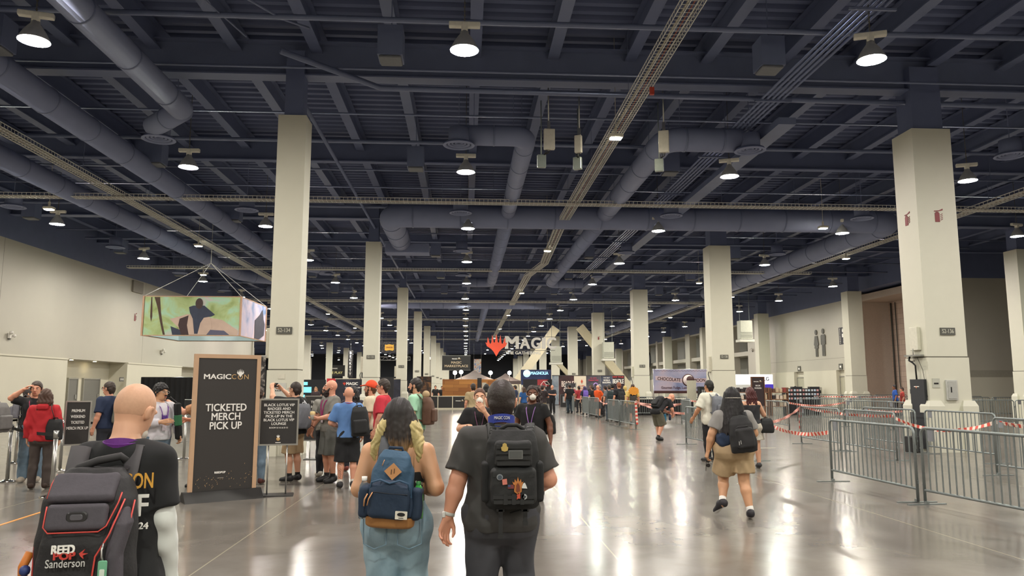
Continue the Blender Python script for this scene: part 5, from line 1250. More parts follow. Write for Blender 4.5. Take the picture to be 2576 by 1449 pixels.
person('man in patterned shirt mostly hidden behind the tall sign, pointing left', (-4.46, 13.25), 86, 1.68, 'pink', fat=1.1, J=AR(elL=(-.20, .22, 1.30), wrL=(-.14, .48, 1.46), elR=(.22, .12, 1.14), wrR=(.12, .30, 1.16)), palms=AR(L=(0, 0, -1)), curl=(.3, .5),
    top=AR(mat=M('#b5835e', .8, var=.55, scale=26), sleeve=.6, hem=.88), bot=AR(col='#22262f'), hair=('short', '#3a2c24'), seed=6.0)
person('person in blue jeans hidden behind the tall sign, one leg showing', (-3.62, 13.6), 10, 1.66, 'fair', top=AR(col='#5a4550', sleeve=.6, hem=.9), bot=AR(mat=DENIMD), shoes='#5b2f28', hair=('short', '#3a2c24'), res=.02, seed=6.6)
# --- group right of the tall sign
p, D_, HP_, R_, s_ = person('man in black T-shirt and khaki shorts lifting a phone with both hands', (-3.06, 13.95), 62, 1.74, 'fair', fat=1.2, bell=1.25, head=(0, 4, 0), J=AR(elL=(-.30, .24, 1.42), wrL=(-.20, .36, 1.65), elR=(.28, .24, 1.42), wrR=(.10, .40, 1.64)), palms=AR(R=(-1, .3, 0), L=(1, .3, 0)), curl=(.7, .7),
    top=AR(col='#161618', sleeve=.75, hem=.84, off=.03), bot=AR(col='#a58e6c', hem=.50, baggy=.025), shoes='#1f1f21', sole='#dddad2', socks='#1a1a1a', hair=('crop', '#2c221d'), glasses='#8a4a44', seed=7.0)
box_prop('phone', p, (-.05, .43, 1.70), (.16, .012, .08), '#141416', 'dark phone held up by the man in khaki shorts', 'phone')
mid_pack(p, '#6e7178', 'shiny grey drawstring bag on the man in khaki shorts', base=(0, -.17, .93), w_=.36, h=.44, d=.10, pocket=False, strapcol='#b9bbc0', cat='bag')
p, D_, HP_, R_, s_ = person('bald man with long dark beard in heather grey T-shirt and grey shorts', (-2.40, 13.8), 128, 1.78, 'pink', fat=1.12, bell=1.1, head=(-22, 6, 0), J=AR(elR=(.30, .04, 1.15), wrR=(.345, .16, .93), elL=(-.26, .10, 1.14), wrL=(-.06, .26, 1.10)), palms=AR(R=(-1, 0, 0), L=(.6, 0, .5)),
    top=AR(col='#77756f', sleeve=.7, hem=.86), bot=AR(col='#62635f', hem=.47, baggy=.03), shoes='#232325', sole='#2c2c2e', socks='#202022', hair=('none', '#3a2a22'), beard=('#2b211d', .035), lany='#a03a72', eyes=True, seed=8.0)
f = MB(); f.mat(M('#5a2c20', .5)); w2, e_ = D_['wrR'], D_['elR']; f.tube([w2+(e_-w2)*.05, w2+(e_-w2)*.1], .036, 12); f.build('bracelet', None, p)
o = empty('drink_cup', label='cup of pale drink held by the bearded man in grey', cat='cup'); place(o, p, (.0, .34, 1.10))
f = MB(); f.mat(M('#c9c3b4', .3)); f.lathe([(.0, 0), (.035, 0), (.045, .13), (.04, .13), (.0, .12)], 16); f.mat(M('#e2c78e', .4)); f.lathe([(.046, .085), (.0465, .13), (.04, .14), (0, .145)], 16, closed_ends=False); f.build('cup_body', None, o)
person('man with short grey-brown hair behind the bearded man', (-2.62, 14.7), 20, 1.70, 'pink', fat=1.1, top=AR(col='#8a8982', sleeve=.6, hem=.88), bot=AR(col='#24252c', off=.014), shoes='#b9b4ab', sole='#e6e2d8', hair=('short', '#5b4a3d'), seed=8.6)
p, D_, HP_, R_, s_ = person('bald man in light blue T-shirt and black shorts with tattooed leg, back turned', (-1.96, 13.0), 8, 1.66, 'pink', fat=1.06, sh=1.04, J=AR(elL=(-.30, .02, 1.13), wrL=(-.14, .20, 1.05), elR=(.28, .0, 1.14), wrR=(.26, .10, .92)),
    top=AR(col='#5f86bd', sleeve=.72, hem=.88, off=.014, wr=.003), bot=AR(col='#1b1c1f', hem=.46, baggy=.03), shoes='#2b2b2d', sole='#e5e2da', socks='#d9d4cb', hair=('none', '#8a7a68'), lany='#a4374f', seed=9.0)
f = MB(); f.mat(M('#5a4a48', .6)); a, b_ = D_['knL'], D_['anL']
for q in range(7):
    c_ = a+(b_-a)*(.2+.09*q); f.tube([c_+np.array((-.03+.01*(q % 3), -.068+.003*q, .02)), c_+np.array((.0, -.072+.004*q, -.0)), c_+np.array((.015-.01*(q % 2), -.068+.004*q, -.02))], .006, 5, flat=.4)
f.build('calf_tattoo', None, p)
mid_pack(p, '#1b1c1e', 'black backpack on the right shoulder of the man in blue', base=(.21, -.12, .86), w_=.30, h=.48, d=.18, one=(-1,), tilt=-4)
person('dark-haired person behind the man in blue', (-2.27, 15.6), 20, 1.66, 'tan', top=AR(col='#2a2330', sleeve=.6, hem=.88), bot=AR(col='#23222a'), shoes='#7a3a30', hair=('long', '#1c1718'), seed=9.5)
p = person('bearded man in orange cap and cream shirt, seen from the side', (-1.80, 14.7), 82, 1.76, 'pink', fat=1.15, top=AR(col='#cbbfa6', sleeve=.7, hem=.86), bot=AR(col='#2e3036'), hair=('short', '#5a3d2a'), beard=('#4a3325', .02), cap='#dd4a26', eyes=True, seed=10.0)[0]
mid_pack(p, '#55524e', 'dark backpack of the man in the orange cap', w_=.28, h=.42)
p = person('man with glasses in a red T-shirt, seen from the side', (-1.48, 13.9), 78, 1.79, 'pink', fat=1.12, bell=1.15, top=AR(col='#c22f3f', sleeve=.75, hem=.86), bot=AR(col='#3b3a40'), hair=('short', '#33271f'), glasses=True, eyes=True, seed=11.0)[0]
mid_pack(p, '#2a2425', 'dark shoulder bag of the man in red', base=(0, -.15, .86), w_=.28, h=.36, one=(1,), cat='bag')
p = person('man with dark beard in mint green T-shirt, seen from the side', (-.92, 14.2), 76, 1.81, 'fair', fat=1.08, top=AR(col='#9fcfb0', sleeve=.7, hem=.86), bot=AR(col='#4c4a48'), hair=('short', '#231c19'), beard=('#2a1f1a', .0), eyes=True, seed=12.0)[0]
mid_pack(p, '#5c4031', 'brown leather backpack on the man in mint green', base=(0, -.15, .98), w_=.32, h=.5, d=.2)
T = SD().ell((0, 0, 0), (.06, .07, .07)); q = skin('plush_toy', [T.mesh(.012)], M('#b9a07c', .9)); place(q, p, (0, -.2, 1.53)); tag(q, 'round tan plush sitting on top of the brown backpack', 'toy')
# --- facing the viewer
p = person('woman in black T-shirt and white face mask with one hand at her face', (.20, 10.6), 178, 1.64, 'fair', fat=.98, sh=.95, J=AR(elR=(.30, .0, 1.17), wrR=(.18, .22, 1.22), elL=(-.22, .08, 1.20), wrL=(-.07, .22, 1.43)), palms=AR(L=(.3, -1, 0), R=(0, .2, -1)), curl=(.7, .35),
    top=AR(col='#141417', sleeve=.62, hem=.88), bot=AR(col='#1d1d22'), hair=('bun', '#5a3a2a'), mask=True, eyes='#4a3026', lany='#8a5a7a', res=.011, fine=.007, seed=13.0)[0]
p, D_, HP_, R_, s_ = person('dark-skinned woman in black dress and valved white mask with voluminous ponytail', (1.02, 11.6), 160, 1.68, 'dark', fat=1.08, hips=1.05, head=(20, 0, 0), J=AR(elL=(-.27, -.04, 1.15), wrL=(-.30, .03, .915), elR=(.27, -.04, 1.15), wrR=(.26, .12, .98)), curl=(.6, .35),
    top=AR(col='#121214', sleeve=.45, hem=.80, off=.016, name='dress'), bot=AR(col='#17171a'), hair=('puff', '#2b1a18'), mask=True, glasses='#7a4a38', eyes='#1c1210', lany='#b184cf', res=.011, fine=.007, seed=14.0)
f = MB(); f.mat(M('#a8894e', .5)); q = HP_((0, .128, -.045)); f.lathe([(.0, .012), (.014, .008), (.016, 0)], 12); q2 = f.build('mask_valve', None, p); q2.location = q; q2.rotation_euler = (math.radians(-90), 0, math.radians(20))
P = mid_pack(p, '#161618', 'black bag slung behind the woman with the ponytail', base=(-.2, -.1, .95), w_=.24, h=.3, d=.14, one=(), pocket=False, cat='bag')
# --- right half
p = person('man in white T-shirt and black striped trousers behind the first barrier, back turned', (5.52, 17.0), 25, 1.80, 'tan', fat=1.1, J=AR(elL=(-.30, .02, 1.14), wrL=(-.33, .16, .95)), top=AR(col='#d9d6c8', sleeve=.75, hem=.80, off=.03), bot=AR(col='#1a1a1e'), hair=('crop', '#17140f'), seed=15.0)[0]
mid_pack(p, '#6d7079', 'grey backpack on the man in white', base=(.03, -.16, 1.02), w_=.32, h=.44, d=.18)
p = person('woman with dark red hair in black tank top and pale skirt, back turned', (5.93, 15.6), 5, 1.64, 'fair', fat=1.25, hips=1.25, bell=1.15, J=AR(elR=(.34, .06, 1.16), wrR=(.24, .22, 1.36), elL=(-.36, .02, 1.16), wrL=(-.30, .22, 1.3)), top=AR(col='#232327', sleeve=0, hem=.98, scoop=1.38), bot=AR(mat=M('#b9b2a5', .8, var=.3, scale=30), hem=.62, name='skirt', baggy=.05), shoes='#2b2b2d', hair=('long', '#4a1c1c'), seed=16.0)[0]
mid_pack(p, '#151517', 'black bag at the right hip of the red-haired woman', base=(.30, -.02, .72), w_=.3, h=.3, d=.14, one=(), pocket=False, cat='bag')
p, D_, HP_, R_, s_ = person('man bending forward in a black graphic T-shirt, towel at his waist', (6.0, 23.7), -62, 1.72, 'pink', fat=1.3, bell=1.3, lean=(0, .42), head=(-6, -30, 0), hoff=(0, .12, -.09), J=AR(shR=(.20, .36, 1.22), shL=(-.20, .36, 1.22), elR=(.28, .40, .98), wrR=(.18, .52, .80), elL=(-.26, .46, .98), wrL=(-.14, .72, .82),
    knR=(.12, .12, .50), anR=(.12, -.08, .09), toeR=(.14, .08, .03), knL=(-.12, .16, .50), anL=(-.12, .16, .09), toeL=(-.13, .32, .03)), top=AR(col='#151519', sleeve=.8, hem=.82, off=.02), bot=AR(col='#5a5648', hem=.48, baggy=.03), shoes='#1c1c1e', sole='#2a2a2c', socks='#1b1b1d', hair=('none', '#8a7a68'), glasses='#8a3a5a', curl=(.7, .7), seed=17.0)
f = MB(); f.mat(M('#3a4690', .7)); f.prism([(-.07, 1.02), (.06, 1.0), (.08, 1.2), (0, 1.26), (-.06, 1.2)], .30, .312); q = f.build('shirt_print', None, p); q.location = (0, .0, -.03); q.rotation_euler = (math.radians(-16), 0, 0); q.location = (0, -.03, .07)
mid_pack(p, '#17171a', 'black backpack on the bending man', base=(0, .0, .96), w_=.32, h=.44, d=.18).rotation_euler.rotate_axis('X', math.radians(-36))
bpy.context.view_layer.update()
T = SD().rb((0, 0, 0), (.11, .05, .15), .03); T.noise(wrinkle(.012, 30, 2)); q = skin('towel', [T.mesh(.016)], M('#2d6f8e', .8, var=.35, scale=12), None); place(q, p, (.05, .22, .66)); tag(q, 'blue patterned cloth hanging at the waist of the bending man', 'cloth')
o = empty('tumbler', label='dark blue tumbler in the lowered hand of the bending man', cat='cup'); place(o, p, (-.16, .70, .60)); f = MB(); f.mat(M('#1f2a4c', .35)); f.lathe([(0, 0), (.035, 0), (.042, .2), (.0, .2)], 16); f.build('cup_body', None, o); f = MB(); f.mat(M('#2a2a2e', .4)); f.lathe([(.043, .19), (.043, .215), (0, .22)], 16); f.build('lid', None, o)
o = box_prop('leaflet', p, (-.18, .80, .74), (.14, .006, .20), '#d8d3c0', 'pale folded leaflet beside the tumbler of the bending man', 'leaflet', (.2, .5, .3))
# --- far helpers
person('security guard in blue polo shirt far behind the barriers at right', (24.4, 42.0), 70, 1.74, 'brown', top=AR(col='#2a55a8', sleeve=.7, hem=.86), bot=AR(col='#3a3a40'), hair=('crop', '#151212'), res=.022, low=True)
person('person in red shirt half hidden by the big right column', (25.0, 42.3), 70, 1.6, 'pink', top=AR(col='#b04038', sleeve=.7, hem=.86), bot=AR(col='#3a3a40'), hair=('short', '#3a2a22'), res=.022, low=True)
# ================================================================ SIGNS, STANCHIONS, BARRIERS
SIGNB = M('#3a3735', .6, var=.04); GOLDW = M('#c4a181', .5, var=.05); GOLDT = M('#c9a56f', .5)
def magiccon(parent, x, y, z, wd, rz=0.0):
    """MAGIC CON line with the flame-topped O, centred at x"""
    h = wd*.16
    text('MAGIC', h, WTXT, (x-wd*.20, y, z), parent, rz, bold=.025, width=wd*.60)
    text('C', h, GOLDT, (x+wd*.165, y, z), parent, rz, bold=.005, width=wd*.10)
    text('N', h, GOLDT, (x+wd*.45, y, z), parent, rz, bold=.005, width=wd*.10)
    f = MB(); f.mat(GOLDT); r = h*.36; cx = x+wd*.31
    n = 20; f.add([(cx+rr_*math.cos(6.2832*i/n), y, z+rr_*math.sin(6.2832*i/n)) for rr_ in (r, r*.7) for i in range(n)], [(i, (i+1) % n, n+(i+1) % n, n+i) for i in range(n)])
    f.build('ring_letter', None, parent)
    f = MB(); f.mat(WTXT); hh = h*1.25; f.prism([(cx+a, z-r*.2+b_) for a, b_ in fork_emblem(hh)], y-.004, y+.002); f.build('flame_emblem', None, parent)
# tall pick-up sign
sg = empty('standing_sign', (-3.63, 11.86, 0), math.radians(31), 'tall black ticketed merch pick-up sign in a pale gold frame on a black foot', 'sign')
f = MB(); f.mat(GOLDW); f.bb(-.49, -.43, -.035, .035, .12, 2.16); f.bb(.43, .49, -.035, .035, .12, 2.16); f.bb(-.43, .43, -.035, .035, 2.10, 2.16); f.build('frame', None, sg)
m, nt, b = nodes('printed_panel'); tc = nd(nt, 'ShaderNodeTexCoord'); sx_ = nd(nt, 'ShaderNodeSeparateXYZ'); nt.links.new(tc.outputs['Object'], sx_.inputs[0])
b.inputs['Base Color'].default_value = srgb('#34312f')+(1,); b.inputs['Roughness'].default_value = .55
PRINT = m
f = MB(); f.mat(PRINT); f.bb(-.43, .43, -.02, .02, .12, 2.10); f.build('panel', None, sg)
f = MB(); f.mat(M('#262524', .6)); f.prism([(-.22, 0), (.22, 0), (.06, .14), (-.06, .14)], -.56, .56, 'yz'); f.build('foot', None, sg)
magiccon(sg, -.02, -.024, 1.82, .66)
for q, tx in enumerate(('TICKETED', 'MERCH', 'PICK UP')): text(tx, .155, WTXT, (-.0, -.024, 1.355-.135*q), sg, bold=.018, width=(.60, .42, .47)[q])
text('REEDPOP', .04, WTXT, (-.05, -.024, .40), sg, bold=.05, width=.16); text('LAS VEGAS', .016, M('#b9b4a8', .6), (-.04, -.024, .32), sg, width=.09)
f = MB(); f.mat(M('#d9b27a', .5)); rq = random.Random(3)
for q in range(46):
    x, z = rq.uniform(-.41, .42), .17+abs(rq.gauss(0, .16)); 
    if x < 0 and z > .42: z = .3
    L = rq.uniform(.006, .026); a = rq.uniform(.3, 1.4); f.prism([(x, z), (x+.006, z-.003), (x+L*math.cos(a), z+L*math.sin(a))], -.0225, -.0205)
f.build('spark_print', None, sg)
# easel-style sign stands
def post_sign(name, loc, rz, z0, z1, wd, lines, label, sizes, frame=True, base=True, poles=(-.14, .14), two=True):
    s_ = empty(name, loc, rz, label, 'sign')
    f = MB(); f.mat(M('#2d2b2a', .55)); f.bb(-wd/2+.02, wd/2-.02, -.012, .012, z0+.02, z1-.02); f.build('panel', None, s_)
    if frame:
        f = MB(); f.mat(STEEL); e = .025
        f.bb(-wd/2, wd/2, -.02, .02, z1-e, z1); f.bb(-wd/2, wd/2, -.02, .02, z0, z0+e); f.bb(-wd/2, -wd/2+e, -.02, .02, z0+e, z1-e); f.bb(wd/2-e, wd/2, -.02, .02, z0+e, z1-e); f.build('frame', None, s_)
    for x in poles:
        f = MB(); f.mat(STEEL); f.tube([(x, .0, .01), (x, .0, z0+.02)], .012, 8); f.build('pole', None, s_)
    f = MB(); f.mat(M('#3b3a3a', .5, .3)); f.rbox((0, 0, .008), (.52, .34, .016), .02); f.build('base_plate', None, s_)
    z = z1
    for (tx, w_, h, dz) in lines: text(tx, h, WTXT, (0, -.014, z1-dz), s_, bold=.015, width=w_)
    return s_
v = post_sign('sign_stand', (-2.925, 12.25, 0), math.radians(10), .76, 1.485, .60, [('BLACK LOTUS VIP', .46, .058, .10), ('BADGES AND', .345, .058, .158), ('TICKETED MERCH', .46, .058, .216), ('PICK-UP IN THE', .40, .058, .274), ('BLACK LOTUS VIP', .46, .058, .332), ('LOUNGE', .22, .058, .390), ('ROOM S116 & S115', .28, .032, .452)],
              'framed black sign about VIP badges on two thin steel poles', None)
f = MB(); f.mat(GOLDT); f.ball((0, -.015, .86), (.03, .006, .03), 12); f.build('seal_print', None, v)
f = MB(); f.mat(WTXT); f.prism([(a, .87+b_) for a, b_ in fork_emblem(.06)], -.022, -.014); f.bb(-.04, .04, -.016, -.012, .80, .81); f.build('flame_emblem', None, v)
v = post_sign('sign_stand', (-7.43, 15.2, 0), math.radians(24), .56, 1.40, .44, [('PREMIUM', .22, .075, .19), ('WEEKEND', .24, .075, .30), ('TICKETED', .225, .075, .41), ('MERCH PICK UP', .36, .075, .52)], 'black premium weekend pick-up sign on a pole between the queue posts', None, poles=(0.0,))
v = post_sign('sign_stand', (-3.45, 18.1, 0), math.radians(0), .42, 1.46, .60, [("THERE'S", .30, .08, .15), ('HLTHP?', .28, .08, .26), ('ASK ANY CREW', .3, .03, .40), ('MEMBER ON SITE', .34, .03, .45), ('FOR HELP', .2, .03, .50)], 'black framed sign stand behind the man lifting a phone', None)
# rope-less queue stanchions with retractable belts
def stanchion(loc, label):
    s_ = empty('stanchion', (loc[0], loc[1], 0), 0, label, 'stanchion', 'queue stanchions')
    f = MB(); f.mat(CHROME); f.lathe([(.0, 0), (.17, 0), (.17, .012), (.12, .025), (.035, .04), (.03, .05), (.0, .05)], 24); f.build('base', None, s_)
    f = MB(); f.mat(STEEL); f.tube([(0, 0, .04), (0, 0, .88)], .032, 16); f.build('post', None, s_)
    f = MB(); f.mat(STEEL); f.tube([(0, 0, .88), (0, 0, 1.0)], .038, 16); f.mat(BLACKM); f.bb(-.041, .041, -.012, .012, .90, .98); f.build('belt_head', None, s_)
    return s_
SP = [(-6.31, 12.28), (-8.10, 14.24), (-9.89, 17.63), (-8.07, 15.94), (-10.6, 16.2), (-6.52, 18.34)]
for (x, y), lb in zip(SP, ('nearest steel stanchion post beside the red jacket', 'steel stanchion post near the left picture edge, on the front belt', 'steel stanchion post behind the person in black shorts', 'steel stanchion post behind the red jacket, by the premium sign', 'steel stanchion post farthest to the left', 'steel stanchion post behind the man in white')): stanchion((x, y), lb)
def belt(a, b_, label, z=.94):
    f = MB(); f.mat(BLACKF); f.tube([(a[0]+(b_[0]-a[0])*t, a[1]+(b_[1]-a[1])*t, z-.02*math.sin(math.pi*t)) for t in np.linspace(.02, .98, 9)], .028, 4, flat=.12, up=(0, 0, 1) if False else None)
    # belts stand on edge
    f = MB(); f.mat(BLACKF); n = 9; vs = []; d = Vector((b_[0]-a[0], b_[1]-a[1], 0)).normalized(); nn = Vector((-d.y, d.x, 0))*.002
    for i in range(n):
        t = .02+.96*i/(n-1); c = Vector((a[0]+(b_[0]-a[0])*t, a[1]+(b_[1]-a[1])*t, z-.03*math.sin(math.pi*t)))
        vs += [c-nn+Vector((0, 0, -.025)), c+nn+Vector((0, 0, -.025)), c+nn+Vector((0, 0, .025)), c-nn+Vector((0, 0, .025))]
    fs = []
    for i in range(n-1):
        for k in range(4): fs.append((i*4+k, i*4+(k+1) % 4, i*4+4+(k+1) % 4, i*4+4+k))
    f.add(vs, fs); return tag(f.build('barrier_belt'), label, 'belt', 'black queue belts')
belt(SP[1], SP[0], 'black belt stretched between the two nearest stanchions'); belt(SP[1], SP[4], 'black belt running from the left stanchion back to the farthest one')
belt(SP[4], SP[2], 'black belt behind the person in black shorts'); belt(SP[2], SP[3], 'black belt running behind the man with a hand at his forehead'); belt(SP[3], SP[5], 'black belt running behind the premium sign'); 
# steel crowd barriers
def barrier_proto(L=2.42, bars=18):
    o = empty('crowd_barrier')
    f = MB(); f.mat(GALV); r = .021; z0, z1 = .20, 1.08; c = .10
    def corner(x, sx_): return [(x+sx_*c*(1-math.cos(t)), 0, z1-c+c*math.sin(t)) for t in np.linspace(0, math.pi/2, 6)]
    pts = [(0, 0, .02)]+corner(0, 1)+corner(L, -1)[::-1]+[(L, 0, .02)]
    f.tube(pts, r, 8); f.tube([(0, 0, z0), (L, 0, z0)], r*.9, 8); f.build('frame', None, o)
    for k in range(bars):
        x = L*(k+1)/(bars+1); q = MB(); q.mat(GALV); q.tube([(x, 0, z0), (x, 0, z1)], .0105, 6, caps=False); q.build('bar', None, o)
    for x in (.03, L-.03):
        q = MB(); q.mat(GALV); q.bb(x-.02, x+.02, -.30, .30, 0, .014); q.bb(x-.025, x+.025, -.02, .02, .01, .05); q.build('foot', None, o)
    for z in (.32, .82):
        q = MB(); q.mat(GALV); q.tube([(L, 0, z), (L+.035, 0, z), (L+.035, 0, z-.05)], .008, 5); q.tube([(0, 0, z-.03), (-.03, 0, z-.03)], .012, 5); q.build('hook', None, o)
    q = MB(); q.mat(M('#83868c', .5)); q.bb(.14, .27, -.006, .006, .90, 1.065); q.build('name_plate', None, o)
    return o
BP = barrier_proto(); bfirst = [True]
def barrier(a, b_, label):
    o = BP if bfirst[0] else copy_tree(BP); bfirst[0] = False
    o.location = (a[0], a[1], 0); d = (b_[0]-a[0], b_[1]-a[1]); o.rotation_euler = (0, 0, math.atan2(d[1], d[0])); k = math.hypot(*d)/2.46; o.scale = (k, 1, 1)
    return tag(o, label, 'barrier', 'steel crowd barriers')
FENCE = [((6.60, 10.76), (6.85, 8.30), 'nearest steel crowd barrier, running out of the picture at right'), ((6.53, 13.40), (6.58, 10.86), 'steel crowd barrier second from the viewer, its foot nearest the aisle'),
 ((6.55, 19.5), (6.60, 17.0), 'steel crowd barrier behind the woman in khaki shorts'), ((6.45, 22.1), (6.55, 19.6), 'steel crowd barrier just left of the woman in khaki shorts'),
 ((6.55, 32.1), (6.67, 29.6), 'steel crowd barrier with tape tied to its near end, left of the bending man'), ((6.50, 34.6), (6.55, 32.2), 'steel crowd barrier hooked behind the taped one left of the bending man'),
 ((6.70, 41.0), (6.78, 38.6), 'steel crowd barrier in front of the orange shirt'), ((6.72, 43.6), (6.70, 41.1), 'steel crowd barrier left of the orange shirt'),
 ((6.60, 48.2), (6.55, 45.7), 'steel crowd barrier in front of the man in black by the booths'), ((6.75, 50.8), (6.62, 48.3), 'farthest steel crowd barrier of the aisle line'),
 ((9.90, 22.1), (9.85, 19.6), 'steel crowd barrier in the second line, left one of its pair'), ((9.85, 19.4), (9.80, 16.9), 'steel crowd barrier in the second line, right one of its pair'),
 ((10.1, 14.1), (10.15, 11.6), 'steel crowd barrier at the right picture edge in the second line'),
 ((11.45, 21.4), (11.50, 18.9), 'steel crowd barrier passing left of the big column'), ((11.55, 18.6), (11.62, 16.1), 'steel crowd barrier in front of the big column'),
 ((12.9, 33.0), (12.3, 28.4), 'steel crowd barrier in the third line, left of centre'), ((10.9, 37.2), (10.4, 34.8), 'steel crowd barrier behind the man in white'),
 ((16.0, 36.0), (18.4, 36.0), 'steel crowd barrier standing across behind the third line'), ((18.5, 36.0), (20.9, 36.2), 'steel crowd barrier standing across, next to the one behind the third line'),
 ((15.9, 31.2), (16.7, 28.9), 'steel crowd barrier in the middle of the fenced area'), ((16.3, 28.6), (16.6, 26.2), 'steel crowd barrier in the middle of the fenced area, nearer one'),
 ((8.6, 42.2), (11.0, 42.0), 'steel crowd barrier across the way below the lilac banner'), ((11.1, 42.0), (13.5, 42.0), 'steel crowd barrier across the way, right of the lilac banner'),
 ((9.6, 33.5), (9.3, 31.1), 'steel crowd barrier between the bending man and the white shirt')]
for a, b_, lb in FENCE: barrier(a, b_, lb)
for k in range(6): barrier((16.2+2.5*k, 52.0), (18.6+2.5*k, 52.0), 'steel barrier in the far row before the restroom wall, %s from left' % ORD[k])
for k in range(4): barrier((20.6+2.5*k, 44.0-.2*k), (23.0+2.5*k, 43.9-.2*k), 'steel crowd barrier in the row before the block wall, %s from the left' % ORD[k])
for k in range(4): barrier((21.2+2.5*k, 31.6), (23.6+2.5*k, 31.5), 'steel barrier in the middle row right of the big column, %s from left' % ORD[k])
for k in range(4): barrier((26.2+2.5*k, 40.0), (28.6+2.5*k, 40.0), 'steel barrier in the back row right of the big column, %s from left' % ORD[k])
for k in range(3): barrier((19.5+2.5*k, 25.2-.1*k), (21.9+2.5*k, 25.1-.1*k), 'steel barrier in the front cross row right of the big column, %s from left' % ORD[k])
# red and white tape
TR = M('#cf4a3c', .5, var=.05); TW = M('#ead3c6', .5, var=.03)
def tape(pts, sag, label, wd=.035):
    f = MB(); P = [Vector(p) for p in pts]; path = []
    for i in range(len(P)-1):
        L = (P[i+1]-P[i]).length; n = max(4, int(L/.075))
        for q in range(n): t = q/n; path.append(P[i].lerp(P[i+1], t)-Vector((0, 0, sag*4*t*(1-t))))
    path.append(P[-1])
    for i in range(len(path)-1):
        f.mat(TR if i % 2 else TW); a, b_ = path[i], path[i+1]; d = (b_-a).normalized(); up = Vector((0, 0, 1)) if abs(d.z) < .9 else Vector((1, 0, 0))
        tw = .5*math.sin(i*.35); u = (up*math.cos(tw)+d.cross(up)*math.sin(tw)); u = (u-d*u.dot(d)).normalized()*wd; n_ = d.cross(u).normalized()*.0015
        f.add([a-u-n_, a+u-n_, b_+u-n_, b_-u-n_, a-u+n_, a+u+n_, b_+u+n_, b_-u+n_], [(3, 2, 1, 0), (4, 5, 6, 7), (0, 1, 5, 4), (2, 3, 7, 6), (1, 2, 6, 5), (3, 0, 4, 7)])
    return tag(f.build('barrier_tape'), label, 'tape', 'red and white barrier tapes')
tape([(6.60, 17.0, .98), (6.53, 13.42, .86)], .16, 'red and white tape sagging between the two nearest aisle barriers')
tape([(6.67, 29.6, 1.1), (6.45, 22.1, .88)], .10, 'red and white tape passing behind the bending man')
tape([(6.66, 29.58, 1.1), (6.70, 29.55, .2)], 0, 'end of tape hanging down from the barrier left of the bending man', .045)
tape([(6.78, 38.6, 1.05), (6.50, 34.6, .9)], .1, 'red and white tape in front of the grey-shirted man with a pack')
tape([(6.55, 45.7, .98), (6.72, 43.6, .98)], .06, 'short red and white tape beside the man in black by the booths')
tape([(6.62, 17.2, .86), (9.88, 22.0, 1.08)], .16, 'pale tape from the bag of the red-haired woman to the second line')
tape([(9.9, 22.0, 1.08), (9.84, 17.0, 1.0)], .08, 'red and white tape along the top of the second line')
tape([(9.8, 16.9, .95), (10.1, 14.1, .98)], .20, 'red and white tape sagging across the gap in front of the big column')
tape([(10.1, 14.0, 1.0), (10.15, 11.7, .95)], .04, 'red and white tape at the right picture edge')
tape([(9.9, 22.1, 1.08), (9.93, 22.2, .35)], 0, 'loose tape end hanging at the second line')
tape([(8.6, 42.2, 1.05), (9.6, 33.5, .9), (6.67, 29.7, 1.05)], .18, 'red and white tape zigzagging behind the bending man')
tape([(12.3, 28.4, 1.05), (15.9, 31.2, 1.0), (18.4, 36.0, 1.05)], .12, 'red and white tape zigzagging in the middle of the fenced area')
tape([(16.6, 26.2, 1.0), (11.5, 21.3, 1.0)], .12, 'red and white tape running to the barrier left of the big column')
tape([(12.9, 33.0, 1.05), (10.9, 37.2, 1.0), (13.5, 42.0, 1.05)], .12, 'red and white tape zigzagging behind the man in white')
tape([(20.6, 44.0, 1.08), (28.0, 43.5, 1.08)], .03, 'red and white tape along the row before the block wall')
# floor marks
f = MB(); f.mat(M('#c98a3e', .5)); f.box((-5.6, 8.5, .002), (.045, 5.2, .004), rz=math.radians(2)); tag(f.build('floor_tape'), 'strip of orange tape on the floor at the left edge', 'tape')
f = MB(); f.mat(M('#d9d2bf', .5)); f.box((8.05, 20.6, .002), (.9, .06, .004), rz=math.radians(4)); tag(f.build('floor_tape'), 'short pale strip of tape on the floor between the fence lines', 'tape')
# ---------------------------------------------------------------- fixtures on columns and walls
cA = colsR[0]
def ext_icon(parent, x, y, z, face, sc=1.0, label=None):
    f = MB(); f.mat(M('#7d2428', .5))
    P = [[(-.06, 0), (.06, 0), (.06, .23), (-.06, .23)], [(-.045, .235), (.045, .235), (.03, .265), (-.03, .265)], [(-.075, .27), (.05, .28), (.05, .30), (-.075, .29)], [(.05, .28), (.15, .30), (.15, .345), (.05, .30)]]
    D = [[(.085, .04+.045*q), (.14, .07+.045*q), (.14, .086+.045*q), (.085, .056+.045*q)] for q in range(4)]
    for pl in P+D:
        pl = [(a*sc, b_*sc) for a, b_ in pl]
        if face == 'y': f.prism([(x+a, z+b_) for a, b_ in pl], y-.012, y)
        elif face == '-x': f.prism([(y-a, z+b_) for a, b_ in pl], x-.012, x, 'yz')
        else: f.prism([(y+a, z+b_) for a, b_ in pl], x, x+.012, 'yz')
    return f.build('extinguisher_mark', None, parent)
ext_icon(cA, .54, 0, 6.02, 'y', 1.05); ext_icon(cA, 0, .50, 6.02, '-x', 1.05); ext_icon(colsR[3], .5, 0, 6.02, 'y', 1.0)
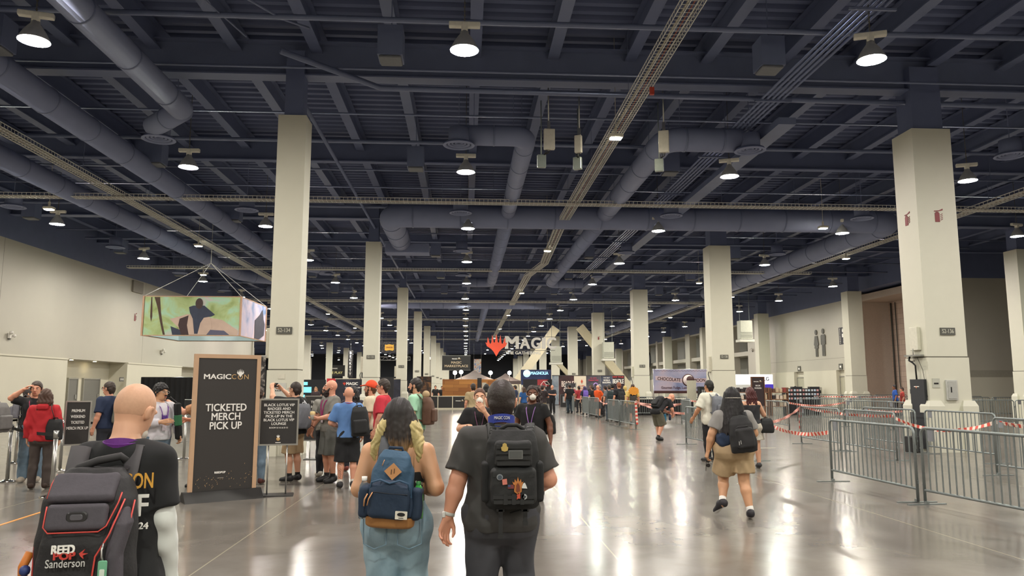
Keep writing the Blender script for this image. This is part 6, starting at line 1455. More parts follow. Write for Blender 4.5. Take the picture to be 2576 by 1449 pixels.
f = MB(); f.mat(M('#b9b9b4', .45)); f.rbox((.55, -.05, 1.58), (.30, .06, .52), .015, axis='y'); f.mat(M('#a9a9a4', .4)); f.rbox((.55, -.085, 1.58), (.23, .02, .45), .01, axis='y'); f.mat(BLACKM); f.bb(.50, .53, -.10, -.09, 1.52, 1.66); f.build('electrical_panel', None, cA)
f = MB(); f.mat(M('#b4b4a8', .5)); f.bb(.06, .26, -.035, -.02, 1.64, 1.88); f.mat(BLACKM); f.bb(.10, .22, -.04, -.034, 1.73, 1.77); f.build('notice', None, cA)
f = MB(); f.mat(M('#d3d0c0', .5)); f.rbox((-.05, .42, 2.93), (.10, .36, .62), .02, axis='x'); f.build('junction_box', None, cA)
f = MB(); f.mat(M('#8d8c86', .5, .3)); f.bb(-.24, -.02, .12, .66, 2.46, 2.50); f.tube([(-.2, .3, 2.5), (-.2, .3, 2.66)], .012, 6); f.build('cable_shelf', None, cA)
f = MB(); f.mat(BLACKM); f.tube([(-.10, .62, 2.47), (-.18, .55, 2.36), (-.14, .45, 2.30), (-.10, .40, 2.22), (-.09, .40, 1.86)], .022, 8); f.tube([(-.14, .6, 2.46), (-.2, .5, 2.33), (-.12, .38, 2.34)], .010, 6); f.tube([(-.1, .3, 2.44), (-.06, .15, 2.1), (-.04, .06, 1.4)], .006, 5); f.build('cable', None, cA)
f = MB(); f.mat(M('#26282d', .6)); f.bb(-.10, -.03, .08, .70, 1.0, 1.86); f.bb(-.15, -.125, .08, .70, .08, 1.0); f.build('power_cabinet', None, cA)
f = MB(); f.mat(WTXT); f.bb(-.105, -.1, .30, .52, 1.66, 1.68); f.mat(M('#d98a6a', .5)); f.prism([(.42, 1.62), (.46, 1.67), (.38, 1.67)], -.106, -.1, 'yz'); f.build('cabinet_print', None, cA)
f = MB(); f.mat(BLACKM); f.bb(-.035, -.02, .78, .83, 1.48, 1.6); f.build('switch', None, cA)
f = MB(); f.mat(BLACKM); f.rbox((11.5, 19.1, .2), (.28, .34, .4), .03); f.tube([(11.5, 19.05, .4), (11.56, 19.0, .62)], .015, 6); tag(f.build('trash_bin'), 'small black bin at the foot of the big right column', 'bin')
for c_, zz, nm in ((colsL[0], 2.4, 'a'), (colsR[1], 2.4, 'b'), (colsL[1], 2.35, 'c'), (colsL[2], 2.35, 'd'), (colsR[2], 2.35, 'e')):
    f = MB(); f.mat(M('#cfcbba', .5)); f.rbox((-.06, .35, zz+.35), (.14, .3, .75), .02, axis='x'); f.build('junction_box', None, c_)
    f = MB(); f.mat(BLACKM); f.tube([(-.12, .3, zz-.02), (-.16, .25, zz-.15), (-.1, .2, zz-.4), (-.09, .2, 1.4)], .02, 6); f.build('cable', None, c_)
f = MB(); f.mat(M('#c2c2bb', .5)); f.bb(.12, .46, -.035, -.02, 1.42, 1.76); f.mat(M('#3b3b3a', .6)); 
for q in range(4): f.prism([(.2+.05*q, 1.56), (.24+.05*q, 1.56), (.22+.05*q, 1.60)], -.04, -.034)
f.build('notice', None, colsL[0])
f = MB(); f.mat(M('#d3cfbf', .5)); f.bb(.26, .42, -.03, -.018, 1.86, 1.98); f.build('cover_plate', None, colsL[0])
f = MB(); f.mat(BLACKM); f.bb(.25, .75, -.14, -.10, .12, .95); f.build('black_panel', None, colsR[2])
# wall-mounted things
def wall_thing(name, bmf, loc, label, cat, rz=0, group=None):
    f = MB(); bmf(f); o = f.build(name); o.location = loc; o.rotation_euler = (0, 0, rz); return tag(o, label, cat, group)
def twin(f):
    f.mat(M('#d3d0c8', .4)); f.rbox((0, 0, 0), (.22, .12, .26), .03, axis='y'); f.ball((-.12, -.12, .14), .09); f.ball((.14, -.12, .0), .08); f.mat(M('#6b6a66', .5)); f.bb(-.04, .04, -.02, .12, -.2, -.1)
wall_thing('emergency_light', twin, (LX+.08, 37.1, 4.05), 'twin-headed emergency light on the left wall near the picture edge', 'light', math.radians(90), 'wall emergency lights')
wall_thing('emergency_light', twin, (LX+.08, 55.2, 4.1), 'twin-headed emergency light on the left wall under the hanging box', 'light', math.radians(90), 'wall emergency lights')
wall_thing('emergency_light', twin, (RX-.2, 56.95, 4.35), 'twin-headed emergency light beside the restroom sign', 'light', math.radians(-90), 'wall emergency lights')
wall_thing('emergency_light', twin, (RX-.08, 76.8, 5.4), 'twin-headed emergency light on the first pier of the mezzanine', 'light', math.radians(-90), 'wall emergency lights')
wall_thing('wall_speaker', lambda f: f.mat(M('#8d8880', .6)).rbox((0, 0, 0), (1.5, .12, .75), .03, axis='y'), (LX+.06, 50.6, 8.12), 'grey flat speaker high on the left wall', 'speaker', math.radians(90))
o = empty('wall_marker', (LX, 50.6, 5.9), 0, 'red fire extinguisher mark on the left wall', 'sign'); ext_icon(o, .004, 0, 0, 'x', 1.6)
o = wall_thing('room_sign', lambda f: f.mat(M('#4c4b47', .5)).bb(-.28, .28, -.03, 0, -.13, .13), (LX+.125, 48.95, 2.1), 'small dark room number sign on the left wall', 'sign', math.radians(90)); text('S115', .16, WTXT, (0, -.035, 0), o, bold=.02, width=.42)
o = wall_thing('camera_dome', lambda f: (f.mat(M('#3a3a3a', .4)), f.ball((0, 0, 0), .06)), (LX-.95, 49.0, 1.6), 'small black knob in the recess by the doors', 'fixture')
for y in (43.9, 46.6):
    f = MB(); f.mat(EM('#ffe9b8', 60)); f.lathe([(0, 0), (.09, 0), (.09, .01), (0, .01)], 14); o = f.build('downlight'); o.location = (LX-.45, y, 3.125); tag(o, 'round downlight in the recess soffit, %s' % ('left one' if y < 45 else 'right one'), 'light', 'recess downlights')
# black drape on a pipe frame by the left wall
o = empty('pipe_drape', (-17.45, 46, 0), 0, 'black pipe-and-drape curtain standing before the left wall', 'curtain')
f = MB(); f.mat(BLACKF); n = 60; vs = []; fs = []
for i in range(n+1): x = -1.6+3.2*i/n; y = .05*math.sin(i*1.1); vs += [(x, y, .02), (x, y, 2.2)]
for i in range(n): fs.append((2*i, 2*i+2, 2*i+3, 2*i+1))
f.add(vs, fs, True); f.build('curtain', None, o); f = MB(); f.mat(STEEL); f.tube([(-1.62, .08, 2.2), (1.62, .08, 2.2)], .025, 8); f.tube([(-1.62, .08, 0), (-1.62, .08, 2.2)], .025, 8); f.tube([(1.62, .08, 0), (1.62, .08, 2.2)], .025, 8); f.build('pipe_frame', None, o)
o = empty('framed_board', (-8.3, 24, 0), 0, 'dark board in a pale metal frame on legs behind the man in white', 'board')
f = MB(); f.mat(BLACKM); f.bb(-.28, .28, -.01, .01, .86, 1.26); f.build('board', None, o); f = MB(); f.mat(STEEL); f.tube([(-.29, 0, .85), (.29, 0, .85), (.29, 0, 1.27), (-.29, 0, 1.27)], .014, 6, closed=True); f.tube([(-.25, 0, .85), (-.25, 0, 0)], .014, 6); f.tube([(.25, 0, .85), (.25, 0, 0)], .014, 6); f.tube([(-.25, -.25, .01), (-.25, .25, .01)], .014, 6); f.tube([(.25, -.25, .01), (.25, .25, .01)], .014, 6); f.build('stand', None, o)
# tall art banner peeking out behind the pick-up sign
o = empty('art_banner', (-4.62, 16.2, 0), math.radians(20), 'tall dark banner with grey swirls peeking out behind the pick-up sign', 'banner')
m, nt, b = nodes('swirl_print'); tc = nd(nt, 'ShaderNodeTexCoord'); wv = nd(nt, 'ShaderNodeTexNoise'); wv.inputs['Scale'].default_value = 5; wv.inputs['Distortion'].default_value = 2; nt.links.new(tc.outputs['Object'], wv.inputs[0]); nt.links.new(ramp(nt, wv.outputs[0], [(.4, '#1b1a1b'), (.52, '#4b4643'), (.6, '#9a958c')]), b.inputs['Base Color'])
f = MB(); f.mat(m); f.bb(-.42, .42, -.01, .01, .1, 2.3); f.build('print', None, o); f = MB(); f.mat(STEEL); f.bb(-.44, .44, -.12, .12, 0, .08); f.bb(-.44, .44, -.015, .015, 2.3, 2.33); f.build('roll_base', None, o)
# ================================================================ HANGING SIGNS AND FAR BOOTHS
def hang(o, pts, z0, ztop=10.4, r=.008, m=None):
    for x, y in pts:
        f = MB(); f.mat(m or M('#8a8a88', .5)); f.tube([(x, y, z0), (x, y, ztop-o.location.z)], r, 4); f.build('suspension_cable', None, o)
def noise_print(name, scale, stops, dist=1.0, rough=.7):
    m, nt, b = nodes(name); tc = nd(nt, 'ShaderNodeTexCoord'); no = nd(nt, 'ShaderNodeTexNoise'); no.inputs['Scale'].default_value = scale; no.inputs['Distortion'].default_value = dist; no.inputs['Detail'].default_value = 5
    nt.links.new(tc.outputs['Object'], no.inputs[0]); nt.links.new(ramp(nt, no.outputs[0], stops), b.inputs['Base Color']); b.inputs['Roughness'].default_value = rough; return m
# --- big hanging box banner at the left
bx = empty('hanging_box_banner', (-12.78, 38.23, 4.0), 0, 'large square hanging banner box with meadow artwork and pale blue inside', 'banner')
A = 2.23; HB = 1.86
MEAD = noise_print('meadow_print', 1.1, [(.3, '#7b8d4f'), (.45, '#a2b57e'), (.55, '#9cc4a4'), (.7, '#c4a9b0')], .6)
f = MB(); f.mat(MEAD); f.bb(-A, A, -A, -A+.03, .03, HB-.03); f.build('front_print', None, bx)
SKYP = noise_print('sky_print', .9, [(.3, '#6c86b0'), (.5, '#b9b2c8'), (.7, '#d8c3c9')], .8)
f = MB(); f.mat(SKYP); f.bb(A-.03, A, -A, A, .03, HB-.03); f.build('side_print', None, bx)
INN = M('#cfe6ea', .5, var=.02)
f = MB(); f.mat(INN); f.bb(-A+.03, A-.03, -A+.03, -A+.05, .02, HB-.02); f.bb(-A+.03, A-.03, A-.05, A-.03, .02, HB-.02); f.bb(-A+.03, -A+.05, -A, A, .02, HB-.02); f.bb(A-.05, A-.03, -A+.05, A-.05, .02, HB-.02); f.build('lining', None, bx)
f = MB(); f.mat(MEAD); f.bb(-A, A, A-.03, A, .03, HB-.03); f.bb(-A, -A+.03, -A, A, .03, HB-.03); f.build('back_print', None, bx)
f = MB(); f.mat(M('#b08d70', .5))
for z in (0, HB-.03):
    f.bb(-A-.01, A+.01, -A-.01, -A+.05, z, z+.04); f.bb(-A-.01, A+.01, A-.05, A+.01, z, z+.04); f.bb(-A-.01, -A+.05, -A, A, z, z+.04); f.bb(A-.05, A+.01, -A, A, z, z+.04)
for x in (-A, A):
    for y in (-A, A): f.bb(x-.04, x+.04, y-.04, y+.04, 0, HB)
f.build('frame', None, bx)
f = MB(); f.mat(M('#b9b9b4', .5))
for x in (-A, A):
    for y in (-A, A): f.tube([(x, y, HB), (0, 0, 3.8)], .012, 4)
f.tube([(0, 0, 3.8), (0, 0, 6.4)], .015, 4); f.build('suspension_cable', None, bx)
def flat(parent, nm, poly, m, y=-A-.004, t=.006, face='y'):
    f = MB(); f.mat(m)
    if face == 'y': f.prism(poly, y, y+t)
    else: f.prism(poly, y-t, y, 'yz')
    return f.build(nm, None, parent)
BARK = M('#4a3a2e', .8, var=.4, scale=6); CLO = M('#b9a392', .7, var=.15, scale=3); NVC = M('#2b3346', .6, var=.3, scale=5); DK = M('#3a2a2a', .7, var=.2)
flat(bx, 'tree_print', [(-1.75, HB-.05), (-1.5, HB-.05), (-1.42, 1.1), (-1.3, .5), (-1.18, .05), (-1.28, .05), (-1.45, .7), (-1.58, 1.3)], BARK); flat(bx, 'tree_print', [(-1.9, HB-.05), (-1.85, HB-.05), (-1.8, .9), (-1.84, .65), (-1.9, .9)], BARK)
flat(bx, 'blanket_print', [(-1.0, .78), (-.2, 1.02), (.6, .9), (1.4, .75), (2.15, .25), (2.1, .05), (-.9, .05), (-.55, .35)], CLO)
flat(bx, 'cloth_print', [(-.95, .45), (-.55, .3), (-.3, .05), (-.85, .05)], NVC, -A-.008); flat(bx, 'cloth_print', [(.7, .3), (1.5, .25), (1.75, .05), (.6, .05)], M('#55566a', .7), -A-.008)
flat(bx, 'figure_print', [(-.55, .8), (-.1, .98), (.0, .5), (-.1, .05), (-.45, .05), (-.6, .5)], DK, -A-.012)
flat(bx, 'figure_print', [(-.15, .95), (.1, 1.1), (.5, 1.1), (.85, .85), (.95, .4), (.7, .05), (-.1, .05), (-.2, .5)], CLO, -A-.014)
flat(bx, 'figure_print', [(-.15, 1.35), (.05, 1.42), (.55, 1.42), (1.05, 1.0), (.9, .92), (.55, .85), (.4, .6), (.3, .1), (.15, .1), (.05, .8), (-.1, 1.1)], NVC, -A-.018)
flat(bx, 'figure_print', [(.31+.17*math.cos(t), 1.52+.25*math.sin(t)) for t in np.linspace(0, 6.283, 22)[:-1]], M('#3b2a26', .6, var=.2), -A-.022)
flat(bx, 'figure_print', [(.15, .95), (1.0, 1.3), (1.5, 1.62), (1.75, 1.1), (2.0, .9), (1.9, .3), (1.0, .05), (.2, .05)], M('#3d3c4a', .7, var=.4, scale=4), A+.02, .004, 'x')
# --- black MAGIC MARKETPLACE banner
b1 = empty('hanging_banner', (-.86, 70, 3.15), 0, 'black hanging banner with two lines of tan capitals over the far aisle', 'banner')
f = MB(); f.mat(M('#1c1b1c', .6)); f.bb(-1.30, 1.30, -.02, .02, 0, 1.32); f.build('cloth', None, b1); f = MB(); f.mat(M('#6d6d6a', .5)); f.bb(-1.32, 1.32, -.03, .03, 1.3, 1.35); f.bb(-1.32, 1.32, -.03, .03, -.03, .0); f.build('rail', None, b1)
magiccon(b1, .0, -.025, 1.02, .8); text('MAGIC', .30, M('#b9a58a', .6), (0, -.025, .68), b1, bold=.02, width=.95); text('MARKETPLACE', .30, M('#b9a58a', .6), (0, -.025, .36), b1, bold=.02, width=2.15)
hang(b1, [(-1.2, 0), (1.2, 0)], 1.35)
# --- big hanging MAGIC letters with the red flame
b2 = empty('hanging_letters', (1.95, 62, 4.1), 0, 'big pale hanging letters with a red flame emblem over the far aisle', 'sign')
LET = M('#b9b9b2', .5); f = MB(); f.mat(M('#d2492e', .45)); f.prism([(.55+a*1.15, b_) for a, b_ in fork_emblem(1.85)], -.08, .08); f.build('flame_emblem', None, b2)
x = 1.25
for ch, w_ in (('M', 1.15), ('A', .85), ('G', .8), ('I', .32), ('C', .8)):
    hh = 1.05 if ch == 'M' else .92
    me = text_mesh(ch, hh*1.38, .035, extrude=.06); xs = [v_.co.x for v_ in me.vertices]; ys_ = [v_.co.y for v_ in me.vertices]; k = w_/max(.01, max(xs)-min(xs))
    for v_ in me.vertices: v_.co.x = (v_.co.x-min(xs))*k; v_.co.y -= min(ys_)
    me.materials.clear(); me.materials.append(LET); o = bpy.data.objects.new('letter', me); C.objects.link(o); o.parent = b2; o.location = (x, 0, .62); o.rotation_euler = (math.pi/2, 0, 0); x += w_+.08
text('THE GATHERING', .34, LET, (2.75, 0, .28), b2, bold=.03, width=2.9)
f = MB(); f.mat(M('#5d5d5c', .5)); f.tube([(.3, .1, 1.62), (5.4, .1, 1.62)], .02, 6); f.tube([(.3, .1, .5), (5.4, .1, .5)], .02, 6); f.build('rail', None, b2); hang(b2, [(.6, .1), (1.6, .1), (3.2, .1), (4.8, .1)], 1.62)
# --- counter and plank wall
for k in range(4):
    c_ = empty('booth_counter', (-2.52+1.06*k, 55.6, 0), 0, 'black panelled booth counter before the plank wall, %s from the left' % ORD[k], 'counter', 'black booth counters')
    f = MB(); f.mat(M('#1f1e1f', .5)); f.bb(-.5, .5, 0, .5, .12, .93); f.build('panel', None, c_); f = MB(); f.mat(CREAM); f.bb(-.53, .53, -.02, .55, .93, .97); f.bb(-.53, -.5, -.01, .5, 0, .93); f.bb(.5, .53, -.01, .5, 0, .93); f.bb(-.5, .5, -.005, .5, 0, .12); f.build('trim', None, c_)
    if k == 2: magiccon(c_, 0, -.012, .62, .6)
m, nt, b = nodes('plank_print'); tc = nd(nt, 'ShaderNodeTexCoord'); sxx = nd(nt, 'ShaderNodeSeparateXYZ'); cxx = nd(nt, 'ShaderNodeCombineXYZ'); nt.links.new(tc.outputs['Object'], sxx.inputs[0]); nt.links.new(sxx.outputs[0], cxx.inputs[0]); nt.links.new(sxx.outputs[2], cxx.inputs[1])
bk = nd(nt, 'ShaderNodeTexBrick'); nt.links.new(cxx.outputs[0], bk.inputs[0]); bk.inputs['Scale'].default_value = 1; bk.inputs['Brick Width'].default_value = 1.1; bk.inputs['Row Height'].default_value = .26; bk.inputs['Mortar Size'].default_value = .006; bk.offset = .37
bk.inputs['Color1'].default_value = srgb('#b9803f')+(1,); bk.inputs['Color2'].default_value = srgb('#8d5527')+(1,); bk.inputs['Mortar'].default_value = srgb('#5c381c')+(1,); nt.links.new(bk.outputs[0], b.inputs['Base Color']); b.inputs['Roughness'].default_value = .6
o = empty('plank_wall', (.6, 58, 0), 0, 'orange-brown plank booth wall beyond the black counters', 'booth wall'); f = MB(); f.mat(m); f.bb(-2.35, 2.4, 0, .1, 0, 2.2); f.build('planks', None, o)
f = MB(); f.mat(BLACKM); f.bb(.30, .62, -.02, 0, 1.5, 2.3); f.build('poster', None, o); f = MB(); f.mat(M('#b9b4a6', .6)); f.bb(.66, .98, -.02, 0, 1.45, 1.95); f.build('poster', None, o)
o = empty('plank_box', (4.5, 55, 0), 0, 'low orange plank box right of the black-haired person', 'box'); f = MB(); f.mat(m); f.bb(-.5, .5, 0, .5, 0, .95); f.build('planks', None, o)
# dark canopy tents
def tent(loc, wd, dp, label, col='#4a3f3d', zt=2.9, ze=2.2):
    t = empty('canopy_tent', loc, 0, label, 'tent', 'dark canopy tents'); f = MB(); f.mat(M(col, .7, var=.2, scale=2))
    n = 8; vs = [(0, 0, zt)]; rows = []
    for j in (1, 2, 3, 4):
        r_ = j/4; row = []
        for i in range(16):
            a = 2*math.pi*i/16; cx = max(-1, min(1, 1.42*math.cos(a))); cy = max(-1, min(1, 1.42*math.sin(a))); row.append(len(vs)); vs.append((cx*wd/2*r_, cy*dp/2*r_, zt-(zt-ze)*(r_**.75)))
        rows.append(row)
    fs = [(0, rows[0][i], rows[0][(i+1) % 16]) for i in range(16)]
    for j in range(3): fs += [(rows[j][i], rows[j+1][i], rows[j+1][(i+1) % 16], rows[j][(i+1) % 16]) for i in range(16)]
    base = len(vs)
    for i in rows[3]: v_ = vs[i]; vs.append((v_[0], v_[1], v_[2]-.25))
    fs += [(rows[3][i], base+i, base+(i+1) % 16, rows[3][(i+1) % 16]) for i in range(16)]
    f.add(vs, fs, False); f.build('canopy', None, t)
    for x in (-1, 1):
        for y in (-1, 1): f = MB(); f.mat(STEEL); f.tube([(x*wd/2*.98, y*dp/2*.98, 0), (x*wd/2*.98, y*dp/2*.98, ze)], .03, 6); f.build('leg', None, t)
    return t
tent((.7, 62.5, 0), 3.2, 3.0, 'dark brown canopy tent behind the plank wall', zt=3.0); tent((3.3, 63, 0), 2.4, 3, 'second dark canopy tent, right of the first', zt=2.75, ze=2.1)
for k, (px, z, Y) in enumerate(((-.85, 2.75, 61), (-.36, 2.8, 61), (2.0, 2.75, 61.2), (3.55, 2.75, 61.5))):
    o = empty('work_light', (px, Y, 0), 0, 'glaring work light on a pole by the tents, %s from the left' % ORD[k], 'light', 'work lights on poles'); f = MB(); f.mat(EM('#fff3dc', 90)); f.ball((0, -.03, z), .16, 10); f.build('bulb_head', None, o); f = MB(); f.mat(BLACKM); f.tube([(0, .05, 0), (0, .05, z)], .025, 6); f.build('pole', None, o)
o = empty('hanging_pennant', (1.15, 74, 2.9), 0, 'small colourful pennant right of the black hanging banner with tan capitals', 'banner'); f = MB(); f.mat(noise_print('pennant_print', 2.5, [(.35, '#3d62a8'), (.5, '#c9c3b4'), (.6, '#b5623c'), (.7, '#7da8cf')], 2)); f.bb(-.36, .36, -.01, .01, 0, 1.4); f.build('cloth', None, o); hang(o, [(-.36, 0), (.36, 0)], 1.4)
# --- far left booths
o = empty('booth_backdrop', (-7.0, 52, 0), 0, 'dark booth backdrop with white lettering and a small red flame behind the bald men', 'backdrop'); f = MB(); f.mat(noise_print('night_print', 1.5, [(.4, '#1e202c'), (.6, '#2a2c3a'), (.72, '#4b4a56')], 1)); f.bb(-1.75, 2.6, 0, .08, 0, 2.15); f.build('print', None, o)
text('MAGIC', .26, WTXT, (-.65, -.01, 1.84), o, bold=.03, width=.78); f = MB(); f.mat(M('#c9402c', .5)); f.prism([(-1.16+a, 1.72+b_) for a, b_ in fork_emblem(.26)], -.012, -.002); f.build('flame_emblem', None, o); text('SIDE EVENTS', .28, WTXT, (1.15, -.01, 1.84), o, bold=.04, width=1.5); text('ON DEMAND EVENTS, TRADING, PLAYMATS', .11, WTXT, (.2, -.01, 1.58), o, bold=.02, width=2.6)
f = MB(); f.mat(CREAM); f.bb(-1.8, 2.65, -.02, .1, 2.15, 2.2); f.build('rail', None, o)
o = empty('booth_tower', (-9.1, 52.3, 0), 0, 'bright red booth block with a white mark', 'booth'); f = MB(); f.mat(M('#c0303a', .5)); f.bb(-.3, .3, 0, .4, 0, 2.2); f.build('block', None, o); f = MB(); f.mat(WTXT); f.tube([(.1, -.01, 1.6), (.05, -.01, 1.8), (.15, -.01, 1.95), (.1, -.01, 2.1)], .04, 6, flat=.2); f.build('mark', None, o)
o = empty('screen_backdrop', (-9.95, 50, 0), 0, 'dark backdrop with cyan lit screens by the first column', 'backdrop'); f = MB(); f.mat(M('#15181f', .5)); f.bb(-.9, .9, 0, .1, 0, 2.1); f.build('backdrop', None, o)
for x, z, w_, h in ((-.55, 1.85, .6, .2), (-.35, 1.45, .7, .36), (-.6, 1.05, .4, .16)): f = MB(); f.mat(EM('#6fc9d8', 1.3)); f.bb(x-w_/2, x+w_/2, -.03, 0, z-h/2, z+h/2); f.build('screen', None, o)
o = empty('easel_board', (-4.7, 45, 0), 0, 'black board on a tripod easel before the second column', 'board'); f = MB(); f.mat(M('#1b1a1c', .6)); f.bb(-.72, .5, 0, .03, 1.0, 2.2); f.build('board', None, o); f = MB(); f.mat(BLACKM); f.tube([(-.1, .05, 1.2), (-.35, -.1, 0)], .02, 6); f.tube([(-.1, .05, 1.2), (.15, -.1, 0)], .02, 6); f.tube([(-.1, .05, 1.2), (-.1, .4, 0)], .02, 6); f.build('tripod', None, o)
o = empty('art_banner', (-2.65, 49, 0), 0, 'tall dark brown art banner behind the man in mint green', 'banner'); f = MB(); f.mat(noise_print('brown_print', 2.2, [(.42, '#231d1b'), (.55, '#4a3426'), (.68, '#8a6038')], 1.5)); f.bb(-.47, .47, 0, .03, .1, 2.3); f.build('print', None, o); f = MB(); f.mat(BLACKM); f.bb(-.5, .5, -.15, .18, 0, .1); f.build('base', None, o)
o = empty('hanging_banner', (-21.35, 126, 3.3), 0, 'black free play banner hanging in the far left hall', 'banner'); f = MB(); f.mat(M('#1c1b1c', .6)); f.bb(-1.6, 1.6, -.02, .02, 0, 1.8); f.build('cloth', None, o); text('FREE PLAY', .55, M('#d6cf8e', .6), (-.1, -.03, .55), o, bold=.03, width=2.6); text('MAGIC', .25, WTXT, (.0, -.03, 1.25), o, bold=.03, width=.8); hang(o, [(-1.5, 0), (1.5, 0)], 1.8)
o = empty('vertical_banner', (-16.5, 110, 2.9), 0, 'narrow black vertical banner with white stacked letters', 'banner'); f = MB(); f.mat(M('#1c1b1c', .6)); f.bb(-.35, .35, -.02, .02, 0, 3.9); f.build('cloth', None, o); hang(o, [(0, 0)], 3.9)
for q, ch in enumerate('BECKETT'): text(ch, .5, WTXT, (0, -.03, 3.5-.5*q), o, bold=.02)
o = empty('hanging_banner', (-7.0, 70, 4.7), 0, 'black patterned banner with a gold shield in the middle', 'banner'); f = MB(); f.mat(noise_print('scale_print', 9, [(.45, '#16161a'), (.55, '#3d3d42')], 0)); f.bb(-.75, .75, -.02, .02, 0, 1.05); f.build('cloth', None, o); f = MB(); f.mat(M('#d9a83c', .5)); f.prism([(-.42, .28), (-.3, .2), (0, .26), (.3, .2), (.42, .28), (.4, .78), (.3, .74), (0, .8), (-.3, .74), (-.4, .78)], -.05, -.02); f.build('shield', None, o); text('DRAGON', .2, M('#8a4a1e', .6), (0, -.055, .5), o, bold=.03, width=.6); hang(o, [(-.7, 0), (.7, 0)], 1.05)
f = MB(); f.mat(M('#7a7a78', .5, .5)); 
for z in (0, .3): f.tube([(-1.6, 0, z), (1.6, 0, z)], .03, 6)
for q in range(11): f.tube([(-1.6+.32*q, 0, .3*(q % 2)), (-1.28+.32*q if q < 10 else 1.6, 0, .3*((q+1) % 2))], .015, 4)
for x in (-1.4, 1.4): f.tube([(x, 0, .3), (x, 0, 6.3)], .01, 4)
o = f.build('lighting_truss'); o.location = (-6.6, 69, 4.0); tag(o, 'horizontal lattice truss under the gold shield banner', 'truss')
o = empty('dragon_balloon', (-6.0, 60, 1.75), 0, 'orange and red spiky balloon figure over the left booths', 'balloon'); f = MB(); f.mat(M('#c9532a', .5)); f.prism([(-.55, -.3), (-.35, .1), (-.25, -.05), (-.1, .45), (.05, .1), (.2, .6), (.3, .15), (.5, .4), (.42, -.1), (.2, -.05), (.05, -.25), (-.2, -.1)], -.12, .12); f.build('wing', None, o); f = MB(); f.mat(M('#d98a4a', .5)); f.ball((.1, 0, .1), (.25, .2, .18)); f.tube([(0, 0, -.1), (0, 0, -1.74)], .02, 5); f.build('belly', None, o)
# --- far right booths
o = empty('booth_backdrop', (7.0, 75, 0), 0, 'dark blue booth backdrop with a glowing cyan wordmark and round logo', 'backdrop'); f = MB(); f.mat(noise_print('blue_print', .8, [(.35, '#1d2748'), (.6, '#33406e'), (.7, '#5a4a78')], 1)); f.bb(-1.55, 1.45, 0, .1, 1.8, 3.3); f.build('print', None, o); text('MAGNOLIA', .42, EM('#9fd8f0', 1.1), (.3, -.02, 2.95), o, bold=.03, width=1.75); f = MB(); f.mat(EM('#bfe4f4', 1.0)); f.lathe([(0, 0), (.36, 0), (.36, .02), (0, .02)], 20); q = f.build('round_logo', None, o); q.location = (-.95, -.03, 2.92); q.rotation_euler = (math.pi/2, 0, 0)
f = MB(); f.mat(STEEL); f.tube([(-1.5, .2, 0), (-1.5, .2, 3.3)], .03, 6); f.tube([(1.4, .2, 0), (1.4, .2, 3.3)], .03, 6); f.build('pole', None, o)
o = empty('booth_backdrop', (7.1, 74, 0), 0, 'red and black booth backdrop with a white outlined house', 'backdrop'); f = MB(); f.mat(M('#221d22', .6)); f.bb(-1.5, 1.5, 0, .1, 0, 2.35); f.build('print', None, o); f = MB(); f.mat(M('#a5323a', .5)); f.prism([(-.1, 1.6), (-.1, 2.33), (1.0, 2.33), (.6, 1.95), (1.1, 1.7)], -.02, 0); f.build('red_shape', None, o); f = MB(); f.mat(WTXT); f.tube([(.25, -.03, 1.6), (.25, -.03, 1.85), (.5, -.03, 2.15), (.75, -.03, 1.85), (.75, -.03, 1.6)], .03, 5); f.tube([(.5, -.03, 2.15), (.85, -.03, 2.15), (1.1, -.03, 1.85), (.75, -.03, 1.85)], .03, 5); f.build('house_mark', None, o); text('THE MANA VAULT', .17, WTXT, (-.1, -.02, 1.45), o, bold=.03, width=1.6); text('LORCANA', .3, WTXT, (.5, -.02, 1.0), o, bold=.03, width=1.4); text('LICENSED GAMES', .16, WTXT, (-.7, -.02, .98), o, bold=.02, width=1.3)
PN = [(7.75, 8.35, noise_print('mist_print', 1.5, [(.4, '#6c7a86'), (.6, '#8d95a0'), (.7, '#4f8a70')], 1), 'pale misty edge panel'), (8.35, 9.75, noise_print('maroon_print', 1.2, [(.4, '#2d1d20'), (.6, '#472a2c'), (.75, '#6b3a3c')], 1), 'dark maroon panel with big white lettering'), (9.75, 10.85, M('#dcd2bd', .6), 'cream panel with small red print'), (10.85, 12.15, noise_print('grey_print', 1.2, [(.4, '#46434c'), (.6, '#5b5661')], 1), 'grey panel with pink lettering'), (12.15, 13.25, noise_print('slate_print', 1.2, [(.4, '#3b4050'), (.6, '#555a6c')], 1), 'slate blue panel with white lettering'), (13.25, 14.35, noise_print('wine_print', 1.2, [(.4, '#251c26'), (.6, '#3a2630')], 1), 'dark wine panel with white lettering and red header')]
PO = []
for x0, x1, mm_, lb in PN:
    o = empty('exhibit_backdrop', ((x0+x1)/2, 68, 0), 0, lb+' of the right booth row', 'booth panel', 'panels of the right booth row'); f = MB(); f.mat(mm_); hw_ = (x1-x0)/2; f.bb(-hw_+.01, hw_-.01, 0, .06, .05, 2.6); f.build('print', None, o); f = MB(); f.mat(M('#3a3436', .5)); f.bb(-hw_, hw_, -.01, .07, 2.6, 2.66); f.bb(-hw_, hw_, -.01, .07, 0, .05); f.build('rail', None, o); PO.append(o)
text('BEADLE', .7, M('#e9d9cf', .6), (.1, -.02, 1.85), PO[1], bold=.02, width=1.1); text('GRIMM', .5, M('#e9d9cf', .6), (.2, -.02, 1.35), PO[1], bold=.02, width=.9)
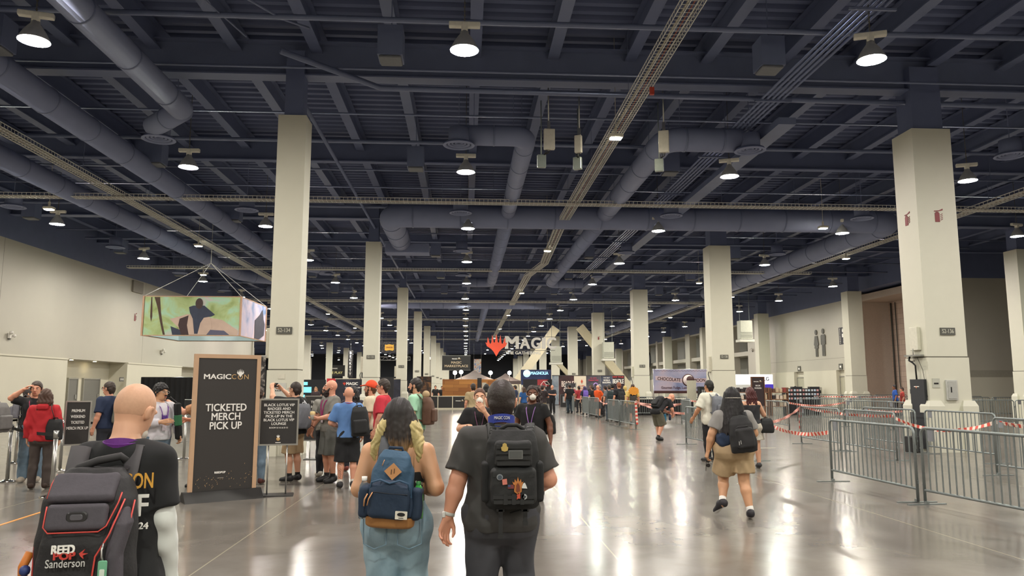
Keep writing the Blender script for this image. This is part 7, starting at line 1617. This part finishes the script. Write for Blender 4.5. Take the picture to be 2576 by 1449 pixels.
f = MB(); f.mat(M('#c9543c', .5)); f.prism([(.15, 1.9), (.25, 2.1), (.15, 2.3), (.05, 2.1)], -.02, 0); f.build('flame_print', None, PO[2]); text('SILVER', .2, M('#c9745c', .6), (.12, -.02, 1.7), PO[2], bold=.02, width=.6); text('EDITION', .2, M('#c9745c', .6), (.12, -.02, 1.45), PO[2], bold=.02, width=.7)
text('ALL NEW', .14, M('#c94a6a', .6), (0, -.02, 2.4), PO[3], bold=.02, width=.6); text('CHARACTERS', .18, M('#c94a6a', .6), (0, -.02, 2.2), PO[3], bold=.03, width=.9); f = MB(); f.mat(M('#a88ac9', .5)); f.tube([(.2+.2*math.cos(t), -.01, 1.65+.3*math.sin(t)) for t in np.linspace(-.8, 3.9, 12)], .06, 6); f.build('loop_print', None, PO[3])
text('THE BEST', .14, WTXT, (0, -.02, 2.42), PO[4], bold=.02, width=.6); text('WORLD', .2, WTXT, (0, -.02, 2.2), PO[4], bold=.04, width=.6); text('BUILDING', .2, WTXT, (0, -.02, 2.0), PO[4], bold=.04, width=.75)
text('BEADLE', .55, WTXT, (-.05, -.02, 2.1), PO[5], bold=.03, width=1.0); text('NEW TITLES', .18, M('#c94a4a', .6), (-.05, -.02, 2.5), PO[5], bold=.03, width=1.0)
o = empty('display_rack', (8.9, 64, 0), 0, 'open metal display rack before the maroon panel', 'rack'); f = MB(); f.mat(STEEL)
for x in (-.45, .45):
    for y in (0, .4): f.tube([(x, y, 0), (x, y, 2.0)], .02, 6)
f.build('frame', None, o)
for z in (.6, 1.1, 1.6): f = MB(); f.mat(M('#4a4a4c', .5)); f.bb(-.45, .45, 0, .4, z, z+.03); f.build('shelf', None, o)
for z, c_ in ((.63, '#2b2b33'), (1.13, '#b03a52'), (1.63, '#3b3b40')): f = MB(); f.mat(M(c_, .6, var=.5, scale=12)); f.bb(-.4, .4, .08, .32, z, z+.3); q = f.build('stacked_stock'); q.location = o.location; tag(q, 'dark boxed stock on the %s shelf of the metal display rack' % ('lowest' if z < 1 else 'middle' if z < 1.5 else 'top'), 'boxes')
o = empty('booth_counter', (8.4, 62, 0), 0, 'low black counter with a pale sheet before the right booth row', 'counter'); f = MB(); f.mat(M('#1c1b1d', .5)); f.rbox((0, 0, .5), (1.3, .6, 1.0), .04); f.build('body', None, o); f = MB(); f.mat(M('#9a9a9a', .6)); f.bb(-.5, -.3, -.32, -.3, .35, .85); f.build('sheet', None, o)
# diagonal braces of the structure
brace((5.2, 1.9), (9.45, 7.75), .88, 78.6, 'broad cream diagonal brace rising to the right over the booths'); o = MB().mat(M('#d8cfb4', .6)).bb(4.4, 6.1, 78.2, 79.7, 0, 2.4).build('brace_pedestal'); tag(o, 'cream concrete block at the foot of the diagonal brace', 'pedestal')
brace((11.0, 7.4), (15.9, 1.3), .75, 72.2, 'cream diagonal brace falling to the right behind the fourth column'); o = MB().mat(M('#d8cfb4', .6)).bb(15.0, 16.6, 72, 73.4, 0, 1.6).build('brace_pedestal'); tag(o, 'cream block at the lower end of the falling brace', 'pedestal')
brace((14.2, 1.0), (10.3, 5.2), .5, 90, 'distant cream brace seen beneath the falling brace')
for x, Y, z, lb in ((8.6, 72, 4.7, 'pale air unit fixed beside the fifth column'), (13.25, 70, 5.0, 'pale air unit fixed beside the falling brace'), (22.6, 60, 6.2, 'pale air unit on the frame by the mezzanine')):
    f = MB(); f.mat(M('#b9bcae', .5)); f.rbox((0, 0, 0), (1.0, .8, 1.5), .04); f.mat(M('#cfcfc4', .5)); f.bb(-.6, .6, -.5, .5, -.98, -.78); f.bb(-.1, .1, .3, .9, -.6, .6); f.mat(M('#8d9086', .5)); [f.bb(-.45, .45, -.42, -.4, -.6+.12*q, -.55+.12*q) for q in range(4)]; f.mat(GALV); [f.tube([(sx_, 0, .7), (sx_, 0, 10.2-z)], .02, 5) for sx_ in (-.4, .4)]; o = f.build('air_unit'); o.location = (x, Y, z); tag(o, lb, 'air unit', 'wall-hung air units')
# lilac banner
o = empty('booth_banner', (11.45, 40, 0), 0, 'lilac sweet-stall banner with a round crescent badge', 'banner')
BB = noise_print('lilac_print', .9, [(.35, '#8a94bd'), (.55, '#b6b4d2'), (.7, '#d3bfcd')], .5); f = MB(); f.mat(BB); f.bb(-1.45, 1.45, 0, .03, 1.3, 2.56); f.build('print', None, o)
BRN = M('#4a2a2a', .6); f = MB(); f.mat(BRN); f.bb(-1.45, 1.45, -.006, 0, 1.3, 1.44); f.build('band', None, o); f = MB(); f.mat(M('#8a7a86', .6)); [f.tube([(-1.4+.16*q, -.006, 2.49), (-1.36+.16*q, -.006, 2.52), (-1.3+.16*q, -.006, 2.47), (-1.24+.16*q, -.006, 2.5)], .012, 4) for q in range(18)]; f.build('scroll_print', None, o)
f = MB(); f.mat(M('#dcc6d0', .6)); f.prism([(-1.35, 2.22), (-.9, 2.2), (-.2, 2.1), (.2, 2.08), (.2, 1.86), (-.3, 1.88), (-.9, 1.98), (-1.35, 2.0)], -.008, 0); f.prism([(.62, 2.1), (1.4, 2.1), (1.4, 1.88), (.62, 1.86)], -.008, 0); f.build('ribbon_print', None, o)
text('CHOCOLATE', .24, BRN, (-.62, -.012, 2.04), o, bold=.02, width=1.25, roll=-.07); text('MOON', .24, BRN, (1.03, -.012, 1.99), o, bold=.02, width=.62); text('Gourmet Fudge, Luxury Chocolate', .2, M('#5c3c48', .6), (.1, -.012, 1.60), o, bold=.01, width=2.3)
f = MB(); f.mat(BRN); f.lathe([(0, 0), (.33, 0), (.33, .02), (0, .02)], 24); q = f.build('badge_rim', None, o); q.location = (.42, -.01, 2.0); q.rotation_euler = (math.pi/2, 0, 0); f = MB(); f.mat(M('#e3d6d6', .6)); f.lathe([(0, .02), (.28, .02), (.28, .03), (0, .03)], 24); f.mat(BRN); f.lathe([(0, .03), (.19, .03), (.19, .04), (0, .04)], 24, c=(.09, .03, 0)); q = f.build('crescent_moon', None, o); q.location = (.42, -.01, 2.0); q.rotation_euler = (math.pi/2, 0, 0)
f = MB(); f.mat(STEEL); [f.tube([(x, .05, 0), (x, .05, 2.6)], .025, 6) for x in (-1.45, 1.45)]; f.tube([(-1.45, .05, 2.57), (1.45, .05, 2.57)], .025, 6); f.build('pipe_frame', None, o)
f = MB(); f.mat(M('#cfccba', .6)); f.bb(-.24, .24, 0, .05, .9, 1.98); f.bb(-.24, -.2, 0, .4, 0, .9); f.bb(.2, .24, 0, .4, 0, .9); o = f.build('notice_board'); o.location = (11.75, 39, 0); tag(o, 'blank cream board standing before the lilac banner', 'board')
f = MB(); f.mat(M('#202024', .6, var=.4, scale=14)); f.bb(-.3, .3, 0, .4, 0, 1.66); f.mat(M('#8a3a4a', .6)); f.bb(.1, .26, -.02, 0, 1.3, 1.6); f.mat(M('#9a9a9a', .5)); [f.bb(-.2+.1*q, -.14+.1*q, -.02, 0, 1.35, 1.5) for q in range(3)]; o = f.build('stock_rack'); o.location = (12.35, 38.6, 0); tag(o, 'dark rack of small goods right of the blank cream board', 'rack')
for k in range(3): o = empty('booth_table', (9.3+2.0*k, 44.4, 0), 0, 'black skirted table below the lilac banner, %s from the left' % ORD[k], 'table', 'black skirted tables'); f = MB(); f.mat(M('#c9c6b8', .5)); f.bb(-.98, .98, -.4, .4, .92, .96); f.build('table_top', None, o); f = MB(); f.mat(BLACKF); f.bb(-.96, .96, -.38, .38, 0, .92); f.build('skirt', None, o)
o = empty('pencil_display', (13.3, 56, 0), 0, 'tall display of green and yellow striped shapes left of the lilac banner', 'display'); 
for q in range(5): f = MB(); f.mat(M('#c99a3a' if q % 2 else '#3a3a30', .5)); f.prism([(-.5+.2*q, .2), (-.34+.2*q, .2), (-.34+.2*q, 2.2), (-.42+.2*q, 2.75-.1*(q % 2)), (-.5+.2*q, 2.2)], 0, .15); f.mat(M('#2f7a45', .5)); f.bb(-.5+.2*q, -.34+.2*q, -.01, 0, 2.3, 2.4); f.build('strip', None, o)
# white glowing booth, shelves, framed sign
o = empty('canopy_booth', (16.9, 44.5, 0), 0, 'booth with a glowing white fascia by the restroom wall', 'booth'); f = MB(); f.mat(EM('#f4f4f4', 1.0)); f.bb(-1.45, 1.45, 0, .1, 1.78, 2.38); f.build('fascia', None, o); f = MB(); f.mat(STEEL); [f.tube([(x, y, 0), (x, y, 2.3)], .03, 6) for x in (-1.4, 1.4) for y in (.1, 2.4)]; f.build('frame', None, o); f = MB(); f.mat(M('#d9d9d4', .6)); f.bb(-1.45, 1.45, 2.4, 2.5, 0, 2.3); f.build('back_wall', None, o); text('LG', .3, M('#3a3a44', .5), (1.05, -.01, 2.1), o, bold=.02)
f = MB(); f.mat(M('#4a3ad0', .4)); f.rbox((1.05, -.4, 1.55), (.5, .1, .5), .05, axis='y'); f.bb(1.0, 1.1, -.45, -.35, .9, 1.35); q = f.build('purple_glow'); q.location = (16.9, 44.5, 0); tag(q, 'violet block standing in for a purple glow right of the framed sign', 'display')  # purple glow given as a block in plain violet colour, no emission
for k in range(3):
    o = empty('shop_shelf', (15.9+1.15*k, 43.2, 0), 0, 'wooden shop shelf with goods under the white fascia, %s from the left' % ORD[k], 'shelf', 'shop shelves'); f = MB(); f.mat(M('#7a5238', .6)); [f.bb(-.5, .5, 0, .35, z, z+.04) for z in (.5, .9, 1.3)]; f.bb(-.52, -.48, 0, .35, 0, 1.6); f.bb(.48, .52, 0, .35, 0, 1.6); f.build('rack', None, o)
    for z in (.54, .94, 1.34):
        for q in range(4): f = MB(); f.mat(M(rnd.choice(['#8a3a34', '#b9a58a', '#2a2226', '#c9b9a9', '#5a3a2c']), .6)); f.bb(-.42+.22*q, -.26+.22*q, .05, .3, z, z+.2+.06*(q % 2)); f.build('goods', None, o)
for k in range(4):
    o = empty('goods_rack', (19.0+.62*k, 43.8+.2*k, 0), 0, 'black rack of packaged goods by the restroom wall, %s from the left' % ORD[k], 'rack', 'black goods racks'); f = MB(); f.mat(M('#1a1a1e', .6)); f.bb(-.3, .3, 0, .3, 0, 1.55+.1*(k % 2)); f.build('body', None, o)
    for z in (.9, 1.15, 1.38):
        for q in range(3): f = MB(); f.mat(M(['#cfd0d4', '#b9c9d9', '#c99a9a'][(q+k) % 3], .5)); f.bb(-.24+.17*q, -.12+.17*q, -.02, 0, z, z+.12); f.build('pack', None, o)
o = empty('framed_sign', (11.75, 30, 0), 0, 'dark wooden framed sign board above the barriers before the shop shelves', 'sign'); f = MB(); f.mat(M('#2e2022', .6)); f.bb(-.24, .24, 0, .03, .9, 2.02); f.build('panel', None, o); f = MB(); f.mat(M('#6a4630', .6)); f.bb(-.28, -.24, -.02, .05, .2, 2.06); f.bb(.24, .28, -.02, .05, .2, 2.06); f.bb(-.24, .24, -.02, .05, 2.02, 2.06); f.bb(-.34, .34, -.2, .2, 0, .2); f.build('frame', None, o); magiccon(o, 0, -.004, 1.86, .34); text('BOOK', .08, WTXT, (0, -.004, 1.70), o, bold=.02, width=.2); text('PAVILION', .08, WTXT, (0, -.004, 1.60), o, bold=.02, width=.28)
# restroom signs on the right wall
MARK = M('#5b5a53', .5)
def icon(loc, woman, label):
    f = MB(); f.mat(MARK); hd = [(.2*math.cos(t), 1.85+.22*math.sin(t)) for t in np.linspace(0, 6.283, 18)[:-1]]; f.prism(hd, -.05, 0)
    if woman: f.prism([(-.22, 1.55), (.22, 1.55), (.42, .8), (.3, .74), (.24, .95), (.34, .5), (.18, .5), (.18, -.2), (.03, -.2), (.03, .5), (-.03, .5), (-.03, -.2), (-.18, -.2), (-.18, .5), (-.34, .5), (-.24, .95), (-.3, .74), (-.42, .8)], -.05, 0)
    else: f.prism([(-.3, 1.57), (.3, 1.57), (.4, 1.45), (.4, .75), (.26, .75), (.26, 1.3), (.24, 1.3), (.24, -.2), (.03, -.2), (.03, .7), (-.03, .7), (-.03, -.2), (-.24, -.2), (-.24, 1.3), (-.26, 1.3), (-.26, .75), (-.4, .75), (-.4, 1.45)], -.05, 0)
    o = f.build('wall_pictogram'); o.location = loc; o.rotation_euler = (0, 0, math.radians(-90)); return tag(o, label, 'sign', 'restroom pictograms')
icon((RX-.02, 62.4, 4.35), True, 'dark woman pictogram on the restroom wall'); icon((RX-.02, 61.15, 4.37), False, 'dark man pictogram on the restroom wall')
o = empty('restroom_sign', (RX-.02, 57.95, 4.95), math.radians(-90), 'black restrooms sign with pictograms and an arrow', 'sign'); f = MB(); f.mat(M('#2c2a30', .5)); f.bb(-.55, .55, 0, .04, 0, 1.35); f.build('plate', None, o)
for q, ch in enumerate('RESTROOMS'): text(ch, .15, WTXT, (-.36, -.005, 1.22-.14*q), o, bold=.02)
f = MB(); f.mat(WTXT); f.bb(-.05, .4, -.008, 0, .56, .84); [f.prism([(x-.06, .95), (x+.06, .95), (x+.09, 1.12), (x, 1.28), (x-.09, 1.12)], -.008, 0) for x in (.06, .3)]; f.prism([(.14, .46), (.22, .46), (.22, .2), (.28, .2), (.18, .08), (.08, .2), (.14, .2)], -.008, 0); f.build('pictograms', None, o)
for y, lb in ((58.45, 'small dark door plate over the door beside the pilaster'), (65.97, 'small dark door plate over the farther door')):
    f = MB(); f.mat(M('#55544c', .5)); f.bb(-.28, .28, -.03, 0, 0, .45); f.mat(WTXT); f.bb(-.12, .12, -.035, -.03, .14, .3); o = f.build('door_plate'); o.location = (RX-.03, y, 3.0); o.rotation_euler = (0, 0, math.radians(-90)); tag(o, lb, 'sign')
for y, lb in ((63.75, 'first'), (62.1, 'second')): f = MB(); f.mat(M('#c9a03a', .5)); f.lathe([(0, 0), (.09, 0), (.09, 1.25), (.06, 1.36), (0, 1.38)], 12); o = f.build('bollard'); o.location = (RX-.7, y, 0); tag(o, 'yellow bollard in front of the restroom wall, %s from the left' % lb, 'bollard')
f = MB(); f.mat(M('#a9a79c', .5)); f.rbox((0, 0, .8), (.5, .5, 1.6), .03); f.mat(BLACKM); f.bb(-.15, .15, -.27, -.25, 1.1, 1.35); o = f.build('ticket_box'); o.location = (RX-.7, 61.2, 0); tag(o, 'grey floor box beside the yellow bollards', 'box')
f = MB(); f.mat(M('#26262a', .5)); f.lathe([(0, 0), (1.25, 0), (1.25, .12), (0, .12)], 32); f.mat(M('#4a4a50', .5)); f.lathe([(.5, .125), (.9, .125), (.9, .13), (.5, .13)], 32, closed_ends=False); o = f.build('round_sign'); o.location = (RX-.1, 121, 5.9); o.rotation_euler = (math.pi/2, 0, math.radians(-90)); tag(o, 'large round black disc sign on the far right wall', 'sign')
f = MB(); f.mat(M('#4f4d4a', .6)); f.tube([(33.0, 56.6, 8.1), (33.0, 56.6, .1)], .06, 8); f.tube([(33.0, 56.0, 8.1), (33.0, 56.0, 2.0), (33.0, 55.7, .1)], .04, 8); tag(f.build('wall_conduit'), 'vertical conduits beside the block wall', 'conduit')
# ================================================================ FAR VISITORS
def far(label, x, y, deg, ht, sk, top_c, bot_c, hair_=('short', '#2a211c'), shorts=False, pack=None, J=None, fat=1.05, res=.02, plabel=None, **kw):
    p = person(label, (x, y), deg, ht, sk, fat=fat, top=AR(col=top_c, sleeve=.65, hem=.87), bot=AR(col=bot_c, **(dict(hem=.5) if shorts else {})), hair=hair_, res=res, low=True, group='far visitors', J=J, seed=x*1.3, **kw)[0]
    if pack: mid_pack(p, pack, plabel, w_=.32, h=.46, d=.17, res=.02)
    return p
UP = dict(elR=(.27, .12, 1.16), wrR=(.12, .3, 1.2), elL=(-.27, .12, 1.16), wrL=(-.10, .3, 1.18))
far('man in tan T-shirt seen from behind, beside the black counters', .26, 26, 8, 1.76, 'pink', '#a08e6e', '#1d1d20', ('crop', '#2a211c'))
far('black-haired person seen from behind, half hidden by the man in grey', .74, 27, -5, 1.74, 'fair', '#b9a890', '#2b2b30', ('long', '#141214'))
far('staff member in black at the far counter, left of two', -2.35, 60, 180, 1.72, 'pink', '#1a1a1c', '#1c1c1e')
far('staff member in black at the far counter, right of two', -1.85, 60.5, 170, 1.68, 'tan', '#1b1b1d', '#1c1c1e')
far('small figure with fair hair before the cyan screens', -8.9, 46, 180, 1.62, 'fair', '#3a2f33', '#222226', ('long', '#a07a52'))
far('bald figure in black before the cyan screens', -8.5, 47, 190, 1.74, 'pink', '#16161a', '#222226', ('none', '#2a211c'))
far('dark figure far behind the art banner', -12.2, 44, 180, 1.7, 'fair', '#17171b', '#222226')
far('person in bright blue jacket with brown hair by the far booths', 3.05, 40, 30, 1.62, 'fair', '#22508a', '#17171a', ('long', '#4a3426'))
far('person in dark blue behind the blue jacket', 3.0, 46, 60, 1.72, 'tan', '#2a3550', '#17171a')
far('person in black with white drape between the booths', 4.1, 44, 200, 1.7, 'tan', '#1d1c20', '#17171a', ('curly', '#171214'))
far('person in dark brown shirt left of the misty panel', 3.85, 38, -20, 1.72, 'pink', '#2a2023', '#8b7c62', ('short', '#2a1c18'), J=UP, shorts=True)
far('bald man in black polo with folded arms by the misty panel', 5.25, 46, 150, 1.74, 'pink', '#1c1e28', '#17171a', ('none', '#2a211c'), J=UP)
far('person with long dark hair near the dark blue backdrop', 4.5, 54, 10, 1.62, 'fair', '#24212b', '#2b2a30', ('long', '#221a18'))
far('man in dark red shirt near the house backdrop', 5.6, 58, -60, 1.74, 'pink', '#5a2a2e', '#26262a')
far('person in grey hoodie near the house backdrop', 6.2, 60, 120, 1.7, 'fair', '#65656a', '#26262a')
far('big man in black T-shirt behind the first grey barriers, back turned', 6.45, 47.0, 8, 1.80, 'pink', '#151517', '#2e3a44', ('crop', '#1e1917'), fat=1.35)
far('person in red shirt beside the big man in black', 7.25, 48.5, 20, 1.68, 'tan', '#a53238', '#2b2b30', ('crop', '#221b18'))
far('person with purple hair and a black outfit in the queue', 6.95, 44.2, 10, 1.66, 'fair', '#26243a', '#1a1a1f', ('long', '#3a2f55'), pack='#6f57b0', plabel='purple backpack on the person with purple hair')
far('dark-haired person in the queue looking left', 7.75, 46.5, 100, 1.78, 'tan', '#2c2b33', '#1a1a1f', ('curly', '#141113'))
far('man with dark hair and beard in black in the queue', 7.6, 45.5, 150, 1.78, 'tan', '#1b1c20', '#1a1a1f', ('short', '#17120f'), beard=('#1c1512', .0))
far('person in black T-shirt behind the orange shirt', 7.2, 43.0, 30, 1.7, 'pink', '#202024', '#2a2a2e', ('short', '#3a2c24'))
far('bald man in bright orange T-shirt in the queue', 7.1, 40.6, -50, 1.72, 'pink', '#e0561c', '#4b4a4e', ('none', '#2a211c'), shorts=True, J=UP, beard=('#b9a58a', .0))
far('person with grey curly hair in the queue', 7.9, 44.6, -20, 1.76, 'fair', '#4a4a52', '#26262a', ('curly', '#8d8a88'))
far('person in brown shirt behind the grey T-shirt', 7.75, 42.0, 20, 1.7, 'pink', '#4d3730', '#26262a', ('short', '#2a1e18'))
far('man in grey T-shirt with a teal and black backpack in the queue', 6.95, 36.6, 6, 1.74, 'pink', '#6b6e72', '#3f4a54', ('crop', '#3a332e'), pack='#1d2c30', plabel='teal and black backpack on the man in grey', fat=1.15)
far('tall person with reddish hair in black T-shirt and backpack in the queue', 7.15, 35.2, 15, 1.84, 'pink', '#1b1c22', '#17171a', ('short', '#8a4f34'), pack='#1a1b1e', plabel='black backpack on the tall red-haired person')
far('dark-haired person in the queue behind the red-haired one', 7.65, 39.4, 10, 1.78, 'tan', '#26242b', '#26262a', ('curly', '#121012'))
far('person with bun and yellow tank top carrying a dark backpack', 7.45, 33.6, -10, 1.76, 'pink', '#d9b768', '#55504a', ('bun', '#3d2c26'), shorts=True, pack='#3a3530', plabel='dark backpack with orange flap on the person in yellow')
far('person in yellow behind the red-haired person', 7.9, 37.4, 0, 1.68, 'fair', '#d9c27a', '#55504a', ('short', '#c9b06a'))
far('shopkeeper in dark clothes at the goods racks', 20.2, 45.6, 180, 1.66, 'tan', '#202024', '#202024', ('long', '#171214'))
far('person in black far down the aisle between the booths', 3.6, 64, 10, 1.72, 'fair', '#1b1b1f', '#26262a')
far('person in pale shirt far down the aisle between the booths', 4.2, 66, 170, 1.7, 'pink', '#b9b4a8', '#33343a')
f = MB(); f.mat(M('#d9902a', .6)); f.prism([(.2*math.cos(6.2832*i/24)*(1.25 if i % 2 else 1), .16*math.sin(6.2832*i/24)*(1.25 if i % 2 else 1)) for i in range(24)], -.05, .05); o = f.build('plush_fan'); o.location = (7.42, 33.3, 1.47); tag(o, 'orange scalloped plush fan on top of the dark backpack of the person in yellow', 'toy')
